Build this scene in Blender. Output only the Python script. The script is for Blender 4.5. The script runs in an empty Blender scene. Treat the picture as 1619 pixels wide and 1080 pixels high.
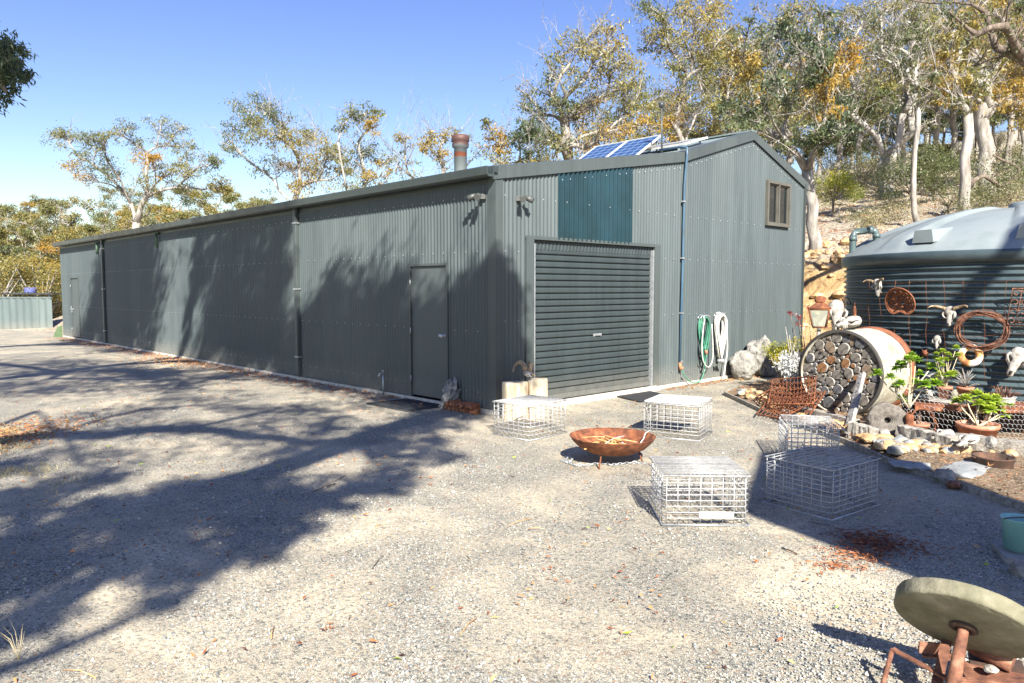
import bpy, math, random
import numpy as np
from mathutils import Vector, Matrix, noise
S = bpy.context.scene
R = math.radians

# ------------------------------------------------------------------ camera
F, HOR, CX, CY, CH = 1184.0, 83.0, 809.5, 540.0, 1.75
PITCH = math.atan(HOR / F)
cd = bpy.data.cameras.new("camera"); cam = bpy.data.objects.new("camera", cd)
S.collection.objects.link(cam); S.camera = cam
cd.sensor_width = 36; cd.lens = 36 * F / 1619; cd.clip_end = 3000; cd.clip_start = 0.05
cam.location = (0, 0, CH); cam.rotation_euler = (math.pi / 2 - PITCH, 0, 0)

# ------------------------------------------------------------------ sky, sun, exposure
SUN_EL, SUN_AZ = R(36.5), math.atan2(.19, -.98)
w = bpy.data.worlds.new("World"); S.world = w; w.use_nodes = True
nt = w.node_tree; bg = nt.nodes['Background']
sky = nt.nodes.new('ShaderNodeTexSky'); sky.sky_type = 'NISHITA'; sky.sun_disc = False
sky.sun_elevation = SUN_EL; sky.sun_rotation = SUN_AZ
sky.air_density = 1.3; sky.dust_density = 0.3; sky.ozone_density = 3.0; sky.altitude = 300
hs = nt.nodes.new('ShaderNodeHueSaturation'); hs.inputs['Hue'].default_value = .526; hs.inputs['Saturation'].default_value = 1.18
nt.links.new(sky.outputs[0], hs.inputs['Color']); nt.links.new(hs.outputs[0], bg.inputs[0]); bg.inputs[1].default_value = 0.072
ld = bpy.data.lights.new("sun", 'SUN'); sun = bpy.data.objects.new("sun", ld); S.collection.objects.link(sun)
ld.energy = 5.0; ld.angle = R(0.53); ld.color = (1.0, .95, .86)
SD = Vector((math.sin(SUN_AZ) * math.cos(SUN_EL), math.cos(SUN_AZ) * math.cos(SUN_EL), math.sin(SUN_EL)))
sun.rotation_euler = SD.to_track_quat('Z', 'Y').to_euler(); sun.location = (5, -10, 20)
S.view_settings.view_transform = 'Standard'; S.view_settings.look = 'None'
S.view_settings.exposure = 1.34; S.view_settings.gamma = 1
S.cycles.use_adaptive_sampling = True; S.cycles.max_bounces = 6
S.cycles.transparent_max_bounces = 8; S.cycles.caustics_reflective = False; S.cycles.caustics_refractive = False

# ------------------------------------------------------------------ coordinates
def ray(px, py):
    a, b = (px - CX) / F, -(py - CY) / F
    c, s = math.cos(PITCH), math.sin(PITCH)
    d = Vector((a, c + s * b, -s + c * b)); return d / d.y
def W(px, py, z=0.0):
    d = ray(px, py); t = (z - CH) / d.z
    return Vector((d.x * t, t, z))
def D(px, py, y):
    d = ray(px, py); return Vector((d.x * y, y, CH + d.z * y))
P0 = W(783, 655)
U = Vector((-.690, .724, 0)).normalized(); V = Vector((-U.y * -1, -U.x, 0))   # along the long wall / along the end wall
def B(u, v, z=0.0):
    p = P0 + U * u + V * v; return Vector((p.x, p.y, z))
BROT = math.atan2(V.y, V.x)
def sstep(a, b, x):
    t = min(1, max(0, (x - a) / (b - a))); return t * t * (3 - 2 * t)
def terrain(x, y):
    q = Vector((x, y, 0)) - P0; u, v = q.dot(U), q.dot(V)
    amp = 1 - .75 * sstep(22, 45, u)
    z = 0.0
    n = noise.noise(Vector((x * .35, y * .35, 3)))
    if v > 9.9:
        e = 10.1 + .5 * n
        z = 2.5 * sstep(e, e + 2.6, v) + .205 * max(0, v - 12)
        z += .25 * n * sstep(10, 13, v)
    z *= amp
    z += 1.7 * math.exp(-(((x + 18.2) / 2.6) ** 2 + ((y - 35.5) / 2.4) ** 2))
    z += .9 * sstep(46, 110, y) * sstep(10, -30, x) * 4
    return z
def G(px, py):
    d = ray(px, py); t = 3.0
    while t < 200:
        if CH + d.z * t <= terrain(d.x * t, t): break
        t += .05
    return Vector((d.x * t, t, terrain(d.x * t, t)))

# ------------------------------------------------------------------ materials
def nodes(name):
    m = bpy.data.materials.new(name); m.use_nodes = True
    n = m.node_tree; return m, n, n.nodes['Principled BSDF']
def N(n, t, **k):
    x = n.nodes.new(t)
    for a, b in k.items(): setattr(x, a, b)
    return x
def ramp(n, fac, stops):
    r = N(n, 'ShaderNodeValToRGB'); e = r.color_ramp.elements
    while len(e) < len(stops): e.new(.5)
    for q, (p, c) in zip(e, stops):
        q.position = p; q.color = (*c, 1) if len(c) == 3 else c
    n.links.new(fac, r.inputs[0]); return r.outputs[0]
def mixc(n, fac, a, b, mode='MIX'):
    x = N(n, 'ShaderNodeMix', data_type='RGBA', blend_type=mode)
    for i, q in ((0, fac), (6, a), (7, b)):
        if hasattr(q, 'links'): n.links.new(q, x.inputs[i])
        else: x.inputs[i].default_value = q if i == 0 else (*q, 1)
    return x.outputs[2]
def noise_n(n, co, scale, detail=4, rough=.6, dist=0):
    x = N(n, 'ShaderNodeTexNoise'); x.inputs['Scale'].default_value = scale; x.inputs['Detail'].default_value = detail
    x.inputs['Roughness'].default_value = rough; x.inputs['Distortion'].default_value = dist
    n.links.new(co, x.inputs['Vector']); return x.outputs['Fac']
def bump(n, b, h, strength=.4, dist=.02):
    x = N(n, 'ShaderNodeBump'); x.inputs['Strength'].default_value = strength; x.inputs['Distance'].default_value = dist
    n.links.new(h, x.inputs['Height']); n.links.new(x.outputs[0], b.inputs['Normal']); return x
def pm(name, c1, c2=None, c3=None, scale=8, rough=.7, metal=0, bmp=.3, bd=.01, stretch=None, spec=.5, detail=6):
    """base colour wandering between up to three tones of the same stuff, with a fine bump"""
    m, n, b = nodes(name)
    co = N(n, 'ShaderNodeTexCoord').outputs['Object']
    if stretch:
        mp = N(n, 'ShaderNodeMapping'); mp.inputs['Scale'].default_value = stretch
        n.links.new(co, mp.inputs['Vector']); co = mp.outputs[0]
    f = noise_n(n, co, scale, detail)
    c2 = c2 or tuple(x * .75 for x in c1)
    st = [(.32, c2), (.55, c1)] + ([(.68, c3)] if c3 else [])
    n.links.new(ramp(n, f, st), b.inputs['Base Color'])
    b.inputs['Roughness'].default_value = rough; b.inputs['Metallic'].default_value = metal
    b.inputs['Specular IOR Level'].default_value = spec
    if bmp: bump(n, b, noise_n(n, co, scale * 3, 5), bmp, bd)
    return m
def cladding(name, c, rough=.42):
    """coil-coated steel: even colour, faint dust and streaks"""
    m, n, b = nodes(name)
    co = N(n, 'ShaderNodeTexCoord').outputs['Object']
    mp = N(n, 'ShaderNodeMapping'); mp.inputs['Scale'].default_value = (3, 3, .35); n.links.new(co, mp.inputs['Vector'])
    f = noise_n(n, mp.outputs[0], 1.6, 6, .65)
    c1 = ramp(n, f, [(.3, tuple(x * .86 for x in c)), (.7, tuple(x * 1.1 for x in c))])
    dt = N(n, 'ShaderNodeVectorMath', operation='DOT_PRODUCT'); n.links.new(co, dt.inputs[0]); dt.inputs[1].default_value = tuple(U + V)
    fl = N(n, 'ShaderNodeMath', operation='SNAP'); n.links.new(dt.outputs['Value'], fl.inputs[0]); fl.inputs[1].default_value = .78
    wn = N(n, 'ShaderNodeTexWhiteNoise', noise_dimensions='1D'); n.links.new(fl.outputs[0], wn.inputs['W'])
    c1 = mixc(n, 1.0, c1, ramp(n, wn.outputs[0], [(0, (.88, .89, .90)), (1, (1.08, 1.07, 1.06))]), 'MULTIPLY')   # each sheet its own batch
    ms = N(n, 'ShaderNodeMapping'); ms.inputs['Scale'].default_value = (18, 18, .5); n.links.new(co, ms.inputs['Vector'])
    c1 = mixc(n, ramp(n, noise_n(n, ms.outputs[0], 1.5, 5, .7), [(.58, (0, 0, 0)), (.78, (.20, .20, .20))]), c1, (.20, .205, .195))
    sx = N(n, 'ShaderNodeSeparateXYZ'); n.links.new(co, sx.inputs[0])
    low = ramp(n, sx.outputs[2], [(0, (1, 1, 1)), (.45, (0, 0, 0))])
    ad = N(n, 'ShaderNodeMath', operation='MULTIPLY'); n.links.new(low, ad.inputs[0]); n.links.new(noise_n(n, co, 7, 6), ad.inputs[1])
    n.links.new(mixc(n, ad.outputs[0], c1, (.24, .22, .185)), b.inputs['Base Color'])
    n.links.new(ramp(n, f, [(.3, (rough - .08,) * 3), (.7, (rough + .12,) * 3)]), b.inputs['Roughness'])
    b.inputs['Specular IOR Level'].default_value = .38
    return m
M = {}
M['clad'] = cladding('shed_cladding', (.080, .100, .103))
M['clad_dark'] = cladding('roller_steel', (.042, .055, .057), .45)
M['flash'] = cladding('flashing_steel', (.072, .088, .087), .4)
M['gutter'] = cladding('gutter_steel', (.045, .058, .057), .35)
M['door'] = cladding('door_steel', (.086, .105, .104), .5)
M['roof'] = pm('roof_steel', (.19, .23, .23), (.15, .19, .19), scale=2, rough=.45, bmp=0)
M['white_slab'] = pm('slab_concrete', (.62, .58, .50), (.45, .40, .33), scale=12, rough=.9)
M['galv'] = pm('galvanised_steel', (.52, .54, .55), (.36, .38, .40), scale=14, rough=.42, metal=.6, bmp=.1)
M['wire'] = pm('weathered_wire', (.50, .50, .49), (.32, .32, .31), scale=30, rough=.5, metal=.25, bmp=.1)
M['lid_white'] = pm('white_board', (.66, .64, .60), (.54, .52, .48), scale=5, rough=.6)
M['rust'] = pm('rusty_iron', (.225, .074, .030), (.075, .028, .016), (.34, .145, .06), scale=14, rough=.85, bmp=.5)
M['rust_pale'] = pm('pale_rust', (.235, .10, .058), (.085, .034, .022), (.34, .19, .12), scale=16, rough=.85, bmp=.4)
M['rust_dark'] = pm('dark_rust', (.085, .048, .032), (.04, .027, .022), (.15, .075, .042), scale=9, rough=.85, bmp=.5)
M['terracotta'] = pm('terracotta', (.50, .22, .13), (.36, .15, .09), (.58, .34, .24), scale=8, rough=.85)
M['bone'] = pm('bone', (.42, .395, .35), (.17, .145, .12), (.52, .50, .46), scale=14, rough=.75, bmp=.5)
M['horn'] = pm('horn', (.38, .27, .15), (.14, .10, .07), (.52, .42, .28), scale=22, rough=.6, bmp=.6)
M['socket'] = pm('dark_hollow', (.03, .025, .022), rough=.95, bmp=0)
M['greywood'] = pm('weathered_wood', (.40, .375, .34), (.20, .185, .165), (.55, .53, .50), scale=4, rough=.9, bmp=.8, bd=.02, stretch=(1, 1, 7))
M['sleeper'] = pm('grey_sleeper', (.36, .33, .28), (.18, .16, .13), (.50, .48, .43), scale=5, rough=.92, bmp=.8, bd=.015, stretch=(.6, 6, 6))
M['palewood'] = pm('pale_stump', (.62, .52, .36), (.42, .32, .20), (.74, .68, .56), scale=4, rough=.9, bmp=.6, stretch=(4, 4, .6))
M['bark'] = pm('gum_bark', (.33, .30, .26), (.15, .13, .11), (.48, .45, .41), scale=3.5, rough=.9, bmp=.7, bd=.03, stretch=(2, 2, .5))
M['bark_white'] = pm('white_gum_bark', (.40, .375, .335), (.17, .14, .11), (.52, .50, .46), scale=2.2, rough=.85, bmp=.5, bd=.03, stretch=(2, 2, .4))
M['bark_brown'] = pm('rough_brown_bark', (.24, .185, .14), (.10, .08, .065), (.36, .30, .25), scale=6, rough=.95, bmp=1, bd=.04, stretch=(3, 3, .5))
M['tank'] = pm('tank_blue_steel', (.066, .092, .102), (.045, .068, .078), scale=3, rough=.30, bmp=0)
M['tank_roof'] = pm('tank_moulded_plastic', (.25, .285, .285), (.20, .235, .235), scale=2, rough=.38, bmp=.05)
M['tank_pipe'] = pm('inlet_pipe_plastic', (.085, .125, .125), (.07, .10, .10), scale=4, rough=.35, bmp=0)
M['black'] = pm('black_rubber', (.03, .03, .032), rough=.8, bmp=.4)
M['dark'] = pm('dark_plastic', (.05, .055, .06), rough=.45, bmp=0)
M['blue_pipe'] = pm('blue_pipe', (.065, .13, .20), (.06, .10, .14), scale=3, rough=.4, bmp=0)
M['hose_green'] = pm('green_hose', (.07, .27, .17), (.05, .20, .13), scale=20, rough=.4, bmp=0)
M['hose_white'] = pm('white_hose', (.80, .78, .70), (.66, .62, .54), scale=20, rough=.45, bmp=0)
M['rock'] = pm('pale_rock', (.30, .285, .25), (.13, .125, .12), (.42, .40, .35), scale=7, rough=.92, bmp=.9, bd=.03)
M['rubble'] = pm('golden_rubble', (.48, .32, .16), (.30, .18, .08), (.58, .46, .30), scale=3, rough=.92, bmp=.6)
M['flagstone'] = pm('flagstone', (.30, .31, .30), (.20, .21, .21), scale=6, rough=.9, bmp=.5)
M['mint'] = pm('mint_enamel', (.30, .58, .52), (.24, .50, .45), scale=4, rough=.3, bmp=0)
M['mint_in'] = pm('pale_enamel_inside', (.42, .70, .66), rough=.35, bmp=0)
M['grind'] = pm('grindstone', (.215, .20, .135), (.12, .115, .07), (.31, .285, .20), scale=7, rough=.95, bmp=.9, detail=10)
M['cullvert'] = pm('dirty_white_steel', (.42, .395, .32), (.22, .19, .12), (.54, .52, .45), scale=5, rough=.7, bmp=.2)
M['orange_edge'] = pm('orange_painted_edge', (.28, .10, .045), (.14, .05, .03), scale=9, rough=.8)
M['screw'] = pm('screw_head', (.55, .58, .57), rough=.35, metal=.7, bmp=0)
M['winframe'] = pm('window_frame', (.12, .115, .095), (.09, .085, .07), scale=4, rough=.5, bmp=0)
M['fence'] = cladding('fence_steel', (.135, .17, .165), .45)
M['kindling'] = pm('split_kindling', (.62, .36, .13), (.38, .17, .06), (.74, .58, .36), scale=14, rough=.85)
M['brown_kind'] = pm('brown_firewood', (.42, .17, .08), (.20, .08, .04), (.52, .27, .15), scale=10, rough=.85, bmp=.6)
M['blue_drum'] = pm('blue_drum', (.12, .14, .38), rough=.5, bmp=0)
M['green_paint'] = pm('green_painted', (.09, .14, .06), (.06, .10, .045), scale=6, rough=.6)
M['rim_dark'] = pm('dark_rim', (.05, .045, .04), scale=10, rough=.7)
M['lamp_grey'] = pm('lamp_grey', (.09, .095, .09), rough=.4)
M['dull_green'] = pm('dull_green', (.07, .13, .08), rough=.5)
M['straw'] = pm('straw', (.55, .46, .28), scale=8)
M['jar'] = pm('dusty_jar', (.30, .28, .20), (.18, .17, .12), scale=10, rough=.25, bmp=.1)
m, n, b = nodes('window_glass'); M['glass'] = m
b.inputs['Base Color'].default_value = (.008, .012, .014, 1); b.inputs['Roughness'].default_value = .04
b.inputs['Specular IOR Level'].default_value = .5
m, n, b = nodes('tinted_polycarbonate'); M['poly'] = m
co = N(n, 'ShaderNodeTexCoord').outputs['Object']
n.links.new(ramp(n, noise_n(n, co, 1.3, 3), [(.35, (.007, .020, .024)), (.65, (.011, .034, .046))]), b.inputs['Base Color'])
b.inputs['Roughness'].default_value = .32; b.inputs['Specular IOR Level'].default_value = .9; b.inputs['Specular Tint'].default_value = (.30, .46, .55, 1)
m, n, b = nodes('solar_cells'); M['solar'] = m
co = N(n, 'ShaderNodeTexCoord').outputs['Object']
br = N(n, 'ShaderNodeTexBrick'); br.offset = 0; br.inputs['Scale'].default_value = 1
br.inputs['Brick Width'].default_value = .205; br.inputs['Row Height'].default_value = .156; br.inputs['Mortar Size'].default_value = .006
br.inputs['Color1'].default_value = (.022, .068, .17, 1); br.inputs['Color2'].default_value = (.028, .08, .20, 1); br.inputs['Mortar'].default_value = (.40, .46, .54, 1)
n.links.new(co, br.inputs[0]); n.links.new(br.outputs[0], b.inputs['Base Color'])
b.inputs['Roughness'].default_value = .12; b.inputs['Coat Weight'].default_value = .5
def endgrain(name, light, dark):
    m, n, b = nodes(name); co = N(n, 'ShaderNodeTexCoord').outputs['Object']
    ln = N(n, 'ShaderNodeVectorMath', operation='LENGTH'); n.links.new(co, ln.inputs[0])
    nz = noise_n(n, co, 12, 3); ad = N(n, 'ShaderNodeMath', operation='MULTIPLY_ADD'); n.links.new(nz, ad.inputs[0]); ad.inputs[1].default_value = .02
    n.links.new(ln.outputs['Value'], ad.inputs[2])
    sn = N(n, 'ShaderNodeMath', operation='MULTIPLY'); n.links.new(ad.outputs[0], sn.inputs[0]); sn.inputs[1].default_value = 420
    s2 = N(n, 'ShaderNodeMath', operation='SINE'); n.links.new(sn.outputs[0], s2.inputs[0])
    mr = N(n, 'ShaderNodeMapRange'); n.links.new(s2.outputs[0], mr.inputs[0]); mr.inputs[1].default_value = -1; mr.inputs[2].default_value = 1
    c = mixc(n, mr.outputs[0], dark, light)
    c = mixc(n, ramp(n, noise_n(n, co, 20, 5), [(.4, (0, 0, 0)), (.7, (1, 1, 1))]), c, tuple(x * .5 for x in dark))
    n.links.new(c, b.inputs['Base Color']); b.inputs['Roughness'].default_value = .92
    bump(n, b, mr.outputs[0], .3, .004); return m
M['end_grey'] = endgrain('grey_log_end', (.25, .22, .185), (.12, .105, .09))
M['end_dark'] = endgrain('dark_log_end', (.15, .15, .16), (.07, .07, .075))
M['end_orange'] = endgrain('orange_log_end', (.34, .17, .07), (.18, .08, .035))
M['end_tan'] = endgrain('tan_log_end', (.30, .22, .15), (.17, .12, .08))

def leafmat(name, stops, trans=.35):
    m, n, b = nodes(name); out = n.nodes['Material Output']
    at = N(n, 'ShaderNodeAttribute'); at.attribute_name = 'tint'
    c = ramp(n, at.outputs['Fac'], stops)
    n.links.new(c, b.inputs['Base Color']); b.inputs['Roughness'].default_value = .42; b.inputs['Specular IOR Level'].default_value = .5
    tr = N(n, 'ShaderNodeBsdfTranslucent'); n.links.new(c, tr.inputs[0])
    mx = N(n, 'ShaderNodeMixShader'); mx.inputs[0].default_value = trans
    n.links.new(b.outputs[0], mx.inputs[1]); n.links.new(tr.outputs[0], mx.inputs[2]); n.links.new(mx.outputs[0], out.inputs[0])
    return m
M['leaf'] = leafmat('gum_leaves', [(0, (.075, .115, .065)), (.3, (.15, .175, .07)), (.6, (.31, .26, .07)), (1, (.46, .27, .045))])
M['leaf_yellow'] = leafmat('yellow_green_leaves', [(0, (.10, .16, .02)), (.5, (.30, .34, .03)), (1, (.55, .42, .03))])
M['leaf_bright'] = leafmat('succulent_leaves', [(0, (.10, .24, .02)), (.5, (.26, .42, .04)), (1, (.55, .60, .08))], .2)
M['leaf_scrub'] = leafmat('scrub_leaves', [(0, (.06, .095, .035)), (.5, (.17, .19, .07)), (1, (.40, .33, .18))])
M['leaf_silver'] = leafmat('silver_leaves', [(0, (.40, .42, .40)), (1, (.72, .72, .70))], .1)
M['leaf_fallen'] = leafmat('fallen_leaves', [(0, (.16, .05, .02)), (.35, (.38, .13, .05)), (.7, (.55, .30, .12)), (.9, (.62, .52, .2)), (1, (.35, .50, .03))], .1)
M['grass'] = leafmat('dry_grass', [(0, (.16, .17, .06)), (.5, (.38, .32, .16)), (1, (.60, .50, .30))], .2)
M['flower_red'] = leafmat('dark_red_flowers', [(0, (.20, .02, .02)), (1, (.30, .04, .03))], .1)

# gravel, hill and bed ground
def gravel_mat(name, stones, dirt, dscale=.45, lo=.44, hi=.60, litter=.5, s1=72, s2=165):
    m, n, b = nodes(name); co = N(n, 'ShaderNodeTexCoord').outputs['Object']
    def vor(scale, feat='F1'):
        v = N(n, 'ShaderNodeTexVoronoi', feature=feat); v.inputs['Scale'].default_value = scale; v.inputs['Randomness'].default_value = 1
        n.links.new(co, v.inputs['Vector']); return v
    v1, v2 = vor(s1), vor(s2)
    e1, e2 = vor(s1, 'DISTANCE_TO_EDGE'), vor(s2, 'DISTANCE_TO_EDGE')
    def cell(v, st):
        sx = N(n, 'ShaderNodeSeparateColor'); n.links.new(v.outputs['Color'], sx.inputs[0]); return ramp(n, sx.outputs[0], st), sx.outputs[1]
    c1, r1 = cell(v1, stones); c2, r2 = cell(v2, stones)
    g1 = ramp(n, e1.outputs['Distance'], [(0, (.45, .42, .37)), (.10, (1, 1, 1))]); g2 = ramp(n, e2.outputs['Distance'], [(0, (.42, .40, .36)), (.12, (1, 1, 1))])
    c1 = mixc(n, .85, c1, g1, 'MULTIPLY'); c2 = mixc(n, .8, c2, g2, 'MULTIPLY')
    big = N(n, 'ShaderNodeMath', operation='GREATER_THAN'); n.links.new(r1, big.inputs[0]); big.inputs[1].default_value = .45
    c = mixc(n, big.outputs[0], c2, c1)
    p = ramp(n, noise_n(n, co, dscale, 6, .62, .6), [(lo, (0, 0, 0)), (hi, (1, 1, 1))])
    dn = ramp(n, noise_n(n, co, 40, 5, .7), [(.3, tuple(x * .78 for x in dirt)), (.7, tuple(x * 1.12 for x in dirt))])
    keep = ramp(n, r1, [(.72, (1, 1, 1)), (.76, (.25, .25, .25))])     # some stones still show through the dirt
    pf = N(n, 'ShaderNodeMath', operation='MULTIPLY'); n.links.new(p, pf.inputs[0]); n.links.new(keep, pf.inputs[1])
    c = mixc(n, pf.outputs[0], c, dn)
    lm = ramp(n, noise_n(n, co, .8, 5, .7), [(.56, (0, 0, 0)), (.72, (litter,) * 3)])
    v3 = vor(34); sx = N(n, 'ShaderNodeSeparateColor'); n.links.new(v3.outputs['Color'], sx.inputs[0])
    l2 = ramp(n, sx.outputs[2], [(.70, (0, 0, 0)), (.72, (1, 1, 1))])
    lf = N(n, 'ShaderNodeMath', operation='MULTIPLY'); n.links.new(lm, lf.inputs[0]); n.links.new(l2, lf.inputs[1])
    c = mixc(n, lf.outputs[0], c, (.42, .20, .09))
    sh = ramp(n, noise_n(n, co, 1.7, 5, .6), [(.3, (.80, .80, .80)), (.7, (1.12, 1.10, 1.06))])
    c = mixc(n, 1.0, c, sh, 'MULTIPLY')
    n.links.new(c, b.inputs['Base Color']); b.inputs['Roughness'].default_value = .9; b.inputs['Specular IOR Level'].default_value = .3
    ms = N(n, 'ShaderNodeMath', operation='MULTIPLY'); n.links.new(g1, ms.inputs[0]); n.links.new(big.outputs[0], ms.inputs[1])
    a2 = N(n, 'ShaderNodeMath', operation='MULTIPLY_ADD'); n.links.new(g2, a2.inputs[0]); a2.inputs[1].default_value = .4; n.links.new(ms.outputs[0], a2.inputs[2])
    iv = N(n, 'ShaderNodeMath', operation='SUBTRACT'); iv.inputs[0].default_value = 1.15; n.links.new(pf.outputs[0], iv.inputs[1])
    hh = N(n, 'ShaderNodeMath', operation='MULTIPLY'); n.links.new(a2.outputs[0], hh.inputs[0]); n.links.new(iv.outputs[0], hh.inputs[1])
    bump(n, b, hh.outputs[0], .9, .012)
    return m
M['gravel'] = gravel_mat('gravel', [(0, (.13, .135, .125)), (.15, (.29, .295, .265)), (.40, (.46, .45, .39)), (.70, (.59, .53, .41)), (.88, (.74, .71, .62)), (1, (.48, .30, .18))], (.61, .53, .385), .75, .44, .64)
M['bed'] = gravel_mat('bed_soil', [(0, (.08, .06, .045)), (.4, (.20, .14, .09)), (.7, (.34, .26, .17)), (.95, (.5, .44, .34)), (1, (.3, .12, .06))], (.30, .20, .12), 1.2, .40, .60, 1.0, 40, 110)
m, n, b = nodes('hill_soil'); M['hill'] = m
co = N(n, 'ShaderNodeTexCoord').outputs['Object']
c = ramp(n, noise_n(n, co, .9, 8, .68, .5), [(.30, (.30, .22, .14)), (.38, (.46, .38, .27)), (.55, (.56, .49, .38)), (.72, (.62, .56, .46))])
v = N(n, 'ShaderNodeTexVoronoi'); v.inputs['Scale'].default_value = 14; n.links.new(co, v.inputs['Vector'])
sx = N(n, 'ShaderNodeSeparateColor'); n.links.new(v.outputs['Color'], sx.inputs[0])
c = mixc(n, ramp(n, sx.outputs[0], [(.72, (0, 0, 0)), (.76, (.75, .75, .75))]), c, (.20, .135, .085))
c = mixc(n, ramp(n, noise_n(n, co, .35, 5, .6), [(.54, (0, 0, 0)), (.70, (.35, .35, .35))]), c, (.32, .28, .17))
gm = N(n, 'ShaderNodeNewGeometry'); s3 = N(n, 'ShaderNodeSeparateXYZ'); n.links.new(gm.outputs['Normal'], s3.inputs[0])
st = ramp(n, s3.outputs[2], [(.74, (1, 1, 1)), (.93, (0, 0, 0))])
cc = ramp(n, noise_n(n, co, 2.4, 8, .7, .8), [(.32, (.26, .15, .07)), (.48, (.55, .36, .16)), (.66, (.68, .52, .30))])
n.links.new(mixc(n, st, c, cc), b.inputs['Base Color']); b.inputs['Roughness'].default_value = .95
bump(n, b, noise_n(n, co, 5, 10, .75), 1, .15)

# ------------------------------------------------------------------ mesh builder and object helpers
class MB:
    def __init__(s): s.v = []; s.f = []; s.sm = []; s.mi = []; s.cur = 0
    def add(s, vs, fs, smooth=False):
        o = len(s.v); s.v.extend([tuple(x) for x in vs]); s.f.extend([tuple(i + o for i in f) for f in fs])
        s.sm.extend([smooth] * len(fs)); s.mi.extend([s.cur] * len(fs)); return s
    def box(s, c, size, m=None, bev=0):
        x, y, z = (a / 2 for a in size); c = Vector(c)
        if bev:
            k = min(bev, x * .45, y * .45, z * .45); vs = []
            for sz, zz in ((-1, z), (1, z)): pass
            import bmesh
            bm = bmesh.new(); bmesh.ops.create_cube(bm, size=1)
            for v in bm.verts: v.co = Vector((v.co.x * 2 * x, v.co.y * 2 * y, v.co.z * 2 * z))
            bmesh.ops.bevel(bm, geom=bm.edges[:], offset=k, segments=2, affect='EDGES', profile=.6)
            bm.verts.index_update(); vs = [v.co.copy() for v in bm.verts]; fs = [[v.index for v in f.verts] for f in bm.faces]; bm.free()
            vs = [(m @ p if m else p) + c for p in vs]
            return s.add(vs, fs)
        vs = [Vector((i * x, j * y, k * z)) for k in (-1, 1) for j in (-1, 1) for i in (-1, 1)]
        vs = [(m @ p if m else p) + c for p in vs]
        return s.add(vs, [(0, 2, 3, 1), (4, 5, 7, 6), (0, 1, 5, 4), (2, 6, 7, 3), (0, 4, 6, 2), (1, 3, 7, 5)])
    def beam(s, a, b, wd, ht, up=Vector((0, 0, 1)), bev=0):
        a, b = Vector(a), Vector(b); x = (b - a).normalized(); y = up.cross(x)
        if y.length < 1e-4: y = Vector((1, 0, 0)).cross(x)
        y.normalize(); z = x.cross(y); m = Matrix((x, y, z)).transposed()
        return s.box((a + b) / 2, ((b - a).length, wd, ht), m, bev)
    def tube(s, pts, r, seg=6, cap=True, closed=False, smooth=True):
        pts = [Vector(p) for p in pts]; n = len(pts)
        rs = [r] * n if not hasattr(r, '__len__') else r
        o = len(s.v); up = None
        for i, p in enumerate(pts):
            if closed: t = pts[(i + 1) % n] - pts[i - 1]
            else: t = pts[min(i + 1, n - 1)] - pts[max(i - 1, 0)]
            if t.length < 1e-9: t = Vector((0, 0, 1))
            t.normalize()
            if up is None: up = Vector((0, 0, 1)) if abs(t.z) < .9 else Vector((1, 0, 0))
            a = up - t * up.dot(t)
            if a.length < 1e-5: a = Vector((1, .3, 0)).cross(t)
            a.normalize(); up = a; bb = t.cross(a)
            for k in range(seg):
                q = 2 * math.pi * k / seg
                s.v.append(tuple(p + (a * math.cos(q) + bb * math.sin(q)) * rs[i]))
        fs = []
        for i in range(n if closed else n - 1):
            j = (i + 1) % n
            for k in range(seg):
                k2 = (k + 1) % seg
                fs.append((o + i * seg + k, o + i * seg + k2, o + j * seg + k2, o + j * seg + k))
        s.f.extend(fs); s.sm.extend([smooth] * len(fs)); s.mi.extend([s.cur] * len(fs))
        if cap and not closed:
            s.f.append(tuple(o + k for k in reversed(range(seg)))); s.f.append(tuple(o + (n - 1) * seg + k for k in range(seg)))
            s.sm.extend([False] * 2); s.mi.extend([s.cur] * 2)
        return s
    def lathe(s, prof, seg=24, c=(0, 0, 0), m=None, smooth=True, mod=None):
        o = len(s.v); c = Vector(c); n = len(prof)
        for r, z in prof:
            for k in range(seg):
                q = 2 * math.pi * k / seg; rr = r * (mod(q, z) if mod else 1)
                p = Vector((rr * math.cos(q), rr * math.sin(q), z)); s.v.append(tuple((m @ p if m else p) + c))
        fs = [(o + i * seg + k, o + i * seg + (k + 1) % seg, o + (i + 1) * seg + (k + 1) % seg, o + (i + 1) * seg + k) for i in range(n - 1) for k in range(seg)]
        s.f.extend(fs); s.sm.extend([smooth] * len(fs)); s.mi.extend([s.cur] * len(fs)); return s
    def build(s, name, mat, parent=None, world=True):
        me = bpy.data.meshes.new(name)
        off = parent.matrix_world_loc if False else (Vector(parent['_loc']) if parent is not None and '_loc' in parent else Vector((0, 0, 0)))
        va = np.array(s.v, dtype=np.float32)
        if world and parent is not None: va = va - np.array(off, dtype=np.float32)
        me.from_pydata(va.tolist(), [], s.f)
        me.polygons.foreach_set('use_smooth', s.sm)
        for q in (mat if isinstance(mat, (list, tuple)) else [mat]): me.materials.append(q)
        if isinstance(mat, (list, tuple)): me.polygons.foreach_set('material_index', s.mi)
        me.update(); ob = bpy.data.objects.new(name, me); S.collection.objects.link(ob)
        if parent is not None: ob.parent = parent
        return ob
def tag(o, label=None, cat=None, group=None, kind=None):
    if label: o['label'] = label
    if cat: o['category'] = cat
    if group: o['group'] = group
    if kind: o['kind'] = kind
    return o
def thing(name, label, cat, loc, group=None):
    o = bpy.data.objects.new(name, None); S.collection.objects.link(o); o.location = loc; o.empty_display_size = .2
    o['_loc'] = tuple(loc); return tag(o, label, cat, group)
def sub(o, parent):      # hang a world-built mesh under another mesh part
    o.parent = parent; return o
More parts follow.
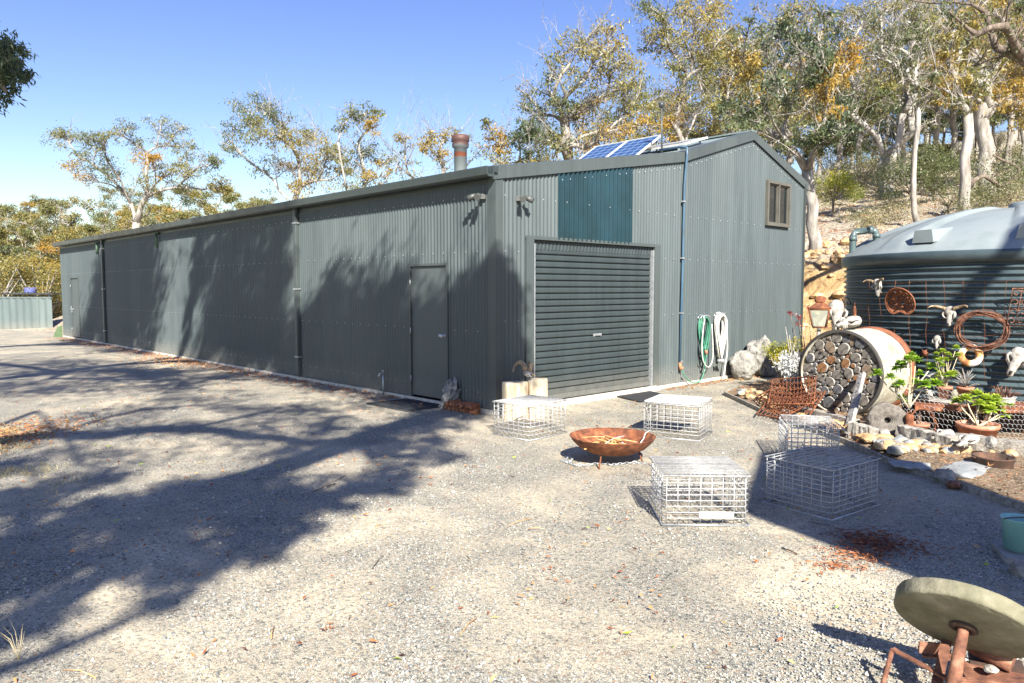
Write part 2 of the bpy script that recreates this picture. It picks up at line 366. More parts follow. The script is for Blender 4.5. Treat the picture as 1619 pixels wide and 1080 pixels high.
def single(mb, name, mat, label, cat, loc, group=None):
    """one-mesh thing, origin at its base"""
    va = [tuple(Vector(v) - Vector(loc)) for v in mb.v]; mb.v = va
    o = mb.build(name, mat); o.location = loc; return tag(o, label, cat, group)
def leafmesh(name, pos, axis, length, width, tint, mat, parent=None, fold=0.0, rng=None, origin=(0, 0, 0), wdir=None):
    """pos, axis: (n,3); one pointed leaf (4 verts) each"""
    rng = rng or np.random.default_rng(1); n = len(pos)
    pos = pos - np.array(origin); a = axis / (np.linalg.norm(axis, axis=1, keepdims=True) + 1e-9)
    rnd = rng.normal(size=(n, 3)) if wdir is None else wdir; b = np.cross(a, rnd); b /= (np.linalg.norm(b, axis=1, keepdims=True) + 1e-9)
    L = (length * rng.uniform(.7, 1.3, (n, 1))); Wd = (width * rng.uniform(.7, 1.3, (n, 1)))
    nn = np.cross(a, b) * L * fold
    v = np.empty((n, 4, 3)); v[:, 0] = pos; v[:, 1] = pos + a * L * .45 + b * Wd * .5 + nn; v[:, 2] = pos + a * L; v[:, 3] = pos + a * L * .45 - b * Wd * .5 + nn
    me = bpy.data.meshes.new(name); me.vertices.add(n * 4); me.vertices.foreach_set('co', v.astype(np.float32).ravel())
    me.loops.add(n * 4); me.loops.foreach_set('vertex_index', np.arange(n * 4, dtype=np.int32))
    me.polygons.add(n); me.polygons.foreach_set('loop_start', np.arange(0, n * 4, 4, dtype=np.int32)); me.polygons.foreach_set('loop_total', np.full(n, 4, dtype=np.int32))
    at = me.attributes.new('tint', 'FLOAT', 'FACE'); at.data.foreach_set('value', np.clip(tint, 0, 1).astype(np.float32))
    me.materials.append(mat); me.update(calc_edges=True)
    ob = bpy.data.objects.new(name, me); S.collection.objects.link(ob)
    if parent is not None: ob.parent = parent
    return ob
# ================================================================== SETTING: terrain, gravel yard, garden bed
def grid(name, xs, ys, zf, mat, kind='structure'):
    vs = [(x, y, zf(x, y)) for y in ys for x in xs]; nx = len(xs)
    fs = [(j * nx + i, j * nx + i + 1, (j + 1) * nx + i + 1, (j + 1) * nx + i) for j in range(len(ys) - 1) for i in range(nx - 1)]
    mb = MB(); mb.add(vs, fs, True); return tag(mb.build(name, mat), kind=kind)
def axis_pts(a, b, lo, hi, fine, grow=1.18):
    p = list(np.arange(lo, hi + 1e-6, fine)); st = fine; x = hi
    while x < b: st *= grow; x += st; p.append(x)
    st = fine; x = lo; q = []
    while x > a: st *= grow; x -= st; q.append(x)
    return q[::-1] + p
def base_z(x, y):
    z = terrain(x, y)
    q = Vector((x, y, 0)) - P0; u, v = q.dot(U), q.dot(V)
    if v > 10.2:
        z += .16 * noise.noise(Vector((x * 1.3, y * 1.3, 9))) * sstep(10.2, 11, v) + .07 * noise.noise(Vector((x * 4, y * 4, 5)))
    return z - .03
grid('ground', axis_pts(-400, 400, -24, 24, .3), axis_pts(-120, 700, 8, 46, .3), base_z, M['hill'])
# gravel yard: one sheet, with a gentle unevenness of a few millimetres
EDGE = [W(1146, 625), W(1220, 660), W(1339, 703), W(1415, 738), W(1537, 780), W(1619, 808)]
EDGE += [EDGE[-1] + (EDGE[-1] - EDGE[0]).normalized() * 14]
def yard(x, y):
    return .012 * noise.noise(Vector((x * .7, y * .7, 1))) if -30 < x < 12 and -12 < y < 34 else 0
grid('gravel_yard', axis_pts(-70, 16.5, -14, 9, .25, 1.3), axis_pts(-45, 33.2, -2, 16, .25, 1.3), lambda x, y: yard(x, y) - (.05 if (Vector((x, y, 0)) - P0).dot(V) > 9.9 else 0), M['gravel'])
# garden bed soil, a low mounded sheet inside the timber edging
K = W(1146, 625); K2 = W(1212, 606)
bed = MB(); rows = []
far = [Vector((K2.x, K2.y, 0)), B(-1.2, 8.6), B(-.3, 9.8), B(-2, 10.2), B(-5, 10.4), B(-9, 10.4), B(-14, 10.4)]
near = [K, EDGE[1], EDGE[2], EDGE[3], EDGE[5], EDGE[0] + (EDGE[-1] - EDGE[0]) * .55, EDGE[-1]]
def poly_at(L, t):
    k = min(int(t * (len(L) - 1)), len(L) - 2); return L[k].lerp(L[k + 1], t * (len(L) - 1) - k)
nu, nv = 90, 40
for i in range(nu + 1):
    for j in range(nv + 1):
        p = poly_at(near, i / nu).lerp(poly_at(far, i / nu), j / nv)
        e = min(1, j / 3)
        z = .02 + .05 * e + (.035 * noise.noise(Vector((p.x * 2.2, p.y * 2.2, 0))) + .02 * noise.noise(Vector((p.x * 7, p.y * 7, 0)))) * e
        rows.append((p.x, p.y, z))
bed.add(rows, [(i * (nv + 1) + j, (i + 1) * (nv + 1) + j, (i + 1) * (nv + 1) + j + 1, i * (nv + 1) + j + 1) for i in range(nu) for j in range(nv)], True)
tag(bed.build('garden_bed_soil', M['bed']), kind='structure')
def bedz(x, y): return .06
mb = MB()
for a, b in zip(EDGE[:-1], EDGE[1:]): mb.beam(a + Vector((0, 0, .015)), b + Vector((0, 0, .015)), .028, .09)
single(mb, 'timber_edging', M['sleeper'], 'long thin timber edging board between the gravel yard and the garden bed', 'edging', EDGE[2])
mb = MB(); mb.beam(K + Vector((.0, .03, .02)), K2 + Vector((0, 0, .02)), .03, .1)
single(mb, 'timber_edging', M['sleeper'], 'short dark edging board running back beside the two pale boulders', 'edging', K)

# ================================================================== THE SHED
LU, W1, W2 = 23.4, 4.5, 9.25              # length, width of the lean-to, full width
Z0, Z1, ZA, VA, Z2 = 3.37, 4.12, 4.83, 6.93, 4.08
shed = thing('metal_shed', 'long dark grey-green corrugated steel shed with a lean-to side and gabled end', 'shed', P0)
PITCHC = .078
def roofz(v):
    if v < W1: return Z0 + (Z1 - Z0) * v / W1
    if v < VA: return Z1 + (ZA - Z1) * (v - W1) / (VA - W1)
    return ZA + (Z2 - ZA) * (v - VA) / (W2 - VA)
def corr(mb, fn, a, b, zlo, zhi, amp=.0125, per=7, pitch=None):
    """corrugated sheet along parameter a..b; fn(s, off, z) -> point"""
    pitch = pitch or PITCHC; n = max(2, int((b - a) / pitch * per)); vs = []
    for i in range(n + 1):
        s = a + (b - a) * i / n; off = amp * (math.cos(2 * math.pi * s / pitch))
        lo = zlo(s) if callable(zlo) else zlo; hi = zhi(s) if callable(zhi) else zhi
        vs += [fn(s, off, lo), fn(s, off, hi)]
    mb.add(vs, [(2 * i, 2 * i + 2, 2 * i + 3, 2 * i + 1) for i in range(n)], True)
longw = lambda s, o, z: B(s, -o - .010, z)
endw = lambda s, o, z: B(-o - .010, s, z)
D1, D2, DT = 1.0, 1.965, 2.10             # personnel door
E1, E2, ET = 21.05, 22.1, 2.12            # far door
mb = MB()
for a, b, lo in ((.07, D1, .06), (D1, D2, DT), (D2, E1, .06), (E1, E2, ET), (E2, LU, .06)): corr(mb, longw, a, b, lo, Z0 + .02)
mb.build('long_wall', M['clad'], shed)
RD1, RD2, RT = .735, 3.69, 2.47           # roller door
WN1, WN2, WB, WT = 7.50, 8.50, 3.06, 3.98 # window
mb = MB(); top = lambda s: roofz(s) - .03
corr(mb, endw, .07, RD1, .06, top); corr(mb, endw, RD1, 1.28, RT, top)
corr(mb, endw, 2.99, RD2, RT, top); corr(mb, endw, RD2, WN1, .06, top)
corr(mb, endw, WN1, WN2, .06, WB); corr(mb, endw, WN1, WN2, WT, top); corr(mb, endw, WN2, W2 - .03, .06, top)
mb.build('end_wall', M['clad'], shed)
mb = MB(); corr(mb, lambda s, o, z: B(-o - .024, s, z), 1.24, 3.03, RT + .02, top, amp=.022, pitch=.105, per=12)
mb.build('translucent_panel', M['poly'], shed)
# far walls
mb = MB(); corr(mb, lambda s, o, z: B(LU + .01 + o, s, z), 0, W2, .06, top, per=4); corr(mb, lambda s, o, z: B(s, W2 + o, z), 0, LU, .06, Z2, per=4)
mb.build('back_wall', M['clad'], shed)
# roof: corrugations run down the slope
mb = MB()
def roofsheet(va, vb, lift=.02):
    n = int((LU + .16) / PITCHC * 4); vs = []
    for i in range(n + 1):
        s = -.05 + (LU + .16) * i / n; o = .009 * math.cos(2 * math.pi * s / PITCHC)
        vs += [B(s, va, roofz(va) + lift + o), B(s, vb, roofz(vb) + lift + o)]
    mb.add(vs, [(2 * i, 2 * i + 2, 2 * i + 3, 2 * i + 1) for i in range(n)], True)
zz = Z0
roofsheet(0, W1, .03); roofsheet(W1, VA, .03); roofsheet(VA, W2, .03)
mb.build('roof', M['roof'], shed)
mb = MB()
def rake(v0, v1, z0, z1, h=.17):           # barge flashing of the end wall
    for uu, oo in ((-.055, 0),):
        a, b = B(uu, v0), B(uu, v1)
        vs = []
        for (p, z) in ((a, z0), (b, z1)):
            q = p - U * 0
            vs += [q + Vector((0, 0, z - h + .05)), q + Vector((0, 0, z + .05)), q + U * .16 + Vector((0, 0, z + .075)), q + U * .02 + Vector((0, 0, z - h + .045))]
        mb.add(vs, [(0, 4, 5, 1), (1, 5, 6, 2), (3, 7, 4, 0), (2, 6, 7, 3), (0, 1, 2, 3), (7, 6, 5, 4)])
rake(-.1, W1 + .0, roofz(0) - .015, Z1); rake(W1, VA, Z1, ZA); rake(VA, W2 + .12, ZA, Z2 - .035)
mb.build('barge_flashing', M['flash'], shed)
mb = MB(); mb.beam(B(-.05, VA, ZA + .05), B(LU, VA, ZA + .05), .2, .03); mb.build('ridge_cap', M['roof'], shed)
# gutter with a rolled lip
mb = MB(); prof = [(-.02, .02), (-.02, -.06), (-.09, -.06), (-.10, -.125), (-.20, -.125), (-.225, -.10), (-.235, .0), (-.228, .012), (-.218, .0), (-.210, -.09), (-.115, -.09), (-.105, .02)]
vs = [B(s, v, Z0 + .02 + z) for s in (-.09, LU + .12) for v, z in prof]; n = len(prof)
mb.add(vs, [(i, i + 1, n + i + 1, n + i) for i in range(n - 1)] + [tuple(range(n)), tuple(range(2 * n - 1, n - 1, -1))])
mb.build('gutter', M['gutter'], shed)
mb = MB(); mb.beam(B(-.02, -.012, Z0 - .10), B(LU, -.012, Z0 - .10), .02, .14); mb.build('eave_trim', M['gutter'], shed)
# corner flashings
mb = MB(); mb.box(B(.03, -.026, 1.70), (.16, .012, 3.28), Matrix.Rotation(BROT + math.pi / 2, 3, 'Z')); mb.box(B(-.030, .045, 1.70), (.012, .15, 3.3), Matrix.Rotation(BROT + math.pi / 2, 3, 'Z'))
mb.build('corner_flashing', M['flash'], shed)
mb = MB(); mb.beam(B(-.026, W2 - .04, .05), B(-.026, W2 - .04, Z2 - .03), .012, .1, up=U); mb.build('corner_flashing', M['flash'], shed)
# downpipes
for u, m in ((5.56, 'flash'), (18.06, 'flash')):
    mb = MB(); mb.box(B(u, -.065, 1.68), (.10, .075, 3.2), Matrix.Rotation(BROT + math.pi / 2, 3, 'Z') @ Matrix.Rotation(0, 3, 'Z'), bev=.018)
    o = mb.build('downpipe', M[m], shed)
    for z in (.45, 1.75, 3.0): mb = MB(); mb.box(B(u, -.066, z), (.13, .09, .025), Matrix.Rotation(BROT + math.pi / 2, 3, 'Z')); k = mb.build('bracket', M['galv'], shed); k.parent = o
# slab edge
mb = MB(); c = Matrix.Rotation(BROT, 3, 'Z')
mb.beam(B(-.035, -.05, .025), B(-.035, W2, .025), .02, .07); mb.beam(B(.0, -.045, .025), B(LU, -.045, .025), .02, .07)
mb.beam(B(-.08, RD1 - .02, .03), B(-.08, RD2 + .03, .03), .11, .09)
mb.build('slab_edge', M['white_slab'], shed)
# screws
for nm, pts in (('wall_screws', [B(s, -.024, z) for z in (.28, 1.15, 2.28, 3.05) for s in np.arange(.34, LU, .255) if not (D1 - .06 < s < D2 + .06 and z < DT + .1) and not (E1 < s < E2 and z < ET + .1)] +
        [B(-.024, s, z) for z in (.28, 1.3, 2.28, 3.05) for s in np.arange(.17, W2 - .1, .255) if not (RD1 - .1 < s < RD2 + .1 and z < RT + .1) and not (WN1 < s < WN2 and z > WB - .1)] +
        [B(-.028, s, roofz(s) - .22) for s in np.arange(1.34, W2 - .1, .17)]),):
    mb = MB()
    for p in pts: mb.box(p, (.010, .010, .010))
    tag(mb.build(nm, M['screw'], shed), kind='stuff')
# ---- personnel door
def pdoor(a, b, t, lab, knob):
    mb = MB(); mb.beam(B(a + .045, .0, .06 + t / 2 - .02), B(b - .045, .0, .06 + t / 2 - .02), .03, t - .10)
    d = mb.build('door', M['door'], shed)
    mb = MB()
    for s in (a + .018, b - .018): mb.beam(B(s, -.022, .05), B(s, -.022, t), .045, .036, up=U)
    mb.beam(B(a + .0, -.022, t + .018), B(b, -.022, t + .018), .045, .036)
    f = mb.build('door_frame', M['flash'], shed); f.parent = d
    mb = MB(); mb.beam(B(a + .03, -.02, .035), B(b - .03, -.02, .035), .06, .03); k = mb.build('threshold', M['galv'], shed); k.parent = d
    for z in (.35, 1.1, 1.85): mb = MB(); mb.tube([B(b - .04, -.045, z - .045), B(b - .04, -.045, z + .045)], .009, 6); k = mb.build('hinge', M['galv'], shed); k.parent = d
    mb = MB(); z = 1.05
    if knob:
        m3 = Matrix((U, Vector((0, 0, 1)), -V)).transposed()
        mb.lathe([(.035, 0), (.035, .008), (.012, .012), (.012, .035), (.030, .045), (.033, .062), (.020, .075), (0, .078)], 14, B(a + .11, -.015, z), m3)
        mb.lathe([(.028, 0), (.028, .01), (0, .012)], 12, B(a + .11, -.015, z + .0) + Vector((0, 0, .0)) + U * .11, m3)
        k = mb.build('handle', M['galv'], shed); k.parent = d; mb = MB()
        mb.lathe([(.02, 0), (.02, .02), (0, .03)], 12, B(a + .10, -.015, .2), m3)
    else: mb.beam(B(b + .08, -.035, z), B(b - .26, -.035, z), .03, .035); mb.beam(B(b - .1, -.04, z), B(b - .1, -.04, z - .12), .02, .03, up=U)
    k = mb.build('door_stop' if knob else 'handle', M['galv'], shed); k.parent = d
pdoor(D1, D2, DT, '', True); pdoor(E1, E2, ET, '', False)
# ---- roller door
mb = MB(); vs = []; n = 0; zb, zt, pc = .16, RT - .10, .096
k = int((zt - zb) / pc * 16)
for i in range(k + 1):
    z = zb + (zt - zb) * i / k; ph = (z / pc) % 1
    o = .017 * (1 - 2 * math.exp(-((ph - .5) / .11) ** 2)) 
    vs += [B(.05 - o, RD1 + .05, z), B(.05 - o, RD2 - .05, z)]
mb.add(vs, [(2 * i, 2 * i + 1, 2 * i + 3, 2 * i + 2) for i in range(k)], True)
rd = mb.build('roller_door', M['clad_dark'], shed)
mb = MB(); mb.beam(B(.045, RD1 + .05, .12), B(.045, RD2 - .05, .12), .045, .08); o = mb.build('bottom_rail', M['flash'], shed); o.parent = rd
mb = MB(); mb.beam(B(.03, 2.14, 1.02), B(.03, 2.34, 1.02), .012, .045); mb.beam(B(.018, 2.17, 1.02), B(.018, 2.31, 1.02), .02, .02); o = mb.build('handle', M['galv'], shed); o.parent = rd
mb = MB()
for s, m in ((RD1 + .02, 0), (RD2 - .02, 0)): mb.beam(B(.02, s, .06), B(.02, s, RT - .06), .05, .07, up=U)
o = mb.build('guide_track', M['galv'], shed); o.parent = rd
mb = MB()
vs = []; n = int((RD2 - RD1) / PITCHC * 6)
for i in range(n + 1):
    s = RD1 + (RD2 - RD1) * i / n; o = .008 * math.cos(2 * math.pi * s / PITCHC); vs += [B(.03 - o, s, RT - .14), B(.03 - o, s, RT)]
mb.add(vs, [(2 * i, 2 * i + 2, 2 * i + 3, 2 * i + 1) for i in range(n)], True)
o = mb.build('door_header', M['clad_dark'], shed); o.parent = rd
mb = MB()
mb.beam(B(-.026, RD1 - .075, .05), B(-.026, RD1 - .075, RT + .01), .014, .16, up=V)
mb.beam(B(-.026, RD2 + .075, .05), B(-.026, RD2 + .075, RT + .01), .014, .16, up=V)
mb.beam(B(-.028, RD1 - .16, RT + .02), B(-.028, RD2 + .16, RT + .02), .012, .05)
for s in (RD1, RD2): mb.beam(B(.015, s, .05), B(.015, s, RT), .09, .012, up=V)
mb.beam(B(.015, RD1, RT + .004), B(.015, RD2, RT + .004), .09, .012)
mb.build('door_surround', M['flash'], shed)
mb = MB(); mb.box(B(.6, (RD1 + RD2) / 2, 1.3), (.02, 3.2, 2.6), Matrix.Rotation(BROT + math.pi / 2, 3, 'Z')); mb.build('inner_lining', M['dark'], shed)
# ---- window
mb = MB(); c = .055
for a, b, z in ((WN1, WN2, WB + c / 2), (WN1, WN2, WT - c / 2)): mb.beam(B(-.035, a, z), B(-.035, b, z), .09, c)
for s in (WN1 + c / 2, WN2 - c / 2): mb.beam(B(-.035, s, WB + c), B(-.035, s, WT - c), .09, c, up=V)
mid = (WN1 + WN2) / 2
mb.beam(B(-.045, mid, WB + c), B(-.045, mid, WT - c), .06, .04, up=V)
for a, b in ((WN1 + c, mid - .025), (mid + .025, WN2 - c)):
    for s in (a + .013, b - .013): mb.beam(B(-.02, s, WB + c), B(-.02, s, WT - c), .045, .026, up=V)
    for z in (WB + c + .013, WT - c - .013): mb.beam(B(-.02, a + .026, z), B(-.02, b - .026, z), .045, .026)
win = mb.build('window', M['winframe'], shed)
mb = MB(); mb.beam(B(-.012, WN1 + c, (WB + WT) / 2), B(-.012, WN2 - c, (WB + WT) / 2), .008, WT - WB - 2 * c); o = mb.build('pane', M['glass'], shed); o.parent = win
# ---- flue
mb = MB(); u0, v0 = 3.74, 2.5; c = B(u0, v0); zr = roofz(v0)
mb.lathe([(.21, zr - .1), (.17, zr + .12), (.135, zr + .16), (.13, zr + .2)], 20, (c.x, c.y, 0))
o = mb.build('flue_base', M['galv'], shed)
mb = MB(); mb.lathe([(.125, zr + .1), (.125, 4.48), (.16, 4.50), (.165, 4.56), (.155, 4.60), (.175, 4.62), (.175, 4.70), (.15, 4.73), (0, 4.74)], 22, (c.x, c.y, 0))
m, n, b = nodes('heat_marked_flue'); co = N(n, 'ShaderNodeTexCoord').outputs['Object']; sx = N(n, 'ShaderNodeSeparateXYZ'); n.links.new(co, sx.inputs[0])
ad = N(n, 'ShaderNodeMath', operation='MULTIPLY_ADD'); n.links.new(noise_n(n, co, 9, 5), ad.inputs[0]); ad.inputs[1].default_value = .10; n.links.new(sx.outputs[2], ad.inputs[2])
mr = N(n, 'ShaderNodeMapRange'); n.links.new(ad.outputs[0], mr.inputs[0]); mr.inputs[1].default_value = 3.9; mr.inputs[2].default_value = 4.85
n.links.new(ramp(n, mr.outputs[0], [(0, (.17, .19, .185)), (.48, (.13, .15, .15)), (.50, (.24, .075, .035)), (.58, (.22, .07, .035)), (.60, (.12, .135, .135)), (.70, (.13, .14, .14)), (.74, (.085, .042, .036)), (1, (.12, .06, .05))]), b.inputs['Base Color'])
b.inputs['Roughness'].default_value = .6; b.inputs['Metallic'].default_value = .2
o = mb.build('flue', m, shed)
# ---- blue pipe down the end wall
mb = MB(); mb.tube([B(.5, 4.52, Z1 + .16), B(.02, 4.5, Z1 + .15), B(-.10, 4.5, Z1 + .12), B(-.10, 4.5, Z1 - .02), B(-.055, 4.5, 3.6), B(-.05, 4.49, 2), B(-.05, 4.45, .42)], .022, 8)
o = mb.build('water_pipe', M['blue_pipe'], shed)
for z in (.45, 1.32, 2.3, 3.3): mb = MB(); mb.box(B(-.055, 4.475, z), (.06, .06, .025), Matrix.Rotation(BROT, 3, 'Z')); k = mb.build('pipe_clip', M['galv'], shed); k.parent = o
mb = MB(); mb.tube([B(-.055, 4.45, .43), B(-.07, 4.45, .30)], .032, 8); mb.box(B(-.09, 4.45, .34), (.06, .03, .03)); k = mb.build('tap', M['brown_kind'], shed); k.parent = o
# ---- security lights
def seclight(p, out, side):
    mb = MB(); mb.box(p, (.07, .07, .07)); mb.tube([p, p + out * .10 + Vector((0, 0, .02))], .014, 6)
    for s in (-1, 1):
        q = p + out * .13 + side * .05 * s; dr = (out * .8 + side * .6 * s + Vector((0, 0, -.45))).normalized()
        mb.tube([q - dr * .04, q + dr * .0, q + dr * .09], [.02, .038, .045], 10)
    o = mb.build('security_light', M['lamp_grey'], shed); return o
seclight(B(-.03, .42, 3.02), -U, V); seclight(B(.2, -.04, 3.03), -V, U)
for u in (13.1, 18.5):
    mb = MB(); mb.tube([B(u, -.10, Z0 - .16), B(u, -.10, Z0 - .52)], .035, 8); mb.box(B(u, -.06, Z0 - .16), (.05, .08, .05)); mb.build('wall_lamp', M['dull_green'], shed)

# ---- things on the roof
def solar(origin, e1, e2, label, legs=True):
    """panel with corner origin, edges e1 (width) and e2 (height)"""
    t = thing('solar_panel', label, 'solar panel', origin, 'solar panels on the shed roof')
    nn = e1.cross(e2).normalized()
    if nn.z < 0: nn = -nn
    a, b = e1.length, e2.length
    m = Matrix((e1.normalized(), e2.normalized(), e1.normalized().cross(e2.normalized()))).transposed().to_4x4()
    def loc(mb, name, mat, par=t):
        o = mb.build(name, mat, None); o.parent = par; o.matrix_local = m if par is t else Matrix.Identity(4); return o
    s = 1 if e1.cross(e2).z > 0 else -1
    mb = MB(); mb.box((a / 2, b / 2, 0), (a - .028, b - .028, .025)); g = loc(mb, 'cells', M['solar'])
    mb = MB()
    for y in (.008, b - .008): mb.box((a / 2, y, .004 * s), (a, .016, .038))
    for x in (.008, a - .008): mb.box((x, b / 2, .004 * s), (.016, b - .03, .038))
    loc(mb, 'frame', M['lid_white'])
    if legs:
        for k in (.1, .9):
            mb = MB()
            p = e1 * k + e2 * .95; q = Vector(origin) + p; vv = (q - P0).dot(V); zz = roofz(vv) + .02
            mb.beam(q, Vector((q.x, q.y, zz)), .025, .025, up=U); q2 = Vector(origin) + e1 * k + e2 * .03; zz2 = roofz((q2 - P0).dot(V)) + .02
            mb.beam(q2, Vector((q2.x, q2.y, zz2)), .025, .025, up=U); mb.beam(Vector((q.x, q.y, zz + .03)), Vector((q2.x, q2.y, zz2 + .03)), .03, .03)
            mb.build('mount', M['galv'], t)
    return t
solar(B(1.18, 4.72, 4.28), U * .83, V * .82 + Vector((0, 0, .50)), 'tilted solar panel nearest the gable end')
solar(B(2.03, 4.72, 4.28), U * .83, V * .82 + Vector((0, 0, .50)), 'tilted solar panel behind the first, further from the gable end')
solar(B(.45, 5.25, roofz(5.25) + .14), U * 1.5, V * .8 + Vector((0, 0, .225)), 'solar panel lying nearly flat high on the roof', True)
t = thing('antenna_mast', 'thin roof mast with a small sensor head beside the solar panels', 'mast', B(.75, 4.95, roofz(4.95)))
c = B(.75, 4.95)
mb = MB(); mb.tube([(c.x, c.y, roofz(4.95)), (c.x - .02, c.y, 5.15)], .018, 6); mb.build('pole', M['lamp_grey'], t)
mb = MB(); mb.lathe([(0, 5.14), (.05, 5.16), (.055, 5.22), (.03, 5.26), (0, 5.27)], 10, (c.x - .02, c.y, 0)); mb.tube([(c.x - .02, c.y, 5.12), (c.x + .1, c.y, 5.12)], .012, 5); mb.build('sensor', M['dark'], t)

# ================================================================== WATER TANK
TR, TC, TZ = 2.5, Vector((8.0, 11.95, 0)), 2.28
tank = thing('water_tank', 'big round blue-grey corrugated water tank with a domed lid', 'water tank', TC)
prof = []; z = 0
while z < TZ - .16:
    ph = z / .088; prof.append((TR - .028 + .021 * math.sin(2 * math.pi * ph), z)); z += .011
mb = MB(); mb.lathe(prof, 128, TC); mb.build('corrugated_wall', M['tank'], tank)
mb = MB(); mb.lathe([(TR - .04, TZ - .17), (TR + .02, TZ - .165), (TR + .045, TZ - .02), (TR + .03, TZ), (TR - .02, TZ + .005)], 128, TC)
mb.build('rim', M['tank'], tank)
mb = MB(); seg = 192; vs = []; ring = 26
for i in range(ring + 1):
    t_ = i / ring; r = (TR + .02) * (1 - t_) + .0
    for k in range(seg):
        q = 2 * math.pi * k / seg
        z = TZ + .74 * (1 - (r / (TR + .02)) ** 2) ** .9
        w8 = (8 * (q + .12) / (2 * math.pi)) % 1
        ribk = sstep(.30, .36, abs(w8 - .5) * 1.0) if False else (1 - sstep(.10, .145, abs(w8 - .5)))
        z += .085 * ribk * sstep(1.0, .90, r / TR) * sstep(.1, .25, r / TR) * (.35 + .65 * r / TR)
        vs.append(TC + Vector((r * math.cos(q), r * math.sin(q), z)))
mb.add(vs, [(i * seg + k, i * seg + (k + 1) % seg, (i + 1) * seg + (k + 1) % seg, (i + 1) * seg + k) for i in range(ring) for k in range(seg)], True)
mb.build('domed_lid', M['tank_roof'], tank)
mb = MB(); mb.lathe([(.40, TZ + .66), (.40, TZ + .80), (.36, TZ + .83), (0, TZ + .84)], 28, TC + Vector((.25, -.1, 0))); mb.build('access_hatch', M['tank_roof'], tank)
def onlid(az, r): return TC + Vector((r * math.cos(az), r * math.sin(az), TZ + .74 * (1 - (r / (TR + .02)) ** 2) ** .9))
for az, s in ((R(-118), 1.0), (R(-152), .62), (R(-84), 1.0)):
    p = onlid(az, TR * .84); m3 = Matrix.Rotation(az, 3, 'Z')
    mb = MB(); q = .26 * s
    vs = [m3 @ Vector(v) for v in ((.28, -q, -.12), (.28, q, -.12), (.28, q * .8, .06), (.28, -q * .8, .06), (-.32, -q * .7, .12), (-.32, q * .7, .12), (-.32, -q, .0), (-.32, q, .0))]
    mb.add([v + p for v in vs], [(0, 1, 2, 3), (3, 2, 5, 4), (0, 3, 4, 6), (1, 7, 5, 2), (4, 5, 7, 6)])
    mb.build('lid_step', M['tank_roof'], tank)
# inlet pipes
a = D(1348, 400, 12.9); zt = D(1348, 366, 12.9).z
e = D(1386, 366, 12.6)
mb = MB(); r = .055
path = [Vector((a.x, a.y, 0.3)), Vector((a.x, a.y, zt - .08)), Vector((a.x + .03, a.y, zt - .02)), Vector((a.x + .09, a.y, zt)), Vector((e.x - .09, e.y, zt)), Vector((e.x - .03, e.y, zt - .02)), Vector((e.x, e.y, zt - .08)), Vector((e.x, e.y, TZ + .1))]
mb.tube(path, r, 14); mb.build('inlet_pipe', M['tank_pipe'], tank)
mb = MB()
for q in (path[1] - Vector((0, 0, .03)), path[4], path[6]): mb.tube([q - Vector((0, 0, .05)), q + Vector((0, 0, .02))] if q is not path[4] else [q - Vector((.05, 0, 0)), q + Vector((.02, 0, 0))], r + .008, 14)
o = mb.build('pipe_socket', M['tank_pipe'], tank)
def TK(px, py, off=.03):
    d = ray(px, py); a = Vector((0, 0, CH)); rr = TR + off
    ox, oy = a.x - TC.x, a.y - TC.y; A = d.x ** 2 + d.y ** 2; Bq = 2 * (ox * d.x + oy * d.y); Cq = ox * ox + oy * oy - rr * rr
    disc = Bq * Bq - 4 * A * Cq; t = (-Bq - math.sqrt(max(0, disc))) / (2 * A); return a + d * t
def TN(p): q = Vector((p.x - TC.x, p.y - TC.y, 0)).normalized(); return q

# ================================================================== FENCE, far left
F0, F1 = W(-420, 516), W(84, 522)
ft = Vector((F1.x - F0.x, F1.y - F0.y, 0)); fl = ft.length; ft.normalize(); fn = Vector((ft.y, -ft.x, 0))
t = thing('steel_fence', 'grey-green steel sheet fence at the far end of the driveway', 'fence', F0)
mb = MB(); vs = []; n = int(fl / .045); k = 0
prof4 = [0, 0, 1, 1]
zt = 1.36
i = 0; s = 0
while s < fl:
    o = .045 if (i % 4) in (1, 2) else 0
    p = F0 + ft * s + fn * o; vs += [Vector((p.x, p.y, -.3)), Vector((p.x, p.y, zt))]; s += (.05 if i % 2 else .13); i += 1
mb.add(vs, [(2 * j, 2 * j + 2, 2 * j + 3, 2 * j + 1) for j in range(len(vs) // 2 - 1)]); mb.build('infill_sheet', M['fence'], t)
mb = MB(); e = F0 + ft * fl
mb.beam(Vector((F0.x, F0.y, zt + .02)), Vector((e.x, e.y, zt + .02)), .09, .07); mb.build('top_rail', M['fence'], t)
mb = MB()
s = 0
while s < fl + .1: p = F0 + ft * s; mb.box((p.x, p.y, zt / 2), (.09, .09, zt + .04)); s += 2.37
mb.build('post', M['fence'], t)
# flat dark canopy and a blue drum behind the fence
c = D(52, 466, 37.5); t = thing('flat_canopy', 'low dark flat canopy on posts behind the far fence', 'canopy', (c.x, c.y, 0))
mb = MB(); mb.box((c.x + .1, c.y, 1.52), (2.5, 1.4, .07)); mb.build('roof', M['dark'], t)
for dx in (-1.0, 1.2):
    for dy in (-.6, .6):
        mb = MB(); mb.box((c.x + dx, c.y + dy, .7), (.07, .07, 1.6)); mb.build('post', M['dark'], t)
mb = MB(); mb.lathe([(0, 1.56), (.28, 1.56), (.29, 1.60), (.27, 1.68), (.29, 1.76), (.27, 1.82), (0, 1.83)], 18, (c.x - .1, c.y, 0))
single(mb, 'storage_drum', M['blue_drum'], 'squat blue drum on top of the dark canopy behind the fence', 'drum', Vector((c.x - .1, c.y, 1.56)))
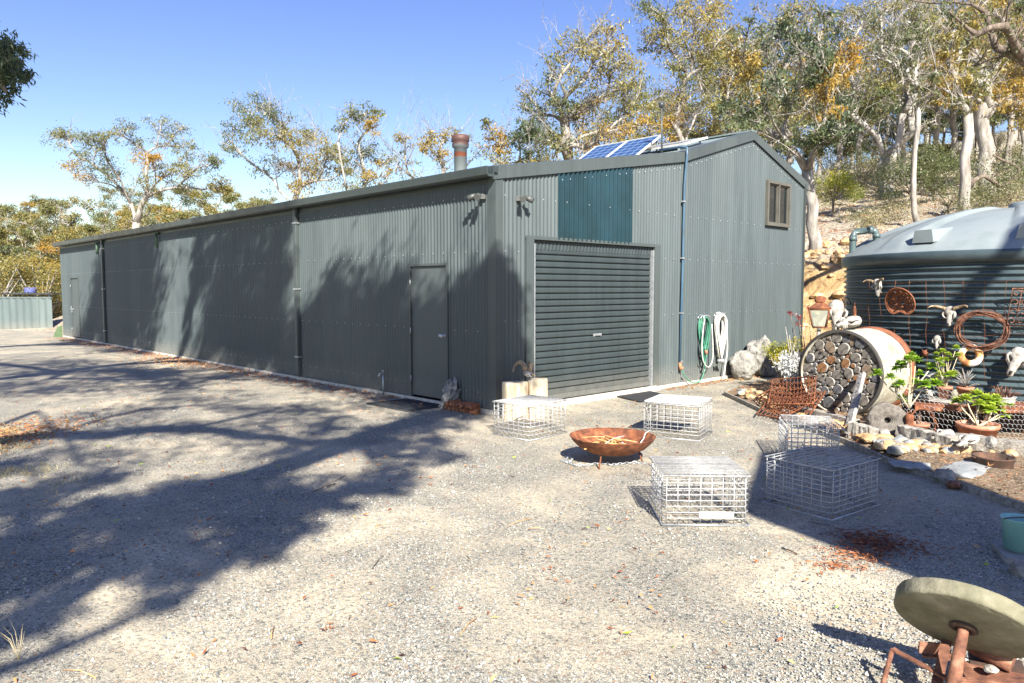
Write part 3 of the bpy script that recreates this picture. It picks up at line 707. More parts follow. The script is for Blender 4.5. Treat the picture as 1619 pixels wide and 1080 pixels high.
# tin shelter up the slope
g = G(1490, 262); t = thing('tin_shelter', 'small open tin-roofed shelter among the trees up the hill', 'shelter', g)
c0 = g
mb = MB()
n = 36
vs = []
for i in range(n + 1):
    x = -1.6 + 3.2 * i / n; o = .03 * math.cos(i * math.pi); vs += [c0 + Vector((x, -1.2, 1.9 + o)), c0 + Vector((x, 1.2, 2.35 + o))]
mb.add(vs, [(2 * j, 2 * j + 2, 2 * j + 3, 2 * j + 1) for j in range(n)]); mb.build('roof', M['galv'], t)
for dx in (-1.45, 1.45):
    for dy in (-1.05, 1.05):
        mb = MB(); mb.tube([c0 + Vector((dx, dy, -.3)), c0 + Vector((dx, dy, 2.05 + .18 * dy))], .06, 6); mb.build('post', M['bark_brown'], t)
mb = MB(); mb.box(c0 + Vector((0, 1.0, .8)), (2.8, .06, 1.5)); mb.build('back_boards', M['rust_dark'], t)
# ================================================================== OBJECTS IN THE YARD
rnd = random.Random(7)
def rv(s=1.0): return Vector((rnd.uniform(-s, s), rnd.uniform(-s, s), rnd.uniform(-s, s)))
Zv = Vector((0, 0, 1))

def basket(cx, cy, ang, a, b, h, label, solid_lid=None, plate=None, lidoff=0, dense=0, nx=7, ny=7, nz=8):
    t = thing('wire_basket', label, 'wire basket', (cx, cy, 0), 'galvanised wire baskets used as seats round the fire bowl')
    m = Matrix.Rotation(ang, 3, 'Z'); O = Vector((cx, cy, 0)); jr = random.Random(int(cx * 100))
    P = lambda x, y, z: O + m @ Vector((x, y, z)); r = .0041
    x0, y0 = a / 2, b / 2
    sides = MB()
    for k in range(1, nz):                      # horizontal hoops, rounded at the corners, each a little out of true
        z = .012 + (h - .02) * k / nz; j = jr.uniform(-.006, .006); c = .03; e = jr.uniform(0, .006)
        X, Y = x0 + e, y0 + e
        sides.tube([P(-X + c, -Y, z), P(X - c, -Y, z), P(X, -Y + c, z + j), P(X, Y - c, z + j), P(X - c, Y, z), P(-X + c, Y, z), P(-X, Y - c, z - j), P(-X, -Y + c, z - j)], r, 4, closed=True)
    for k in range(nx + 1):
        x = -x0 + .02 + (a - .04) * k / nx
        for y in (-y0, y0): sides.tube([P(x, y, .006), P(x + jr.uniform(-.004, .004), y, h - .004)], r, 4)
    for k in range(1, ny):
        y = -y0 + b * k / ny
        for x in (-x0, x0): sides.tube([P(x, y, .006), P(x, y + jr.uniform(-.004, .004), h - .004)], r, 4)
    sides.build('wire_sides', M['wire'], t)
    mb = MB(); mb.tube([P(-x0 - .012, -y0 - .012, .008), P(x0 + .012, -y0 - .012, .008), P(x0 + .012, y0 + .012, .008), P(-x0 - .012, y0 + .012, .008)], .007, 5, closed=True)
    mb.build('base_rim', M['galv'], t)
    mb = MB(); L = m @ Vector((lidoff, lidoff * .4, 0)); q = .008
    cs = [P(-x0 - q, -y0 - q, h) + L, P(x0 + q, -y0 - q, h) + L, P(x0 + q, y0 + q, h) + L, P(-x0 - q, y0 + q, h) + L]
    mb.tube(cs, .006, 5, closed=True)
    if dense:
        for k in range(1, dense):
            f = k / dense; mb.tube([cs[0].lerp(cs[1], f) + Vector((0, 0, .01)), cs[3].lerp(cs[2], f) + Vector((0, 0, .01))], r * .5, 3); mb.tube([cs[0].lerp(cs[3], f) + Vector((0, 0, .012)), cs[1].lerp(cs[2], f) + Vector((0, 0, .012))], r * .5, 3)
    for k in range(1, nx + 2):
        f = k / (nx + 2); mb.tube([cs[0].lerp(cs[1], f), cs[3].lerp(cs[2], f)], r * .8, 4)
    for k in range(1, ny + 2):
        f = k / (ny + 2); mb.tube([cs[0].lerp(cs[3], f) + Vector((0, 0, .006)), cs[1].lerp(cs[2], f) + Vector((0, 0, .006))], r * .8, 4)
    mb.build('wire_lid', M['wire'], t)
    if solid_lid:
        mb = MB(); mb.box(P(0, 0, h + .022) + L, (a * .98, b * .98, .018), m, bev=.004); mb.build('board_top', solid_lid, t)
    if plate:
        f, z, wd, side = plate; mb = MB()
        mb.box(P(f * a, -y0 - .012, z) if side == 0 else P(-x0 - .012, f * b, z), (wd, .003, .05) if side == 0 else (.003, wd, .05), m); mb.build('name_plate', M['lid_white'], t)
    return t
def edge_ang(a, b): return math.atan2(b.y - a.y, b.x - a.x)
def from_corner(front, right, left):
    """front corner on the ground with its right and left neighbours -> centre, angle, sizes"""
    a, b = (right - front), (left - front)
    c = front + (a + b) / 2; return c.x, c.y, math.atan2(a.y, a.x), a.length, b.length
g = from_corner(W(830, 698.5), W(889, 685), W(786.5, 686))
basket(*g, .40, 'wire basket with mesh top in front of the pale log stumps', plate=None, nx=8, dense=26)
g = from_corner(W(1101, 699.5), W(1122, 685), W(1021, 688))
basket(g[0], g[1], g[2], g[3], g[4], .40, 'wire basket with a solid white top, between the fire bowl and the roller door', solid_lid=M['lid_white'], nx=7, ny=8)
basket(1.44, 5.74, R(-1), .62, .60, .375, 'sunlit wire basket with a white plate low on its front', plate=(.12, .085, .25, 0), nx=7, ny=7, dense=22)
g = from_corner(W(1306, 827), W(1375, 797.5), W(1221, 797))
basket(g[0], g[1], g[2] - R(5), .68, .58, .385, 'biggest looking wire basket, standing wholly in the shade', nx=7, ny=7, nz=9)
basket(3.06, 7.66, R(-12), .48, .76, .38, 'wire basket half in shade against the garden edging, its lid askew', plate=(-.1, .12, .22, 1), lidoff=.03, nx=7, ny=9)

# ---- fire bowl
FB = Vector((1.02, 7.52, 0))
t = thing('fire_bowl', 'wide shallow rusty steel fire bowl on three thin legs', 'fire pit', FB)
prof = [(0, .075), (.12, .080), (.24, .105), (.34, .155), (.41, .225), (.432, .262), (.436, .266), (.430, .268), (.405, .228), (.335, .162), (.235, .112), (.12, .088), (0, .083)]
mb = MB(); mb.lathe(prof, 56, FB); mb.build('bowl', M['rust'], t)
for px, py in ((947, 742), (1016.5, 732)):
    q = W(px, py); d = (q - FB); mb = MB(); mb.tube([q + Vector((0, 0, -.005)), FB + d * .86 + Zv * .115], .008, 6); mb.build('leg', M['rust'], t)
d = Vector((-.12, .29, 0)); mb = MB(); mb.tube([FB + d, FB + d * .86 + Zv * .115], .008, 6); mb.build('leg', M['rust'], t)
first = None
for i in range(34):
    a = rnd.uniform(0, 6.28); L = rnd.uniform(.14, .36); c = Vector((rnd.gauss(0, .09), rnd.gauss(0, .08), .13 + i * .0032))
    d = Vector((math.cos(a), math.sin(a) * .8, rnd.uniform(-.12, .12))).normalized() * L / 2
    n2 = Vector((-d.y, d.x, 0)).normalized() * rnd.uniform(-.02, .02)
    r = rnd.uniform(.004, .011); mb = MB()
    c = Vector((c.x, c.y, max(c.z, .12 + (c.x ** 2 + c.y ** 2) * 1.0)))
    mb.tube([FB + c - d, FB + c + n2 + Vector((0, 0, .008)), FB + c + d], [r, r * 1.1, r * .7], 5, smooth=False)
    pale = i in (3, 9, 15, 20, 26, 31)
    single(mb, 'kindling_stick', M['greywood'] if pale else M['kindling'],
           'pale grey stick among the kindling in the fire bowl' if pale else 'split brown stick in the kindling heap in the fire bowl', 'stick', FB + c, 'sticks of kindling in the fire bowl')
mb = MB(); mb.tube([FB + Vector((.22, -.15, .17)), FB + Vector((.30, -.09, .25)), FB + Vector((.34, .03, .285)), FB + Vector((.40, .10, .30))], .006, 5)
single(mb, 'kindling_stick', M['lid_white'], 'bent white stick leaning over the right side of the fire bowl', 'stick', FB + Vector((.3, -.1, .2)), 'sticks of kindling in the fire bowl')
# chain lying under it
t = thing('steel_chain', 'galvanised chain lying on the gravel under the fire bowl', 'chain', W(945, 738))
pts = [W(x, y, .012) for x, y in ((889, 728), (900, 731), (905, 725), (898, 722), (894, 730), (910, 735), (930, 735), (950, 732), (966, 735), (985, 733), (1003, 731), (1020, 733), (1036, 736))]
path = []
for a, b in zip(pts[:-1], pts[1:]):
    n = max(1, int((b - a).length / .034))
    path += [a.lerp(b, k / n) for k in range(n)]
mb = MB()
for i, p in enumerate(path):
    nx_ = path[min(i + 1, len(path) - 1)] - path[max(i - 1, 0)]; x = nx_.normalized(); y = Vector((-x.y, x.x, 0)); z = Zv
    if i % 2: y, z = z * .8 + y * .4, -y
    mb.tube([p + x * .026 * math.cos(q) + y * .013 * math.sin(q) for q in np.linspace(0, 2 * math.pi, 8, endpoint=False)], .0042, 4, closed=True)
mb.build('links', M['galv'], t)

# ---- stumps and ram skull beside the roller door
def rough_log(c, r, h, seed, label, mat=None, cat='stump', square=.0):
    mb = MB(); rr = random.Random(seed); ph = [rr.uniform(0, 6.28) for _ in range(6)]
    def mod(q, z): return 1 + .07 * math.sin(2 * q + ph[0]) + .05 * math.sin(3 * q + ph[1]) + .03 * math.sin(7 * q + ph[2] + z * 3) + .02 * math.sin(13 * q + ph[3])
    zs = [0, .02, h * .25, h * .5, h * .75, h - .015, h]
    mb.lathe([(r * (1.04 if z < .05 else 1 if z < h - .01 else .96), z) for z in zs] + [(r * .5, h + .004), (0, h)], 36, c, mod=mod)
    return single(mb, 'log_stump', mat or M['palewood'], label, cat, Vector(c))
rough_log(W(815, 664) + Vector((0, .08, 0)), .165, .50, 1, 'broad pale upright log stump nearer the shed corner, under the horned skull')
rough_log(W(848, 661) + Vector((.02, .05, 0)), .135, .53, 2, 'narrower pale upright log stump nearer the roller door', M['palewood'])

def loft(mb, secs, seg=14, smooth=True):
    """secs: list of (centre, xaxis, zaxis, halfwidth, halfheight, pinch)"""
    vs = []; n = len(secs)
    for c, ax, az, hw, hh, pn in secs:
        for k in range(seg):
            q = 2 * math.pi * k / seg; cx, sx = math.cos(q), math.sin(q)
            e = 1 - pn * abs(math.sin(2 * q)) * .0 - pn * (1 if (abs(cx) > .6 and sx > -.2) else 0)
            vs.append(c + ax * hw * cx * e + az * hh * sx)
    fs = [(i * seg + k, i * seg + (k + 1) % seg, (i + 1) * seg + (k + 1) % seg, (i + 1) * seg + k) for i in range(n - 1) for k in range(seg)]
    fs += [tuple(range(seg - 1, -1, -1)), tuple((n - 1) * seg + k for k in range(seg))]
    mb.add(vs, fs, smooth)
def skull(name, label, pos, snout, up, L, horns=None, hl=0, group=None, mat='bone'):
    """animal skull: snout direction, up (forehead) direction, length L"""
    sn = Vector(snout).normalized(); up = Vector(up); up = (up - sn * up.dot(sn)).normalized(); ax = sn.cross(up)
    t = thing(name, label, 'skull', Vector(pos), group)
    p = Vector(pos); mb = MB()
    prof = [(-.48, .10, .09, 0), (-.44, .19, .15, 0), (-.34, .24, .19, 0), (-.22, .25, .19, 0), (-.14, .27, .18, .0), (-.07, .25, .165, .28), (0, .22, .155, .34), (.08, .17, .14, .05), (.2, .125, .115, 0), (.34, .095, .09, 0), (.44, .085, .07, 0), (.50, .05, .045, 0)]
    loft(mb, [(p + sn * L * a + up * L * (-.03 * (a + .5)), ax, up, L * b, L * c, pn) for a, b, c, pn in prof])
    for s in (-1, 1):                                   # brow ridge and cheek arch
        mb.tube([p + sn * L * .10 + ax * s * L * .16 + up * L * .04, p + ax * s * L * .25 + up * L * .09 + sn * L * .01, p - sn * L * .10 + ax * s * L * .28 + up * L * .10, p - sn * L * .22 + ax * s * L * .24 + up * L * .06], [L * .03, L * .04, L * .042, L * .03], 6)
        mb.tube([p + sn * L * .12 + ax * s * L * .15 - up * L * .05, p + ax * s * L * .25 - up * L * .07, p - sn * L * .16 + ax * s * L * .26 - up * L * .05, p - sn * L * .26 + ax * s * L * .22], [L * .03, L * .028, L * .025, L * .02], 6)
        for k in range(4): mb.tube([p + sn * L * (.06 + .07 * k) + ax * s * L * .10 - up * L * .08, p + sn * L * (.06 + .07 * k) + ax * s * L * .10 - up * L * .16], L * .024, 5)
    mb.v = [tuple(Vector(v) + Vector((noise.noise(Vector(v) * 22 / L * .3), noise.noise(Vector(v) * 22 / L * .3 + Vector((5, 0, 0))), noise.noise(Vector(v) * 22 / L * .3 + Vector((0, 5, 0))))) * L * .03) for v in mb.v]
    mb.build('cranium', M[mat], t)
    for s in (-1, 1): mb = MB(); mb.lathe([(0, 0), (L * .072, L * .004), (L * .06, L * .02), (0, L * .025)], 10, p + sn * L * -.01 + ax * s * L * .165 + up * L * .035, Matrix((sn, up, ax * s)).transposed()); mb.build('eye_socket', M['socket'], t)
    mb = MB(); mb.tube([p + sn * L * .36 + up * L * .085, p + sn * L * .47 + up * L * .055], [L * .045, L * .03], 8)
    mb.build('nose_hollow', M['socket'], t)
    if horns == 'curl':
        for s in (-1, 1):
            o = p - sn * L * .32 + ax * s * L * .14 + up * L * .14; pts = []; rs = []
            for i in range(20):
                q = i / 19; an = q * 5.0; rad = hl * (.52 - .22 * q)
                pts.append(o + up * (math.sin(an) * rad) + (-sn) * ((1 - math.cos(an)) * rad) + ax * s * (hl * .75 * q)); rs.append(hl * .17 * (1 - q) ** .8 + .006)
            mb = MB(); mb.tube(pts, rs, 8); mb.build('horn', M['horn'], t)
    elif horns == 'out':
        for s in (-1, 1):
            o = p - sn * L * .34 + ax * s * L * .16 + up * L * .10; pts = []; rs = []
            for i in range(12):
                q = i / 11; pts.append(o + ax * s * hl * math.sin(q * 1.5) + (-sn) * hl * (.25 * math.sin(q * 2.6) - .1 * q) + up * hl * .35 * q * q); rs.append(hl * .11 * (1 - q) + .005)
            mb = MB(); mb.tube(pts, rs, 8); mb.build('horn', M['horn'], t)
    return t
s0 = W(826, 661) + Vector((.06, .0, 0))
skull('ram_skull', 'ram skull with big curled brown horns lying on the log stumps', s0 + Vector((.02, 0, .60)), (.35, -.75, -.15), (.1, .25, 1), .21, 'curl', .19)

# ---- driftwood, firewood, mats, tap
def knotty(name, label, cat, c, size, seed, mat, rough=.5, freq=2.2, sub_=5, group=None, lean=(0, 0, 0), cut=.0):
    import bmesh
    bm = bmesh.new(); bmesh.ops.create_icosphere(bm, subdivisions=sub_, radius=1)
    off = Vector((seed * 7.3, seed * 3.1, seed))
    for v in bm.verts:
        d = v.co.normalized()
        n1 = noise.fractal(d * freq + off, 1.0, 2.1, 5); n2 = abs(noise.noise(d * freq * 2.3 + off * 2))
        f = 1 + rough * n1 - rough * .5 * (max(0, .25 - n2) * 2)
        v.co = Vector((d.x * f * size[0] / 2, d.y * f * size[1] / 2, (d.z * f * .5 + .44) * size[2]))
        v.co += Vector(lean) * v.co.z
        if v.co.z < .0: v.co.z = 0
    vs = [v.co + Vector(c) for v in bm.verts]; bm.verts.index_update(); fs = [[v.index for v in f.verts] for f in bm.faces]; bm.free()
    mb = MB(); mb.add(vs, fs, True); return single(mb, name, mat, label, cat, Vector(c), group)
knotty('driftwood_stump', 'tall grey weathered driftwood stump leaning at the right of the side door', 'driftwood', B(.86, -.16), (.24, .22, .42), 3, M['greywood'], .9, 2.6, lean=(.2, .1, 0))
for i in range(15):
    q = i % 8; lay = i // 8; u = .78 - q * .082 - lay * .03; L = rnd.uniform(.16, .22); s = rnd.uniform(.036, .05)
    c = B(u, -.17 - .01 * lay + rnd.uniform(-.015, .015), .04 + lay * .062); tw = rnd.uniform(-.25, .25) + (.5 if i in (6, 7) else 0)
    ax = (V + U * tw).normalized(); up = Zv; sd = ax.cross(up); rot = rnd.uniform(0, 6.28); vs = []
    for e in (-L / 2, L / 2):
        for k in range(3):
            q3 = rot + k * 2.094; vs.append(c + ax * e + (sd * math.cos(q3) + up * math.sin(q3)) * s)
    lo = min(v.z for v in vs)
    if lay == 0: vs = [v - Vector((0, 0, lo)) for v in vs]
    mb = MB(); mb.add(vs, [(2, 1, 0), (3, 4, 5), (0, 1, 4, 3), (1, 2, 5, 4), (2, 0, 3, 5)])
    single(mb, 'firewood_piece', M['brown_kind'], 'split reddish brown firewood piece in the low stack by the shed corner', 'firewood', c, 'split firewood pieces stacked by the shed corner')
def mesh_mat(corners, nx_, ny_, r, mat, name, label, cat, z=.02, frame=.008):
    mb = MB(); a, b, c, d = [Vector(p) + Vector((0, 0, z)) for p in corners]
    mb.tube([a, b, c, d], frame, 5, closed=True)
    for i in range(1, nx_): f = i / nx_; mb.tube([a.lerp(b, f), d.lerp(c, f)], r, 3, cap=False)
    for i in range(1, ny_): f = i / ny_; mb.tube([a.lerp(d, f), b.lerp(c, f)], r, 3, cap=False)
    return single(mb, name, mat, label, cat, W(0, 800) * 0 + a)
mesh_mat([B(.98, -.10), B(1.98, -.10), B(2.0, -.82), B(1.0, -.80)], 40, 26, .004, M['dark'], 'door_grate', 'dark metal boot-scraper grate on the ground before the side door', 'door mat', .018)
mb = MB(); a_, b_, c_, d_ = W(975, 628), W(1012, 637), W(1062, 628), W(1028, 620); vs = [p + Vector((0, 0, z)) for z in (.006, .022) for p in (a_, b_, c_, d_)]
mb.add(vs, [(4, 5, 6, 7), (0, 1, 5, 4), (1, 2, 6, 5), (2, 3, 7, 6), (3, 0, 4, 7)]); single(mb, 'rubber_mat', M['black'], 'flat black rubber mat lying in front of the roller door', 'mat', a_)
c = B(2.62, -.10)
t = thing('garden_tap', 'small standpipe tap against the long wall, left of the side door', 'tap', c)
mb = MB(); mb.tube([c, c + Zv * .36], .014, 7); mb.build('standpipe', M['galv'], t)
mb = MB(); mb.tube([c + Zv * .35, c + Zv * .37 - V * .06, c + Zv * .33 - V * .09], .014, 7); mb.tube([c + Zv * .37, c + Zv * .42], .008, 6); mb.tube([c + Zv * .42 - U * .03, c + Zv * .42 + U * .03], .007, 6); mb.build('spout', M['galv'], t)
mb = MB(); mb.add([B(LU - .05, -.06, .0), B(LU + .16, -.28, .0), B(LU + .08, -.16, .36), B(LU - .02, -.05, .42), B(LU + .0, -.10, .0), B(LU + .19, -.31, 0), B(LU + .11, -.19, .36), B(LU + .03, -.09, .42)], [(0, 1, 2, 3), (7, 6, 5, 4), (0, 4, 5, 1), (1, 5, 6, 2), (2, 6, 7, 3), (3, 7, 4, 0)])
single(mb, 'green_board', M['green_paint'], 'small green board leaning on the far end of the shed wall', 'board', B(LU, -.1))

# ---- hoses on the end wall
def hose(pts, r, mb, seg=7):
    """smooth a list of control points"""
    out = []; n = len(pts)
    for i in range(n - 1):
        p0, p1, p2, p3 = pts[max(i - 1, 0)], pts[i], pts[i + 1], pts[min(i + 2, n - 1)]
        for k in range(6):
            q = k / 6; out.append(.5 * ((2 * p1) + (p2 - p0) * q + (2 * p0 - 5 * p1 + 4 * p2 - p3) * q * q + (3 * p1 - p0 - 3 * p2 + p3) * q ** 3))
    out.append(pts[-1]); mb.tube(out, r, seg)
def coil(v, ztop, zbots, wd, off0, r, tailpts=None):
    mb = MB(); 
    for j, zb in enumerate(zbots):
        hw = wd * rnd.uniform(.75, 1.05); sh = rnd.uniform(-.03, .03); o = off0 + .018 * j; zt = ztop - .01 * j
        loop = []
        for k in range(14):
            q = 2 * math.pi * k / 14; x = math.sin(q) * hw * (.75 + .25 * math.cos(q)) ; zc = (zt + zb) / 2; zz = zc + math.cos(q) * (zt - zb) / 2
            loop.append(B(-o - .02 * math.sin(q * 2), v + x + sh * (1 - math.cos(q)) / 2, zz))
        out = []
        n = len(loop)
        for i in range(n):
            p0, p1, p2, p3 = loop[i - 1], loop[i], loop[(i + 1) % n], loop[(i + 2) % n]
            for k in range(4):
                q = k / 4; out.append(.5 * ((2 * p1) + (p2 - p0) * q + (2 * p0 - 5 * p1 + 4 * p2 - p3) * q * q + (3 * p1 - p0 - 3 * p2 + p3) * q ** 3))
        mb.tube(out, r, 7, closed=True)
    return mb
def hanger(t, v, z):
    mb = MB(); pts = [B(-.03 - .0, v + .10 * math.sin(q), z - .04 + .07 * math.cos(q)) for q in np.linspace(-1.7, 1.7, 9)]
    for o in (0, .06, .12): mb.tube([p - U * o for p in pts], .008, 5)
    for p in (pts[2], pts[6]): mb.tube([p, p - U * .13], .012, 5)
    mb.build('hanger', M['galv'], t)
t = thing('garden_hose', 'coiled green garden hose hanging beside the blue pipe', 'hose', B(-.1, 5.15, .25), 'coiled hoses on the shed end wall')
mb = coil(5.15, 1.26, (.50, .42, .36, .60, .30), .17, .07, .011)
hose([B(-.08, 4.45, .34), B(-.10, 4.52, .20), B(-.12, 4.72, .06), B(-.13, 4.95, .04), B(-.12, 5.12, .16), B(-.10, 5.22, .40), B(-.12, 5.2, .6)], .011, mb)
mb.build('hose_coil', M['hose_green'], t); hanger(t, 5.15, 1.24)
mb = MB(); hose([B(-.17, 5.05, 1.2), B(-.17, 4.98, .8), B(-.17, 5.02, .45), B(-.17, 5.22, .30), B(-.17, 5.36, .5), B(-.17, 5.30, 1.1)], .009, mb); mb.build('pale_loop', M['hose_white'], t)
mb = MB(); mb.tube([B(-.18, 5.1, .62), B(-.18, 5.12, .55)], .025, 8); mb.build('nozzle', M['terracotta'], t)
t = thing('garden_hose', 'thick coiled cream-white hose hanging nearer the boulders', 'hose', B(-.1, 5.7, .3), 'coiled hoses on the shed end wall')
mb = coil(5.70, 1.30, (.46, .56, .40, .66, .50, .44), .17, .07, .017)
hose([B(-.15, 5.86, 1.1), B(-.15, 5.90, .6), B(-.15, 5.84, .3), B(-.14, 5.80, .05)], .014, mb); mb.build('hose_coil', M['hose_white'], t); hanger(t, 5.70, 1.27)
mb = MB()
for dx in (-.08, 0, .06): mb.tube([B(-.2, 5.6 + dx, .42), B(-.2, 5.63 + dx, .36 - dx * .2)], .03, 8)
mb.build('hose_fitting', M['galv'], t)

# ---- two boulder-like weathered root balls
knotty('pale_boulder', 'squat pale weathered boulder leaning on the wall below the white hose', 'boulder', B(-.32, 6.22), (.52, .42, .60), 11, M['rock'], .20, 1.1)
knotty('pale_boulder', 'taller two-toned weathered boulder, right of the squat pale one', 'boulder', B(-.34, 7.0), (.58, .48, .84), 14, M['rock'], .34, 1.2, lean=(-.08, 0, 0))

# ================================================================== GARDEN BED
# log-filled steel culvert
ca, cr, cl = R(51), .575, .92
ax = Vector((math.sin(ca), math.cos(ca), 0)); fc = Vector((4.46, 10.15, cr + .03))
t = thing('culvert_drum', 'short wide corrugated steel pipe lying on its side and packed with logs', 'steel pipe', Vector((fc.x, fc.y, .03)))
m3 = Matrix((Vector((ax.y, -ax.x, 0)), Zv * 1, ax)).transposed()
sdv = Vector((ax.y, -ax.x, 0))
pr = [(cr + .02, 0), (cr + .02, .02)]; z = .02
while z < cl: pr.append((cr + .012 * math.sin(2 * math.pi * z / .075), z)); z += .0094
pr += [(cr + .02, cl), (cr - .01, cl)]
inner = [(cr - .02, cl), (cr - .02, 0), (cr + .02, 0)]
mb = MB(); mb.lathe(pr, 72, fc, m3); mb.lathe(inner, 72, fc, m3); mb.build('pipe_shell', M['cullvert'], t)
mb = MB(); mb.lathe([(cr + .005, cl - .10), (cr + .03, cl - .09), (cr + .035, cl + .01), (cr - .005, cl + .01)], 72, fc, m3); mb.build('rear_band', M['orange_edge'], t)
mb = MB(); mb.lathe([(cr - .018, -.008), (cr + .022, -.008), (cr + .022, .008)], 72, fc, m3); mb.build('front_rim', M['rim_dark'], t)
# pack circles of many sizes
circ = []; rr = random.Random(5)
for rmin, rmax, tries in ((.062, .085, 300), (.050, .070, 700), (.040, .055, 1500), (.030, .042, 3000), (.021, .032, 5000), (.014, .022, 6000)):
    for _ in range(tries):
        q = rr.uniform(0, 6.283); d = math.sqrt(rr.random()) * (cr - .03); x, y = d * math.cos(q), d * math.sin(q)
        r = min([cr - .025 - d, rr.uniform(rmin, rmax)] + [math.hypot(x - a, y - b) - c for a, b, c in circ])
        if r >= rmin and len(circ) < 260: circ.append((x, y, r * 1.03))
GRP = 'logs packed end-on in the steel pipe'
for i, (x, y, r) in enumerate(circ):
    dep = rr.uniform(.012, .045); q = rr.random(); kind = 'grey' if q < .62 else 'dark' if q < .80 else 'tan' if q < .95 else 'orange'
    if r > .045 and abs(y + .05) < .22 and rr.random() < .22: kind = 'orange'
    c = fc + sdv * x + Zv * y + ax * dep
    mb = MB(); ph = rr.uniform(0, 6.28); e = rr.uniform(.04, .14); wob = lambda qq, z: 1 + e * math.sin(2 * qq + ph) + .04 * math.sin(5 * qq + ph)
    mb.cur = 0; mb.lathe([(0, -.001), (r * .5, 0), (r * .93, 0)], 14, (0, 0, 0), m3, mod=wob)
    mb.cur = 1; mb.lathe([(r * .93, 0), (r, .008), (r * .98, .25)], 14, (0, 0, 0), m3, mod=wob)
    o = mb.build('log', [M['end_' + kind], M['greywood']]); o.location = c
    size = 'thick' if r > .055 else 'thin' if r < .03 else 'medium'
    col = {'grey': 'grey', 'dark': 'dark grey', 'tan': 'tan', 'orange': 'orange-brown'}[kind]
    tag(o, f'{size} log with a {col} sawn end, packed in the steel pipe', 'log', GRP)
skull('cattle_skull', 'long bleached cattle skull lying on top of the log-filled pipe', fc + ax * .22 + Zv * (cr + .11) + sdv * -.02, (-.85, -.35, -.12), (0, 0, 1), .42)
t = skull('cattle_skull', 'bleached skull mounted upright on the post beside the lantern', D(1323, 499, 11.3), (-.05, -.25, -1), (.1, -1, .1), .48)
p = D(1323, 499, 11.3); mb = MB(); mb.tube([Vector((p.x + .02, p.y + .08, .0)), Vector((p.x, p.y + .06, p.z + .1))], .03, 7)
single(mb, 'timber_post', M['greywood'], 'grey timber post carrying a bleached skull behind the log pipe', 'post', Vector((p.x, p.y + .08, .04)))
# lantern on a leaning stick
p = D(1296, 499, 11.2); t = thing('rusty_lantern', 'rusty orange four-sided garden lantern with glass panes, on a post', 'lantern', Vector((p.x, p.y, p.z - .18)))
q4 = lambda r, z, a0=R(20): [Vector((p.x + r * math.cos(a0 + k * math.pi / 2), p.y + r * math.sin(a0 + k * math.pi / 2), z)) for k in range(4)]
lo, hi, tp = q4(.125, p.z - .17), q4(.20, p.z + .10), q4(.22, p.z + .115)
mb = MB()
for k in range(4):
    mb.tube([lo[k], hi[k]], .013, 4); mb.tube([lo[k], lo[(k + 1) % 4]], .012, 4); mb.tube([hi[k], hi[(k + 1) % 4]], .014, 4)
mb.build('frame', M['rust'], t)
mb = MB(); r2 = q4(.07, p.z + .20); mb.add(tp + r2, [(0, 1, 5, 4), (1, 2, 6, 5), (2, 3, 7, 6), (3, 0, 4, 7), (4, 5, 6, 7), (3, 2, 1, 0)]); mb.lathe([(.075, p.z + .20), (.085, p.z + .27), (.03, p.z + .29), (0, p.z + .30)], 12, (p.x, p.y, 0)); mb.build('roof', M['rust'], t)
mb = MB(); mb.add([x * .97 + p * .03 for x in lo] + [x * .97 + p * .03 for x in hi], [(0, 1, 5, 4), (1, 2, 6, 5), (2, 3, 7, 6), (3, 0, 4, 7)])
m, n, b = nodes('dusty_glass'); b.inputs['Base Color'].default_value = (.45, .50, .42, 1); b.inputs['Roughness'].default_value = .25; b.inputs['Alpha'].default_value = .55; mb.build('pane', m, t)
mb = MB(); mb.tube([Vector((p.x - .12, p.y + .1, .05)), Vector((p.x - .02, p.y, p.z - .45)), Vector((p.x, p.y, p.z - .17))], [.045, .03, .03], 7)
single(mb, 'lantern_post', M['sleeper'], 'short crooked wooden post under the rusty lantern', 'post', Vector((p.x - .12, p.y + .1, .05)))
# bent scrap iron behind lantern
mb = MB()
for k in range(4): b0 = D(1316 + k * 5, 520, 11.9 + .1 * k); mb.tube([Vector((b0.x, b0.y, .1)), Vector((b0.x, b0.y, 1.45 + .12 * (k % 2))), Vector((b0.x + .08, b0.y, 1.62)), Vector((b0.x + .14, b0.y, 1.5))], .008, 5)
single(mb, 'scrap_iron', M['rust_dark'], 'tall thin rusted iron frame standing between bank and tank', 'scrap iron', D(1318, 560, 11.9))

# rusted bed-spring frames slumped on the corner
def spring_frame(o, ex, ey, n1, n2, label, seed, sag=.06):
    t = thing('spring_frame', label, 'bed springs', o, 'rusted spring frames heaped at the bed corner'); rs_ = random.Random(seed)
    nn = ex.cross(ey).normalized(); nn = nn if nn.z > 0 else -nn; mb = MB()
    mb.tube([o, o + ex, o + ex + ey, o + ey], .011, 5, closed=True); mb.build('rim', M['rust'], t); mb = MB()
    for i in range(n1 + 1):
        f = i / n1; mb.tube([o + ex * f + ey * g + nn * (-sag * math.sin(g * 3.14) * math.sin(f * 3.14) + rs_.uniform(-.008, .008)) for g in np.linspace(0, 1, 7)], .005, 4)
    for j in range(1, n2):
        g = j / n2; pts = []
        for k in range(n1 * 5 + 1):
            f = k / (n1 * 5); an = f * n1 * 2 * math.pi
            pts.append(o + ex * f + ey * (g + .018 * math.sin(an)) + nn * (.028 * math.cos(an) - sag * math.sin(g * 3.14) * math.sin(f * 3.14)))
        mb.tube(pts, .0055, 4)
    mb.build('spring_rows', M['rust'], t)
o = W(1196, 655, .06); spring_frame(o, W(1272, 668, .08) - o, W(1238, 606, .34) - o, 12, 7, 'rusted spring frame lying lowest at the corner of the bed', 3)
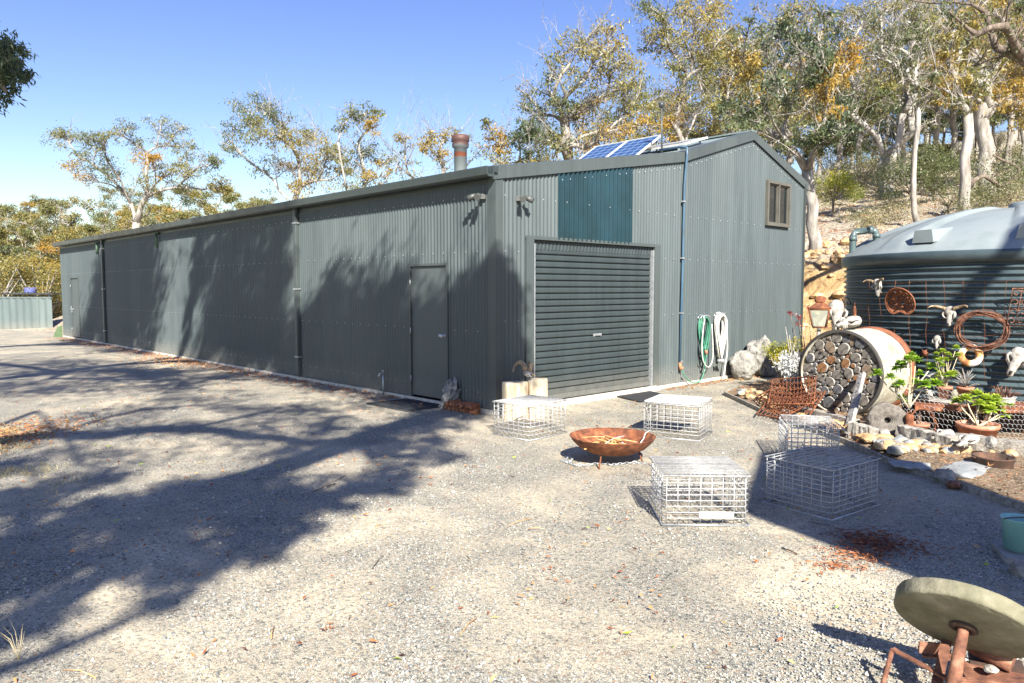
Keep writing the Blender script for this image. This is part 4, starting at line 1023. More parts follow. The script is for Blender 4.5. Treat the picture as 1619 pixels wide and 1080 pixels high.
o = W(1214, 640, .16); spring_frame(o, W(1287, 638, .30) - o, W(1222, 600, .42) - o, 12, 6, 'rusted spring frame leaning against the others, nearest the log pipe', 4)
o = W(1195, 628, .12); spring_frame(o, W(1240, 660, .10) - o, W(1240, 604, .34) - o, 10, 8, 'rusted spring frame tilted on top of the corner heap', 5)

# timber sleepers and logs along the bed
def sleeper(a, b, wd, ht, label, seed):
    a, b = Vector(a), Vector(b); n = 14; rs_ = random.Random(seed); mb = MB(); x = (b - a).normalized(); y = Zv.cross(x).normalized(); z = x.cross(y)
    vs = []
    for i in range(n + 1):
        c = a.lerp(b, i / n); e = [1 + rs_.uniform(-.10, .10) for _ in range(8)]
        sec = [(-1, -1), (-.2, -1.02), (1, -1), (1.03, .1), (.95, .9), (.2, 1.02), (-.9, .95), (-1.03, .0)]
        for k, (p_, q_) in enumerate(sec): vs.append(c + y * wd / 2 * p_ * e[k] + z * ht / 2 * q_ * e[(k + 3) % 8])
    fs = [(i * 8 + k, i * 8 + (k + 1) % 8, (i + 1) * 8 + (k + 1) % 8, (i + 1) * 8 + k) for i in range(n) for k in range(8)] + [tuple(range(7, -1, -1)), tuple(n * 8 + k for k in range(8))]
    mb.add(vs, fs); return single(mb, 'timber_sleeper', M['sleeper'], label, 'sleeper', (a + b) / 2 - Zv * ht / 2, 'old timbers edging the raised bed')
sleeper(W(1262, 650, .10), W(1352, 672, .10), .13, .15, 'old grey sleeper under the log pipe, nearest the rusty springs', 1)
sleeper(W(1345, 680, .12), W(1382, 690, .10), .14, .2, 'short grey timber end between the log pipe and the sawn slice', 2)
sleeper(W(1425, 685, .12), W(1512, 706, .12), .16, .2, 'worn grey log between the sawn slice and the long pale sleeper', 3)
sleeper(W(1508, 697, .12), W(1660, 716, .14), .16, .17, 'long pale sleeper in front of the big terracotta planter', 4)
sleeper(W(1500, 722, .03), W(1530, 712, .06), .10, .07, 'small dark offcut lying at the joint of the two timbers', 5)
# sawn slice of trunk standing on edge
c = W(1401, 696, .0); cz = .21; c = Vector((c.x, c.y, cz + .02)); nrm = Vector((-.30, -.93, .22)).normalized(); xx = Zv.cross(nrm).normalized(); yy = nrm.cross(xx); m3b = Matrix((xx, yy, nrm)).transposed()
ph = [rr.uniform(0, 6.28) for _ in range(6)]
wob = lambda q, z: 1 + .03 * math.sin(3 * q + ph[0]) + .022 * math.sin(5 * q + ph[1]) + .015 * math.sin(9 * q + ph[2]) + .015 * math.sin(17 * q + ph[3])
t = thing('trunk_slice', 'round grey slice of tree trunk with a hollow heart, standing on edge', 'trunk slice', Vector((c.x, c.y, c.z)))
mb = MB(); mb.lathe([(.028, -.02), (.034, .052), (.12, .056), (.19, .055), (.205, .045), (.215, 0), (.20, -.06), (.05, -.06)], 64, c, m3b, mod=wob); o = mb.build('wood', M['end_grey'], t)
mb = MB(); mb.lathe([(.036, .0), (0, .0)], 24, c, m3b); mb.build('hollow', M['socket'], t)
# post with holes leaning on the log pipe
a, b_ = W(1338, 694, .0), fc + sdv * .34 + Zv * .02 - ax * .06
t = thing('holed_stake', 'pale grey hardwood stake with bolt holes leaning against the stacked log ends', 'stake', a)
mb = MB(); mb.beam(a, b_, .10, .05, up=-ax, bev=.006); mb.build('stake', M['greywood'], t)
mb = MB(); dd = (b_ - a); nx2 = dd.normalized().cross(Zv).normalized(); fr = nx2.cross(dd.normalized()); fr = fr if fr.y < 0 else -fr
for f in (.22, .5, .68, .82):
    q = a + dd * f + fr * .026; mb = MB(); mb.tube([q, q + fr * .004], .018, 10); mb.build('bolt_hole', M['socket'], t)

# rubble along the edging
def stone(name, c, s, seed, mat, label, group, flat=.6):
    import bmesh
    bm = bmesh.new(); bmesh.ops.create_icosphere(bm, subdivisions=2, radius=1); rs_ = random.Random(seed); off = Vector((seed * 1.7, seed * .3, 2))
    a0 = rs_.uniform(0, 3.14); ex = rs_.uniform(.7, 1.3)
    for v in bm.verts:
        f = 1 + .45 * noise.noise(v.co * 1.3 + off); q = v.co * f; q = Vector((q.x * ex, q.y / ex, q.z * flat)); q.rotate(Matrix.Rotation(a0, 3, 'Z')); v.co = q * s
    vs = [v.co.copy() for v in bm.verts]; bm.verts.index_update(); fs = [[v.index for v in f.verts] for f in bm.faces]; bm.free()
    mb = MB(); mb.add([v for v in vs], fs, False); o = mb.build(name, mat); o.location = Vector(c); return tag(o, label, 'stone', group)
i = 0
for seg_, n_ in (((1152, 626, 1224, 660), 38), ((1224, 660, 1342, 702), 60), ((1342, 700, 1400, 724), 52), ((1390, 720, 1500, 722), 62), ((1500, 716, 1619, 735), 26)):
    for k in range(n_):
        f = rr.random(); px, py = seg_[0] + (seg_[2] - seg_[0]) * f, seg_[1] + (seg_[3] - seg_[1]) * f
        e = W(px, py); q = e + Vector((rr.uniform(.06, .46) if px < 1400 else rr.uniform(-.05, .3), rr.uniform(-.05, .2), 0)); s = rr.choice((.03, .04, .05, .065, .08)) * rr.uniform(.8, 1.1)
        if px > 1400: q = e + Vector((rr.uniform(-.25, .25), rr.uniform(-.22, .22), 0))
        m_ = rr.random(); mt = M['rubble'] if m_ < .72 else M['rock'] if m_ < .9 else M['flagstone']
        nm = 'golden' if m_ < .72 else 'pale' if m_ < .9 else 'dark grey'
        stone('rubble_stone', (q.x, q.y, .08 + s * .25), s, i, mt, f'{"small" if s < .05 else "larger"} {nm} broken stone in the rubble strip along the edging', 'rubble stones along the garden edging'); i += 1
stone('flat_stone', W(1440, 736, .05), .17, 901, M['flagstone'], 'flat grey slab half buried beside the edging, left of the rusty dish', 'flagstones', .22)
stone('flat_stone', W(1535, 742, .05), .30, 907, M['flagstone'], 'wide flat grey slab lying just left of the rusty dish', 'flagstones', .12)
stone('flat_stone', W(1494, 752, .06), .10, 903, M['rock'], 'blocky pale stone on the mulch below the flat slab', 'flagstones', .6)
stone('flat_stone', W(1508, 766, .04), .07, 905, M['rust_pale'], 'small pinkish stone just behind the edging board', 'flagstones', .5)
# rusty dish
c = W(1570, 740, .03); t = thing('rusty_dish', 'low round rusty iron camp-oven dish on the ground in the bed', 'dish', c)
mb = MB(); mb.lathe([(0, 0), (.15, 0), (.165, .02), (.175, .10), (.182, .105), (.182, .118), (.168, .118), (.160, .03), (0, .02)], 36, c); mb.build('pan', M['rust_dark'], t)
mb = MB(); mb.tube([c + Vector((-.17, -.02, .10)), c + Vector((-.21, 0, .11)), c + Vector((-.17, .04, .10))], .008, 5); mb.build('lug', M['rust_dark'], t)
mb = MB(); mb.lathe([(.158, .06), (0, .065)], 30, c); mb.build('contents', M['rust_pale'], t)

# shelf: rusty sheet over old boards
sa, sb = D(1436, 640, 8.75), D(1660, 648, 8.5); sz = .42
sa = Vector((sa.x, sa.y, sz)); sb = Vector((sb.x, sb.y, sz)); sx_ = (sb - sa).normalized(); sy_ = Vector((-sx_.y, sx_.x, 0))
t = thing('rusty_shelf', 'long low shelf of folded rusty sheet iron under the pot plants', 'shelf', Vector((sa.x, sa.y, .05)))
mb = MB(); mb.beam(sa, sb, .42, .016); mb.beam(sa - sy_ * .215 - Zv * .03, sb - sy_ * .215 - Zv * .03, .012, .07); mb.build('sheet', M['rust'], t)
mb = MB(); mb.beam(sa + sy_ * .20 - Zv * .20, sb + sy_ * .20 - Zv * .20, .012, .34); mb.build('shade_backing', M['rust_dark'], t)  # added dark panel, coloured to stand for the shade beneath the shelf
for f in (.04, .5, .95):
    for s in (-.16, .16):
        mb = MB(); p = sa.lerp(sb, f) + sy_ * s; mb.box((p.x, p.y, .22), (.05, .05, .38)); mb.build('leg', M['rust_dark'], t)
mb = MB(); mb.beam(D(1462, 628, 8.72) * 1, D(1540, 636, 8.62), .17, .03)
pl = mb.v; zc = sum(v[2] for v in pl) / len(pl); mb.v = [(v[0], v[1], v[2] - zc + sz + .026) for v in pl]
single(mb, 'grey_plank', M['greywood'], 'short weathered grey plank lying on the rusty shelf under the two clay pots', 'plank', Vector((sa.x, sa.y, sz)))
SZ = sz + .045
def pot(c, r0, r1, h, label, mat='terracotta', rim=.02, name='clay_pot', cat='plant pot', soil=True):
    t = thing(name, label, cat, c)
    mb = MB(); c = Vector(c); mb.lathe([(0, 0), (r0, 0), (r0 + (r1 - r0) * .8, h - rim * 1.6), (r1 + .006, h - rim * 1.6), (r1 + .008, h), (r1 - .010, h), (r1 - .016, h * .8), (0, h * .8)], 28, c); mb.build('pot_body', M[mat], t)
    mb = MB(); mb.lathe([(r1 - .012, h * .84), (0, h * .87)], 20, c); mb.build('soil', M['bed'], t); return t
pr_ = np.random.default_rng(4)
def rosettes(name, label, base, heads, stemr, mat='leaf_bright', R0=.055, stem='palewood', tintb=.35, seed=1, n_leaf=60):
    """branching succulent: stems from base to each head, a tight rosette of spoon leaves on each"""
    t = thing(name, label, 'succulent', Vector(base)); base = Vector(base)
    mb = MB(); rs_ = random.Random(seed)
    mids = {}
    for h in heads:
        h = Vector(h[:3]); k = round(math.atan2(h.y - base.y, h.x - base.x) * 1.2)
        if k not in mids: mids[k] = base.lerp(h, .4) + Vector((rs_.uniform(-.02, .02), rs_.uniform(-.02, .02), 0))
        mm = mids[k]; m2 = mm.lerp(h, .5) + Vector((0, 0, -.015))
        mb.tube([base, base.lerp(mm, .5) + Vector((rs_.uniform(-.015, .015), 0, 0)), mm, m2, h], [stemr, stemr * .9, stemr * .8, stemr * .7, stemr * .6], 6)
    mb.build('stems', M[stem], t)
    P_, A_, T_, LL, WD = [], [], [], [], []
    for h in heads:
        hp = np.array(h[:3]); s = h[3] if len(h) > 3 else 1
        for k in range(n_leaf):
            q = k * 2.4; f = k / n_leaf; el = 1.4 - 1.75 * f; r = .004; WD.append((math.cos(q) * math.sin(el), math.sin(q) * math.sin(el), -math.cos(el)))
            d = np.array((math.cos(q) * math.cos(el), math.sin(q) * math.cos(el), math.sin(el)))
            P_.append(hp + d * r); A_.append(d + pr_.normal(0, .05, 3)); T_.append(tintb + .45 * (1 - f) * .6 + pr_.uniform(-.12, .12)); LL.append(R0 * s * (.45 + .75 * f))
    P_, A_, T_, LL = map(np.array, (P_, A_, T_, LL))
    o = leafmesh('rosettes', P_, A_, LL[:, None], LL[:, None] * .62, T_, M[mat], t, origin=base, rng=pr_, wdir=np.array(WD), fold=.0)
    return t
def heads_px(lst, y, s=1.0, jit=.12):
    out = []
    for e in lst:
        p = D(e[0], e[1], y + pr_.uniform(-jit, jit)); out.append((p.x, p.y, p.z, (e[2] if len(e) > 2 else 1) * s))
    return out
# big aeonium in front of the pipe
b0 = W(1440, 650, .08); b0 = D(1438, 636, 8.62); b0.z = .36
rosettes('aeonium_plant', 'tall branching green aeonium with many rosettes in front of the log pipe', b0,
         heads_px([(1387, 590, 1.1), (1408, 595, .9), (1425, 578, 1.5), (1435, 568, 1.1), (1448, 569, 1.1), (1424, 606, 1), (1446, 604, 1), (1462, 607, 1.1), (1473, 580, 1.1), (1480, 606, 1.2), (1426, 629, 1), (1441, 560, .7), (1417, 583, .8), (1415, 610, .8), (1455, 590, .8)], 8.6), .010, R0=.080, tintb=.34, seed=4)
c = Vector((D(1495, 612, 8.7).x, 8.72, SZ)); pot(c, .06, .078, .15, 'left terracotta pot of yellow-green aeonium on the shelf plank')
rosettes('aeonium_plant', 'airy yellow-green aeonium growing in the left pot on the shelf', c + Zv * .12,
         heads_px([(1486, 592, .9), (1501, 592, 1), (1508, 590, .8), (1480, 560, .6), (1490, 555, .7), (1500, 560, .6), (1512, 549, .7), (1484, 570, .6), (1496, 568, .6), (1505, 567, .5), (1515, 561, .6), (1490, 577, .6), (1479, 548 + 18, .5), (1488, 548 + 20, .6)], 8.7), .005, R0=.075, tintb=.6, seed=5)
c = Vector((D(1527, 612, 8.65).x, 8.66, SZ)); pot(c, .065, .085, .15, 'right terracotta pot with dry wiry stems on the shelf plank')
mb = MB()
for k in range(46):
    q = pr_.uniform(0, 6.28); r = pr_.uniform(.05, .15); h = pr_.uniform(.05, .24)
    mb.tube([c + Zv * .13, c + Vector((math.cos(q) * r * .5, math.sin(q) * r * .5, .13 + h * .7)), c + Vector((math.cos(q) * r, math.sin(q) * r, .13 + h))], [.003, .0028, .0015], 4)
single(mb, 'dry_succulent', M['greywood'], 'dry grey wiry plant in the right pot on the shelf plank', 'dry plant', c + Zv * .13)
c = Vector((D(1509, 618, 8.6).x, 8.60, SZ)); mb = MB(); mb.lathe([(0, 0), (.035, 0), (.038, .09), (.025, .11), (.027, .125), (0, .125)], 16, c); single(mb, 'glass_jar', M['jar'], 'dusty glass jar standing between the two clay pots', 'jar', c)
# dish of dry plants on the right of the shelf
c = Vector((D(1587, 628, 8.55).x, 8.55, sz + .01)); t = thing('enamel_dish', 'white enamel dish of dry red and grey succulents on the shelf', 'dish', c)
mb = MB(); mb.lathe([(0, 0), (.09, 0), (.11, .02), (.12, .085), (.128, .088), (.11, .07), (0, .06)], 26, c); mb.build('dish_body', M['lid_white'], t)
mb = MB()
for k in range(50):
    q = pr_.uniform(0, 6.28); r = pr_.uniform(.06, .2); h = pr_.uniform(.02, .14); mb.tube([c + Zv * .06 + Vector((math.cos(q) * .05, math.sin(q) * .05, 0)), c + Vector((math.cos(q) * r * .7, math.sin(q) * r * .7, .07 + h)), c + Vector((math.cos(q) * r, math.sin(q) * r, .05 + h))], [.004, .004, .002], 4)
mb.build('dry_stems', M['rust_pale'], t)
# under the shelf
c = W(1474, 700, .05) + Vector((.0, .28, 0)); pot(c, .08, .105, .17, 'round terracotta pot on the ground behind the chicken wire')
mb = MB(); hose([c + Vector((-.12, 0, .22)), c + Vector((-.02, 0, .33)), c + Vector((.12, 0, .30)), c + Vector((.22, 0, .12))], .009, mb); hose([c + Vector((-.2, .1, .2)), c + Vector((0, .1, .30)), c + Vector((.2, .1, .22)), c + Vector((.26, .1, .0))], .006, mb)
single(mb, 'rusty_hoop', M['rust'], 'thin rusty iron hoop arching over the pot behind the wire', 'iron hoop', c)
c = D(1438, 664, 8.45); mb = MB(); mb.lathe([(0, 0), (.045, 0), (.05, .06), (.04, .07), (.045, .20), (.05, .24), (.03, .27), (0, .27)], 16, (c.x, c.y, .06)); single(mb, 'rusty_canister', M['rust'], 'slim orange rusted canister standing left of the terracotta pot', 'canister', Vector((c.x, c.y, .06)))
c = W(1567, 706, .05) + Vector((0, .25, 0)); pot(c, .16, .21, .21, 'wide low terracotta planter behind the chicken wire', rim=.03, name='clay_planter', cat='planter')
rosettes('aeonium_plant', 'spreading aeonium with pale bare stems in the wide planter', c + Zv * .17,
         heads_px([(1513, 634, 1), (1527, 630, 1.2), (1545, 623, 1.3), (1560, 632, 1.6), (1572, 636, 1.5), (1555, 645, 1.2), (1580, 645, 1.1), (1590, 642, 1), (1588, 655, 1.2), (1549, 637, 1.0), (1566, 647, 1.3), (1597, 640, .8), (1575, 628, .9)], 8.35), .011, R0=.074, tintb=.62, seed=6)
skull('small_skull', 'small bleached skull lying on the timber behind the wire, left of the planter', W(1494, 689, .20) + Vector((0, .05, 0)), (-1, -.2, -.15), (0, -.2, 1), .26)
skull('small_skull', 'flattish bleached jawless skull on the joint of the sleepers', W(1528, 697, .22), (-.9, -.4, -.2), (0, 0, 1), .28)
stone('flat_stone', W(1566, 700, .21), .06, 911, M['rock'], 'pale cone-shaped stone standing on the long pale sleeper', 'flagstones', 1.2)
skull('small_skull', 'small dark-eyed skull perched at the left end of the shelf', D(1470, 622, 8.6), (.2, -1, -.6), (0, -.3, 1), .15)
skull('small_skull', 'long pale skull lying behind the aeonium on the shelf', D(1470, 598, 8.9), (-1, -.1, -.1), (0, 0, 1), .30)

# chicken wire in front of the shelf
t = thing('chicken_wire', 'sagging sheet of hexagonal chicken wire stapled below the shelf', 'chicken wire', W(1500, 700, .1))
tl, tr_, bl_, br_ = [Vector(x) for x in (D(1404, 600, 8.75), D(1680, 648, 8.12), D(1440, 682, 8.5), D(1690, 706, 7.98))]
tl.z = max(tl.z, .55)
def cw(s, tt):
    p = (tl.lerp(tr_, s)).lerp(bl_.lerp(br_, s), tt); return p + Vector((0, -.04 * math.sin(3.14 * tt) + .02 * math.sin(s * 17), .03 * math.sin(s * 9) * (1 - tt)))
mb = MB(); nh = 36; nv2 = 9
for j in range(nv2):
    for i in range(nh):
        f = lambda a, b: cw(min(1, max(0, a / nh)), min(1, max(0, b / nv2)))
        o = .5 * (j % 2)
        x = i + o; r = .0017
        mb.tube([f(x, j), f(x + .5, j + .28), f(x + .5, j + .72)], r, 3, cap=False); mb.tube([f(x + .5, j + .28), f(x + 1, j)], r, 3, cap=False)
mb.build('mesh', M['wire'], t)

# tank decorations ---------------------------------------------------------
t = thing('wire_trellis', 'grid of thin rusty wires hung over the corrugated tank', 'trellis', TK(1500, 600, .07))
mb = MB()
for i, x in enumerate((1374, 1392, 1415, 1438, 1465, 1493, 1523, 1556, 1590, 1625, 1660)):
    yb = 560 if x < 1450 else 605; pts = [TK(x + 1.5 * math.sin(k * 1.7 + i), 444 + (yb - 444) * k / 8, .07) for k in range(9)]
    mb.tube(pts, .0026, 4)
for y in (446, 464, 498, 530, 560): mb.tube([TK(x, y + 2 * math.sin(x * .05), .075) for x in range(1380, 1680, 12)], .0016, 3)
mb.build('wires', M['rust'], t)
# tractor seat
c = TK(1428, 479, .12); nrm = TN(c); up = (Zv - nrm * .05).normalized(); sd = up.cross(nrm).normalized()
t = thing('tractor_seat', 'rusty orange pierced iron tractor seat hung on the tank', 'tractor seat', c)
mb = MB(); na, nr = 36, 7; vs = []; keep = []
for i in range(nr + 1):
    for k in range(na):
        q = 2 * math.pi * k / na; f = .12 + .88 * i / nr
        rx = .235; ry = .215; notch = 1 - .30 * math.exp(-((q - 1.5 * math.pi) / .32) ** 2); flat = 1 - .16 * max(0, -math.sin(q)) ** 2
        x, z = rx * f * math.cos(q) * (1), ry * f * math.sin(q) * flat * notch
        dep = .13 * f ** 2.4 * (.35 + .65 * max(0, math.sin(q) * .8 + .3))
        vs.append(c + sd * x + up * z + nrm * dep)
fs = []
for i in range(nr):
    for k in range(na):
        if i in (1, 3, 5) and k % 3 == (i // 2) % 3 and i < nr - 1: continue
        fs.append((i * na + k, i * na + (k + 1) % na, (i + 1) * na + (k + 1) % na, (i + 1) * na + k))
mb.add(vs, fs, True); o = mb.build('pierced_pan', M['rust'], t); md = o.modifiers.new('s', 'SOLIDIFY'); md.thickness = .008
mb = MB(); mb.tube([vs[nr * na + k] for k in range(na)], .010, 5, closed=True); mb.build('rolled_rim', M['orange_edge'], t)
# wire coil
c = TK(1552, 522, .10); nrm = TN(c); up = Zv; sd = up.cross(nrm).normalized(); rs_ = random.Random(8)
t = thing('wire_coil', 'big oval coil of rusty barbed wire hung on the tank', 'wire coil', c); mb = MB()
for j in range(13):
    e = rs_.uniform(-.035, .035); ph = rs_.uniform(0, 6.28); tl_ = rs_.uniform(-.02, .02)
    mb.tube([c + sd * (.285 + e) * math.cos(q) + up * (.235 + e * .9 + .008 * math.sin(5 * q + ph)) * math.sin(q) + nrm * (.0 + .022 * math.sin(2 * q + ph) + .02 * (j / 13)) + up * tl_ for q in np.linspace(0, 6.2832, 40, endpoint=False)], .006, 4, closed=True)
mb.build('strands', M['rust_pale'], t); mb = MB()
for j in range(44):
    q = rs_.uniform(0, 6.28); e = rs_.uniform(-.03, .03); p = c + sd * (.285 + e) * math.cos(q) + up * (.235 + e) * math.sin(q) + nrm * .02; d = rv(1).normalized() * .025; mb.tube([p - d, p + d], .003, 3)
mb.build('barbs', M['rust'], t)
# ornate iron grille
c = TK(1640, 486, .10); nrm = TN(c); sd = Zv.cross(nrm).normalized(); t = thing('iron_grille', 'rusty wrought-iron grille with scrolls hung high on the tank', 'grille', c); mb = MB()
g1, g2, h2 = .30, .30, .24; P2 = lambda x, z: c + sd * x + Zv * (z + x * .0) + nrm * .02 + sd * (z * .12)
mb.tube([P2(-g1, -h2), P2(g1, -h2), P2(g1, h2), P2(-g1, h2)], .014, 5, closed=True)
mb.build('frame', M['rust_pale'], t); mb = MB()
for i in range(6):
    for j in range(4):
        x0 = -g1 + .05 + .1 * i; z0 = -h2 + .06 + .12 * j; s = 1 if (i + j) % 2 else -1
        mb.tube([P2(x0 + s * .045 * (1 - q * .12) * math.cos(q), z0 + .05 * (1 - q * .12) * math.sin(q)) for q in np.linspace(0, 5.5, 14)], .006, 4)
for x in (-.2, -.1, 0, .1, .2): mb.tube([P2(x, -h2), P2(x, h2)], .005, 4)
mb.build('scrollwork', M['rust_pale'], t)
# old white-orange ring
c = TK(1534, 562, .08); nrm = TN(c); sd = Zv.cross(nrm).normalized(); m3c = Matrix((sd, Zv, nrm)).transposed()
m, n, b = nodes('flaking_white_paint'); co = N(n, 'ShaderNodeTexCoord').outputs['Object']; n.links.new(ramp(n, noise_n(n, co, 9, 6), [(.42, (.80, .77, .70)), (.50, (.62, .36, .12)), (.66, (.30, .11, .04))]), b.inputs['Base Color']); b.inputs['Roughness'].default_value = .8
mb = MB(); mb.lathe([(.055 + .055 + .045 * math.cos(q), .03 * math.sin(q)) for q in np.linspace(0, 6.2832, 13)], 36, c, m3c); single(mb, 'painted_ring', m, 'flaking white and orange ring hanging under the wire coil', 'ring', c)
mb = MB(); mb.lathe([(0, .05), (.05, .045), (.03, .02), (.05, 0), (0, -.01)], 12, TK(1463, 558, .06), m3c, mod=lambda q, z: 1 + .3 * math.cos(6 * q)); single(mb, 'iron_flower', M['rust'], 'small rusty iron flower wired to the tank', 'ornament', TK(1463, 558, .06))
mb = MB(); c = TK(1351, 498, .05); mb.tube([c + Zv * .14, c + Zv * .06, c - Zv * .12], [.015, .03, .02], 7); mb.tube([c + Zv * .12, c + Zv * .2], .004, 4); single(mb, 'hanging_fish', M['rust'], 'narrow rusty iron ornament dangling at the left of the tank', 'ornament', c)
def tskull(px, py, L, label, horns=None, hl=0, sn=(0, 0, -1), off=.12):
    c = TK(px, py, off); nrm = TN(c); s = Vector(sn) + nrm * .25; return skull('tank_skull', label, c, s, nrm, L, horns, hl, 'bleached skulls hung on the tank')
tskull(1387, 455, .27, 'goat skull with curling horns, highest on the left of the tank', 'out', .16, (.25, 0, -1))
tskull(1501, 500, .28, 'horned skull hung just left of the wire coil', 'out', .20, (.05, 0, -1))
tskull(1481, 541, .19, 'small hornless skull below the horned one, near the flower ornament', None, 0, (.05, 0, -1))
tskull(1606, 572, .42, 'largest broad bleached skull at the right below the grille', None, 0, (-.45, 0, -1), .14)

# ---- shrubs beside the pipe
def leafball(t, name, centres, n, sig, L, Wd, mat, tint=(.2, .8), up=0, origin=(0, 0, 0), seed=1, flat=.7):
    g_ = np.random.default_rng(seed); cs = np.array([list(c) for c in centres]); k = g_.integers(0, len(cs), n)
    hue = g_.uniform(tint[0], tint[1], len(cs)); pos = cs[k] + g_.normal(size=(n, 3)) * sig * np.array((1, 1, flat)); axs = g_.normal(size=(n, 3)); axs[:, 2] += up
    return leafmesh(name, pos, axs, L, Wd, hue[k] + g_.normal(0, .1, n), M[mat], t, origin=origin, rng=g_)
b0 = D(1238, 585, 13.0); b0.z = .05; t = thing('yellow_shrub', 'low golden-yellow shrub growing between the boulders and the lantern', 'shrub', b0)
cs = [D(px, py, 13.0 + pr_.uniform(-.3, .3)) for px, py in ((1213, 553), (1222, 547), (1232, 556), (1240, 548), (1225, 562), (1236, 566), (1250, 545), (1258, 540), (1246, 560), (1228, 570), (1262, 552), (1218, 560))]
mb = MB()
for c in cs: mb.tube([b0, b0.lerp(c, .5) + Vector((0, 0, .03)), c], [.014, .009, .004], 5)
mb.build('stems', M['greywood'], t); leafball(t, 'foliage', cs, 1700, .055, .035, .012, 'leaf_yellow', (.45, .95), .6, b0, 3)
b0 = D(1256, 610, 11.6); b0.z = .06; t = thing('silver_plant', 'silvery white-leaved plant with tall seed stalks by the spring frames', 'plant', b0)
cs = [D(px, py, 11.6 + pr_.uniform(-.15, .15)) for px, py in ((1241, 567), (1252, 575), (1257, 567), (1246, 583), (1262, 582), (1254, 590), (1238, 578), (1266, 600), (1250, 600))]
mb = MB()
for c in cs: mb.tube([b0, b0.lerp(c, .5), c], [.010, .008, .005], 5)
for px, py in ((1242, 517), (1253, 519), (1262, 528), (1248, 530)): c = D(px, py, 11.6); mb.tube([b0, b0.lerp(c, .6) + Vector((.02, 0, 0)), c], [.007, .005, .006], 5)
mb.build('stems', M['greywood'], t); leafball(t, 'foliage', cs, 900, .045, .075, .022, 'leaf_silver', (.2, 1), .2, b0, 5)
b0 = D(1275, 600, 12.2); b0.z = .06; t = thing('dead_flower_stalks', 'dark dry flower stalks with round red heads beside the lantern', 'dry plant', b0)
mb = MB(); hd = []
for px, py in ((1249, 495), (1263, 502), (1262, 512), (1279, 489), (1270, 530), (1284, 540), (1274, 515), (1290, 550), (1268, 545), (1280, 560)):
    c = D(px, py, 12.2 + pr_.uniform(-.2, .2)); hd.append(c); mb.tube([b0 + Vector((pr_.uniform(-.1, .1), 0, 0)), b0.lerp(c, .6) + Vector((pr_.uniform(-.06, .06), 0, 0)), c], [.008, .006, .004], 5)
for k in range(40):
    q = b0 + Vector((pr_.uniform(-.25, .25), pr_.uniform(-.2, .2), 0)); mb.tube([q, q + Vector((pr_.uniform(-.1, .1), 0, pr_.uniform(.2, .75)))], .004, 4)
mb.build('stalks', M['bark_brown'], t); leafball(t, 'flower_heads', hd[:4], 260, .022, .03, .014, 'flower_red', (0, 1), 0, b0, 6, 1)

# ---- mint bucket
c = W(1610, 868, .045); t = thing('enamel_bucket', 'mint green enamel bucket at the right edge of the yard', 'bucket', c)
mb = MB(); mb.lathe([(0, .004), (.085, 0), (.105, .20), (.112, .205), (.112, .212), (.102, .21)], 36, c); mb.build('bucket_body', M['mint'], t)
mb = MB(); mb.lathe([(.102, .209), (.084, .02), (0, .02)], 36, c); mb.build('inside', M['mint_in'], t)
mb = MB(); mb.tube([c + Vector((.112 * math.cos(q), -.04 + .03 * math.sin(q * .5) , .205 + .0 + .03 * math.sin(q))) - Vector((0, .06 * math.sin(q), 0)) for q in np.linspace(0, 3.14, 14)], .005, 5); mb.build('wire_handle', M['dark'], t)
mb = MB(); mb.beam(W(1578, 873, .022), W(1690, 884, .022), .34, .04); single(mb, 'grey_plank', M['greywood'], 'thick grey plank on the gravel under the mint bucket', 'plank', W(1600, 870, 0))
stone('flat_stone', W(1612, 900, .03), .07, 921, M['rock'], 'grey-white stone on the gravel in front of the mint bucket', 'flagstones', .8)

# ---- grindstone and its rusty frame
hub = D(1526, 978, 3.1); nrm = Vector((-.455, -.526, -.714)).normalized(); xx = Zv.cross(nrm).normalized(); yy = nrm.cross(xx); m3d = Matrix((xx, yy, nrm)).transposed()
t = thing('grindstone', 'big round olive sandstone grindstone tilted on a rusty axle', 'grindstone', Vector((hub.x, hub.y, 0)))
RG = .272
mb = MB(); mb.lathe([(0, .035), (RG * .5, .037), (RG - .012, .034), (RG - .002, .031), (RG, .020), (RG, -.026), (RG - .003, -.036), (RG - .010, -.038), (0, -.038)], 220, hub, m3d, mod=lambda q, z: 1 + .006 * math.sin(3 * q) + .008 * noise.noise(Vector((math.cos(q) * 6, math.sin(q) * 6, z * 20))) + .006 * noise.noise(Vector((math.cos(q) * 25, math.sin(q) * 25, z * 30)))); mb.build('stone_wheel', M['grind'], t)
mb = MB(); mb.lathe([(.050, .034), (.056, .048), (.034, .056), (.030, .036)], 18, hub, m3d); mb.build('hub_collar', M['rust_dark'], t)
foot = hub + nrm * .40
mb = MB(); mb.tube([hub + nrm * .0, hub + nrm * .06, foot], [.020, .022, .030], 12); mb.build('axle', M['rust_pale'], t)
t = thing('scrap_iron_stand', 'rusty scrap iron frame of bars and plates under the grindstone', 'iron frame', W(1480, 1072, 0))
mb = MB()
def bar(a, b, wd=.03, ht=.008, up=Zv): mb.beam(a, b, wd, ht, up=up)
A_, B_, C_ = W(1411, 1026, .15), W(1396, 1082, .03), W(1500, 1074, .12)
mb.tube([B_, A_], .011, 8); bar(A_, C_, .028, .008); bar(W(1480, 1085, .08), W(1500, 1000, .20), .04, .012); bar(W(1500, 1074, .10), W(1625, 1085, .10), .04, .01)
mb.build('bars', M['rust_pale'], t)
mb = MB(); bar(W(1453, 1023, .16), W(1500, 1027, .16), .012, .05); bar(W(1455, 1030, .12), W(1506, 1036, .12), .10, .008)
mb.build('channel', M['rust_pale'], t)
mb = MB(); pts = []
a, b_ = W(1538, 1018, .17), W(1602, 1048, .14)
